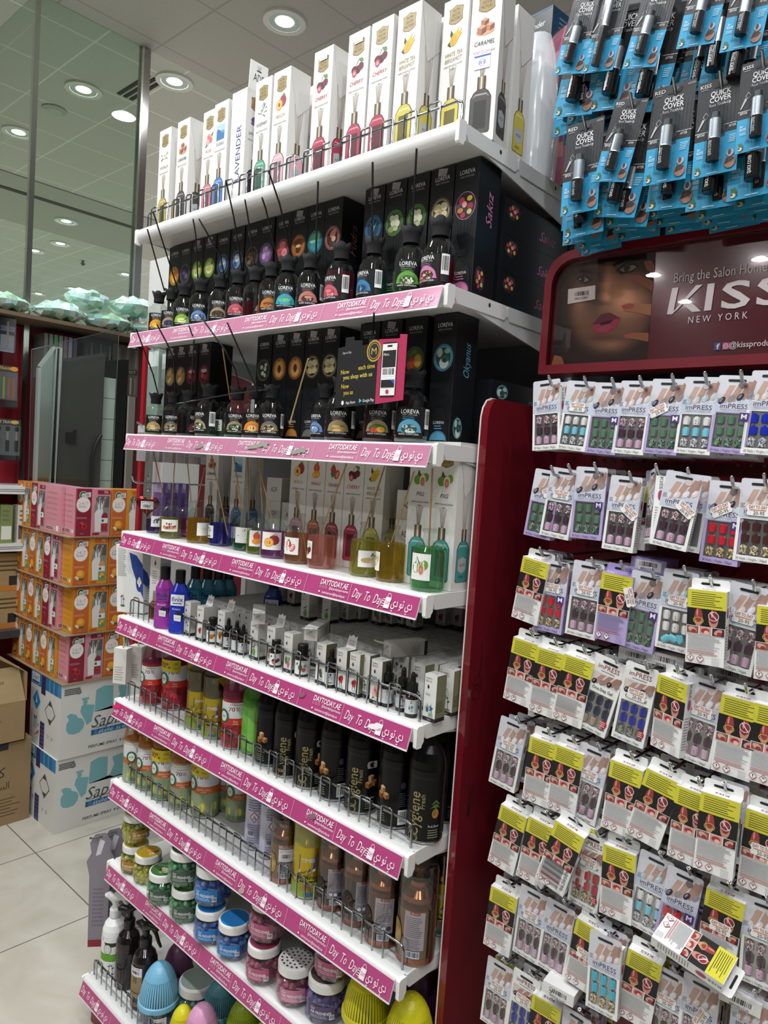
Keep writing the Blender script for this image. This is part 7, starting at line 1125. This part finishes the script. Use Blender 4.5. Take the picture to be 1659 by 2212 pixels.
for i, (y, c1, lb) in enumerate(((.86, '2a2a2c', 'dark brush pack with orange lettering behind the glass case'), (1.03, '6a6456', 'pale brush pack with wooden handles behind the glass case'))):
    b = MB(); b.slab([(-.09, -.3), (.09, -.3), (.09, 0), (-.09, 0)], 0, .004, c1, 'satin'); b.fr('F', 0, 0, 0); b.rect(-.085, -.17, .085, -.14, 'b84a38' if i == 0 else '3a3830'); b.txt('BRUSH SET', 0, -.155, .024, 'e0b090' if i == 0 else 'c0b8a0', .15, bold=.8)
    for q in range(6): b.rect(-.075+.028*q, -.29, -.063+.028*q, -.19, ('a08a78', 'c8c0b0', '8a8078')[q % 3]); b.rect(-.075+.028*q, -.13, -.06+.028*q, -.02, ('5a5a5c', '8a8680')[q % 2])
    put([P('card', b)], 'brush_pack', lb, 'brush pack', TR(BX+.1, y, 2.52, PI/2), 'brush packs behind the glass case')
def plasticbag(seed):
    b = MB(); g = random.Random(seed); V = []; n, m = 14, 9
    for i in range(m+1):
        t = i/m; 
        for j in range(n):
            a = 2*PI*j/n; r = math.sin(PI*min(.97, max(.03, t)))**.5
            V.append((.15*r*cos(a)*(1+.15*g.uniform(-1, 1)), .132*(t-.5)*2*(1+.06*g.uniform(-1, 1)), .06+.055*r*sin(a)*(1+.35*g.uniform(-1, 1))))
    for i in range(m):
        for j in range(n): b.add([V[i*n+j], V[i*n+(j+1) % n], V[(i+1)*n+(j+1) % n], V[(i+1)*n+j]], [(0, 1, 2, 3)], ('b8d8c8', 'c8e0d4', 'a0d0a8', 'd0e4e0', '98c8b8', 'b0d8d8')[g.randrange(6)], 'wrap', 1)
    b.add(V[:n], [tuple(range(n))[::-1]], 'c0dccc', 'wrap'); b.add(V[-n:], [tuple(range(n))], 'b0d8d0', 'wrap')
    return [P('bag', b)]
for i, (y, z, s, rx, lb) in enumerate(((.60, 2.561, 1.0, 0, 'pale green plastic bag lying at the left end of the pile'), (.88, 2.561, 1.0, 0, 'pale green plastic bag in the middle of the pile, lower one'), (1.16, 2.561, 1.0, 0, 'pale green plastic bag at the right end of the pile, lower one'), (.76, 2.676, .9, 0, 'pale green plastic bag lying on the middle of the pile'), (1.03, 2.676, 1.0, 0, 'pale green plastic bag lying highest, toward the chrome column edge'), (.30, 2.561, .95, 0, 'crumpled clear bag at the left picture edge above the brush packs'), (.02, 2.561, 1.0, 0, 'crumpled clear bag cut off by the left picture edge'))):
    put(pro(plasticbag, i % 4), 'plastic_bag', lb, 'plastic bag', TR(BX+.16, y, z, .05*(i-3), 0, rx) @ Matrix.Scale(s, 4), 'plastic bags on the top shelf')
# display cabinet
X0 = -1.86
def qa(px, py): p = at(px, py, X=X0); return (p.y, p.z)
MX = Matrix(((0, 1, 0, 0), (1, 0, 0, 0), (0, 0, 1, 0), (0, 0, 0, 1)))
b = MB(); b.M = MX; pts = [qa(133, 775), qa(228, 762), qa(214, 1060), qa(122, 1060)]; pts[2] = (pts[2][0], .9); pts[3] = (pts[3][0], .9); b.slab(pts, X0-.03, X0, '4a4846', 'paint'); bd = P('board', b)
b = MB(); b.M = MX; u, v = qa(150, 945); b.slab([(u-.022, v-.03), (u+.028, v-.028), (u+.028, v+.03), (u-.022, v+.028)], X0, X0+.02, '0c0c0d', 'satin'); b.slab([(u+.02, v+.028), (u+.03, v+.028), (u+.03, v+.045), (u+.02, v+.04)], X0, X0+.02, '0c0c0d', 'satin'); sk = P('socket', b)
put([bd, sk], 'grey_board', 'dark grey tilted display board with a black socket', 'board', (0, 0, 0))
b = MB(); p0 = at(218, 940, X=X0+.02); b.tube([(X0+.02, p0.y+.0, p0.z), (X0+.02, p0.y-.03, p0.z-.06), (X0+.02, p0.y-.045, p0.z-.13), (X0+.02, p0.y-.045, p0.z-.6)], .012, '101011', 'satin', 8); put([P('hose', b)], 'black_hose', 'black hose hanging at the right side of the grey board', 'hose', (0, 0, 0))
b = MB(); b.M = MX; fr0 = [qa(86, 795), qa(118, 752), qa(105, 1080), qa(76, 1080)]; c_ = MB(); c_.M = MX
b.slab(fr0, X0+.0, X0+.004, 'c4cccc', 'metal'); mm = P('mirror', b)
for (A_, B_), w in (((fr0[0], fr0[1]), .014), ((fr0[1], fr0[2]), .018), ((fr0[3], fr0[0]), .014)): 
    dx, dz = B_[0]-A_[0], B_[1]-A_[1]; L = math.hypot(dx, dz); nx, nz = -dz/L*w, dx/L*w; c_.slab([A_, B_, (B_[0]+nx, B_[1]+nz), (A_[0]+nx, A_[1]+nz)], X0-.01, X0+.02, 'b4b8b8', 'gloss')
q0, q1 = qa(121, 750), qa(132, 752); q2, q3 = qa(115, 1080), qa(104, 1080); c_.slab([q0, q1, q2, q3], X0-.02, X0+.02, 'b0b4b4', 'gloss')
put([mm, P('chrome_frame', c_)], 'framed_mirror', 'tall mirror in a chrome frame left of the grey board', 'mirror', (0, 0, 0))
b = MB(); b.M = MX; pts = [qa(228, 778), qa(287, 776), qa(262, 1120), qa(212, 1120)]; pts[2] = (pts[2][0], .6); pts[3] = (pts[3][0], .6); b.slab(pts, X0-.06, X0-.045, '3a403c', 'metal'); b.M = Matrix(); b.fr('R', X0-.0449, 0, 0)
for k in range(12):
    z = 2.3-.12*k; b.rect(.83, z-.117, .925, z, 'c4d0c8')
put([P('panel', b)], 'tile_panel', 'pale grey tiled strip with dark joints in a chrome frame', 'panel', (0, 0, 0))
b = MB(); e0, e1, e2 = qa(58, 757), qa(246, 712), qa(58, 770)
b.tube([(X0+.06, *qa(58, 757)), (X0+.06, *qa(246, 712))], .003, '8a9090', 'metal', 4); b.tube([(X0+.06, *qa(246, 712)), (X0+.06, *qa(228, 1080))], .003, '8a9090', 'metal', 4); b.tube([(X0+.06, *qa(58, 757)), (X0+.06, *qa(50, 1080))], .003, '8a9090', 'metal', 4); b.M = Matrix()
c_ = MB(); c_.M = MX; c_.slab([qa(58, 757), qa(246, 712), qa(228, 1080), qa(50, 1080)], X0+.056, X0+.06, 'f2f6f4', 'pane'); put([P('edge', b), P('pane', c_)], 'glass_case', 'clear glass case front with thin edges around the grey board', 'glass case', (0, 0, 0))
# low counter at the far left edge
for k, (z, lb) in enumerate(((1.66, 'upper white counter shelf at the left picture edge'), (1.36, 'lower white counter shelf at the left picture edge'))):
    b = MB(); b.box(BX+.001, BX+.34, -.6, .62, z-.04, z, 'd4d6d4', 'satin'); b.fr('R', BX+.34, 0, 0); b.lines(.2, .5, z-.03, z-.012, 2, '5a5a5c'); put([P('plate', b)], 'counter_shelf', lb, 'shelf', (0, 0, 0))
for k in range(6):
    b = MB(); b.box(-.035, .035, -.03, .03, 0, .2, ('d8d4cc', '4a5a80', 'c8c4b8', '7a8a50', 'd0ccc0', '3a4a70')[k], 'satin'); b.fr('R', .035, 0, 0); b.rect(-.025, .02, .025, .09, ('5a5a60', 'd8d8d0')[k % 2]); b.lines(-.02, .02, .11, .18, 3, '6a6a6a')
    put([P('carton', b)], 'counter_carton', 'small carton on the lower counter shelf at the left edge, %s from the freshener stack' % ORD[5-k], 'box', TR(BX+.28, .05+.085*k, 1.361), 'cartons on the counter shelf')
for k in range(2):
    b = MB(); b.box(-.14, .14, -.16, .16, 0, .2, 'b09468', 'brown'); b.fr('R', .14, 0, 0); b.lines(-.12, .12, .1, .17, 3, '5a4a30'); b.rect(-.06, .03, 0, .08, '2a2a28'); b.rect(-.16, 0, .16, .03, 'c07a38'); put([P('carton', b)], 'kraft_carton', ('lower', 'upper')[k]+' kraft carton behind the freshener stack at the left edge', 'carton', TR(-1.98, .4, .9+.201*k), 'kraft cartons')
b = MB(); b.box(BX, BX+.34, .2, .62, .86, .9, '3a3a3c', 'satin'); put([P('plate', b)], 'counter_shelf', 'dark counter shelf under the kraft cartons', 'shelf', (0, 0, 0))
# ---------------------------------------------------------------- goods hanging at the far end of the shelves
EX = -.075
def at_e(px, py, y=.1): p = at(px, py, Y=y); return p
b = MB(); pts = at(318, 1045, X=EX); b.tube([(0, .43, 0), (0, 0, 0), (0, -.015, .006), (0, -.02, .02)], .0035, 'c0c4c8', 'metal', 8)
hp = at(297, 1043, X=EX); put([P('rod', b)], 'peg_hook', 'chrome peg hook at the shelf end holding the red heart keychain', 'hook', TR(EX, hp.y, hp.z))
b = MB(); V = []; n = 28
for y, s in ((-.008, .72), (-.004, .95), (0, 1), (.004, .95), (.008, .72)):
    for j in range(n):
        t = 2*PI*j/n; V.append((.0022*16*sin(t)**3*s, y, s*.0022*(13*cos(t)-5*cos(2*t)-2*cos(3*t)-cos(4*t))))
b.add(V, [(i*n+j, i*n+(j+1) % n, (i+1)*n+(j+1) % n, (i+1)*n+j) for i in range(4) for j in range(n)], '8a2c26', 'foil', 1); b.add(V[:n], [tuple(range(n))], '93302a', 'foil'); b.add(V[-n:], [tuple(range(n))], '93302a', 'foil')
s = MB(); s.fr('F', 0, -.0086, 0); s.rect(-.018, -.012, .02, .012, 'e8e4e4'); s.rect(-.008, .012, .012, .018, '3a2a2a'); s.txt('DAY TO DAY', 0, .008, .006, 'a04a68', .03); s.bars(-.014, -.01, .014, .003, bg='e8e4e4')
c_ = MB(); z = .03
for k in range(5):
    r = .007 if k < 4 else .013; P_ = [(r*.8*cos(t) if k % 2 else 0, 0 if k % 2 else r*.8*cos(t), z+r+r*sin(t)) for t in [2*PI*q/10 for q in range(11)]]; c_.tube(P_, .0014, 'c4c8cc', 'metal', 5, 0); z += r*1.6
hk = at(319, 1091, X=EX); put([P('heart', b), P('price_sticker', s), P('key_chain', c_)], 'heart_keychain', 'red glitter heart keychain with price sticker hanging at the shelf end', 'keychain', TR(EX, hk.y, hk.z, .75) @ Matrix.Scale(1.12, 4))
def endpack(col, mi, w, h, d):
    b = MB(); b.box(-w, w, 0, d, -h, 0, col, mi); b.fr('F', 0, 0, 0); b.rect(-w*.9, -h*.2, w*.9, -h*.02, mixh(col, 'ffffff', .5)); b.fr('L', -w, d, 0); b.lines(-d+.002 if 0 else .002, d-.002, -h*.9, -h*.3, 8, mixh(col, '404040', .4)); return [P('pack', b)]
for i in range(4): p = at(306+11*i, 1062, X=EX-.03); put(pro(endpack, '8a70b0', 'wrap', .03, .17, .012), 'purple_pack', 'purple pack hanging behind the heart keychain, %s from the front' % ORD[i], 'pack', TR(EX-.0, .16+.03*i, hp.z+.004), 'purple packs at the shelf end')
for i in range(5): p = at(318+7*i, 640, X=EX); put(pro(endpack, 'a8c4b8', 'veil', .035, .28, .012), 'clear_pack', 'shimmering clear pack hanging by the third shelf end, %s from the front' % ORD[i], 'pack', TR(EX-.0, .12+.05*i, 2.224), 'clear packs at the shelf end')
for i in range(6): put(pro(endpack, '9a9a9c', 'wrap', .03, .12, .014), 'tube_pack', 'silver tube pack hanging under the clear packs, %s from the front' % ORD[i], 'pack', TR(EX-.0, .09+.05*i, 1.969), 'silver tube packs at the shelf end')
hb = at(275, 1380, X=EX)
for i in range(3):
    p = at(283+17*i, 1412+4*i, X=EX); b = MB(); b.box(-.024, .024, -.004, .03, -.12, 0, 'e6e4de', 'card'); b.fr('F', 0, -.004, 0); b.lines(-.018, .018, -.11, -.06, 6, 'b8b4ac'); r = MB(); r.tube([(0, .012, 0), (.004, .012, .02), (0, .012, .035)], .003, 'c8c0a8', 'satin', 6)
    put([P('carton', b), P('hang_tab', r)], 'white_box', 'small white box hanging beside the crimson cans, %s from the front' % ORD[i], 'box', TR(EX, .05+.055*i, hb.z-.03, .5), 'white boxes at the shelf end')
b = MB(); hp = at(275, 1380, X=EX); b.tube([(0, .45, 0), (0, .02, 0), (0, 0, .012)], .0035, 'c0c4c8', 'metal', 8); put([P('rod', b)], 'peg_hook', 'chrome peg hook at the shelf end above the small white boxes', 'hook', TR(EX, hp.y, hp.z))
def cutout():
    b = MB(); p = [(-.03, -.37), (.03, -.37), (.034, -.1), (.045, -.06), (.03, -.03), (.034, 0), (.012, .03), (-.02, .025), (-.036, -.005), (-.03, -.04), (-.045, -.07), (-.034, -.12)]
    b.slab(p, 0, .002, '8a828c', 'satin'); b.fr('F', 0, 0, 0); b.rect(-.03, -.37, .03, -.345, '8a2434'); b.D([(-.016, -.05), (.0, -.045), (.012, .0), (-.004, .01)], 'dcd8e0'); b.lines(-.02, .02, -.3, -.16, 10, '7a7084')
    return [P('card', b)]
for i, (px, py, yw, lb) in enumerate(((212, 1840, .9, 'front lilac card cutout hanging at the shelf end near the floor'), (228, 1835, 1.1, 'second lilac card cutout hanging at the shelf end near the floor'), (243, 1825, .7, 'rear lilac card cutout hanging at the shelf end near the floor'))):
    y = -.02+.05*i; p = at(px, py, Y=y); put(pro(cutout), 'card_cutout', lb, 'card', TR(EX, y+.03, .56, yw), 'lilac card cutouts')
b = MB(); b.box(-.03, .03, .0, .004, -.3, 0, 'c8c8cc', 'satin'); b.fr('F', 0, 0, 0); b.lines(-.024, .024, -.28, -.1, 18, '6a6a72'); p = at(262, 1945, Y=.14); put([P('card', b)], 'card_pack', 'grey card with small print hanging behind the spray bottles', 'card', TR(p.x, .2, p.z, .6))
for z, y0, lb in ((2.222, .1, 'chrome peg hook at the shelf end holding the shimmering clear packs'), (1.967, .07, 'chrome peg hook at the shelf end holding the silver tube packs'), (.575, -.03, 'chrome peg hook at the shelf end holding the lilac card cutouts')):
    b = MB(); b.tube([(0, .5-y0, 0), (0, .02, 0), (0, 0, .01)], .0035, 'c0c4c8', 'metal', 8); put([P('rod', b)], 'peg_hook', lb, 'hook', TR(EX, y0, z))
# shiny pillar and red board beyond the shelf end
p = at(325, 540, Y=.62); b = MB(); b.box(-.09, .11, 0, .2, 0, 2.8, 'd8d8d6', 'gloss'); b.box(-.1, .12, -.012, .0, 2.42, 2.45, 'b8bab8', 'metal'); put([P('pillar', b)], 'white_pillar', 'glossy white pillar with a metal band beyond the shelf end', 'pillar', TR(p.x+.02, .66, 0))
p = at(313, 640, Y=.56); b = MB(); b.box(-.014, .014, 0, .06, .9, 2.44, 'a01c28', 'satin'); b.box(.015, .035, .01, .05, 1.2, 2.44, 'c8ccc8', 'metal'); put([P('board', b)], 'red_edge_board', 'narrow red board edge with chrome strip beyond the shelf end', 'board', TR(p.x, .57, 0))
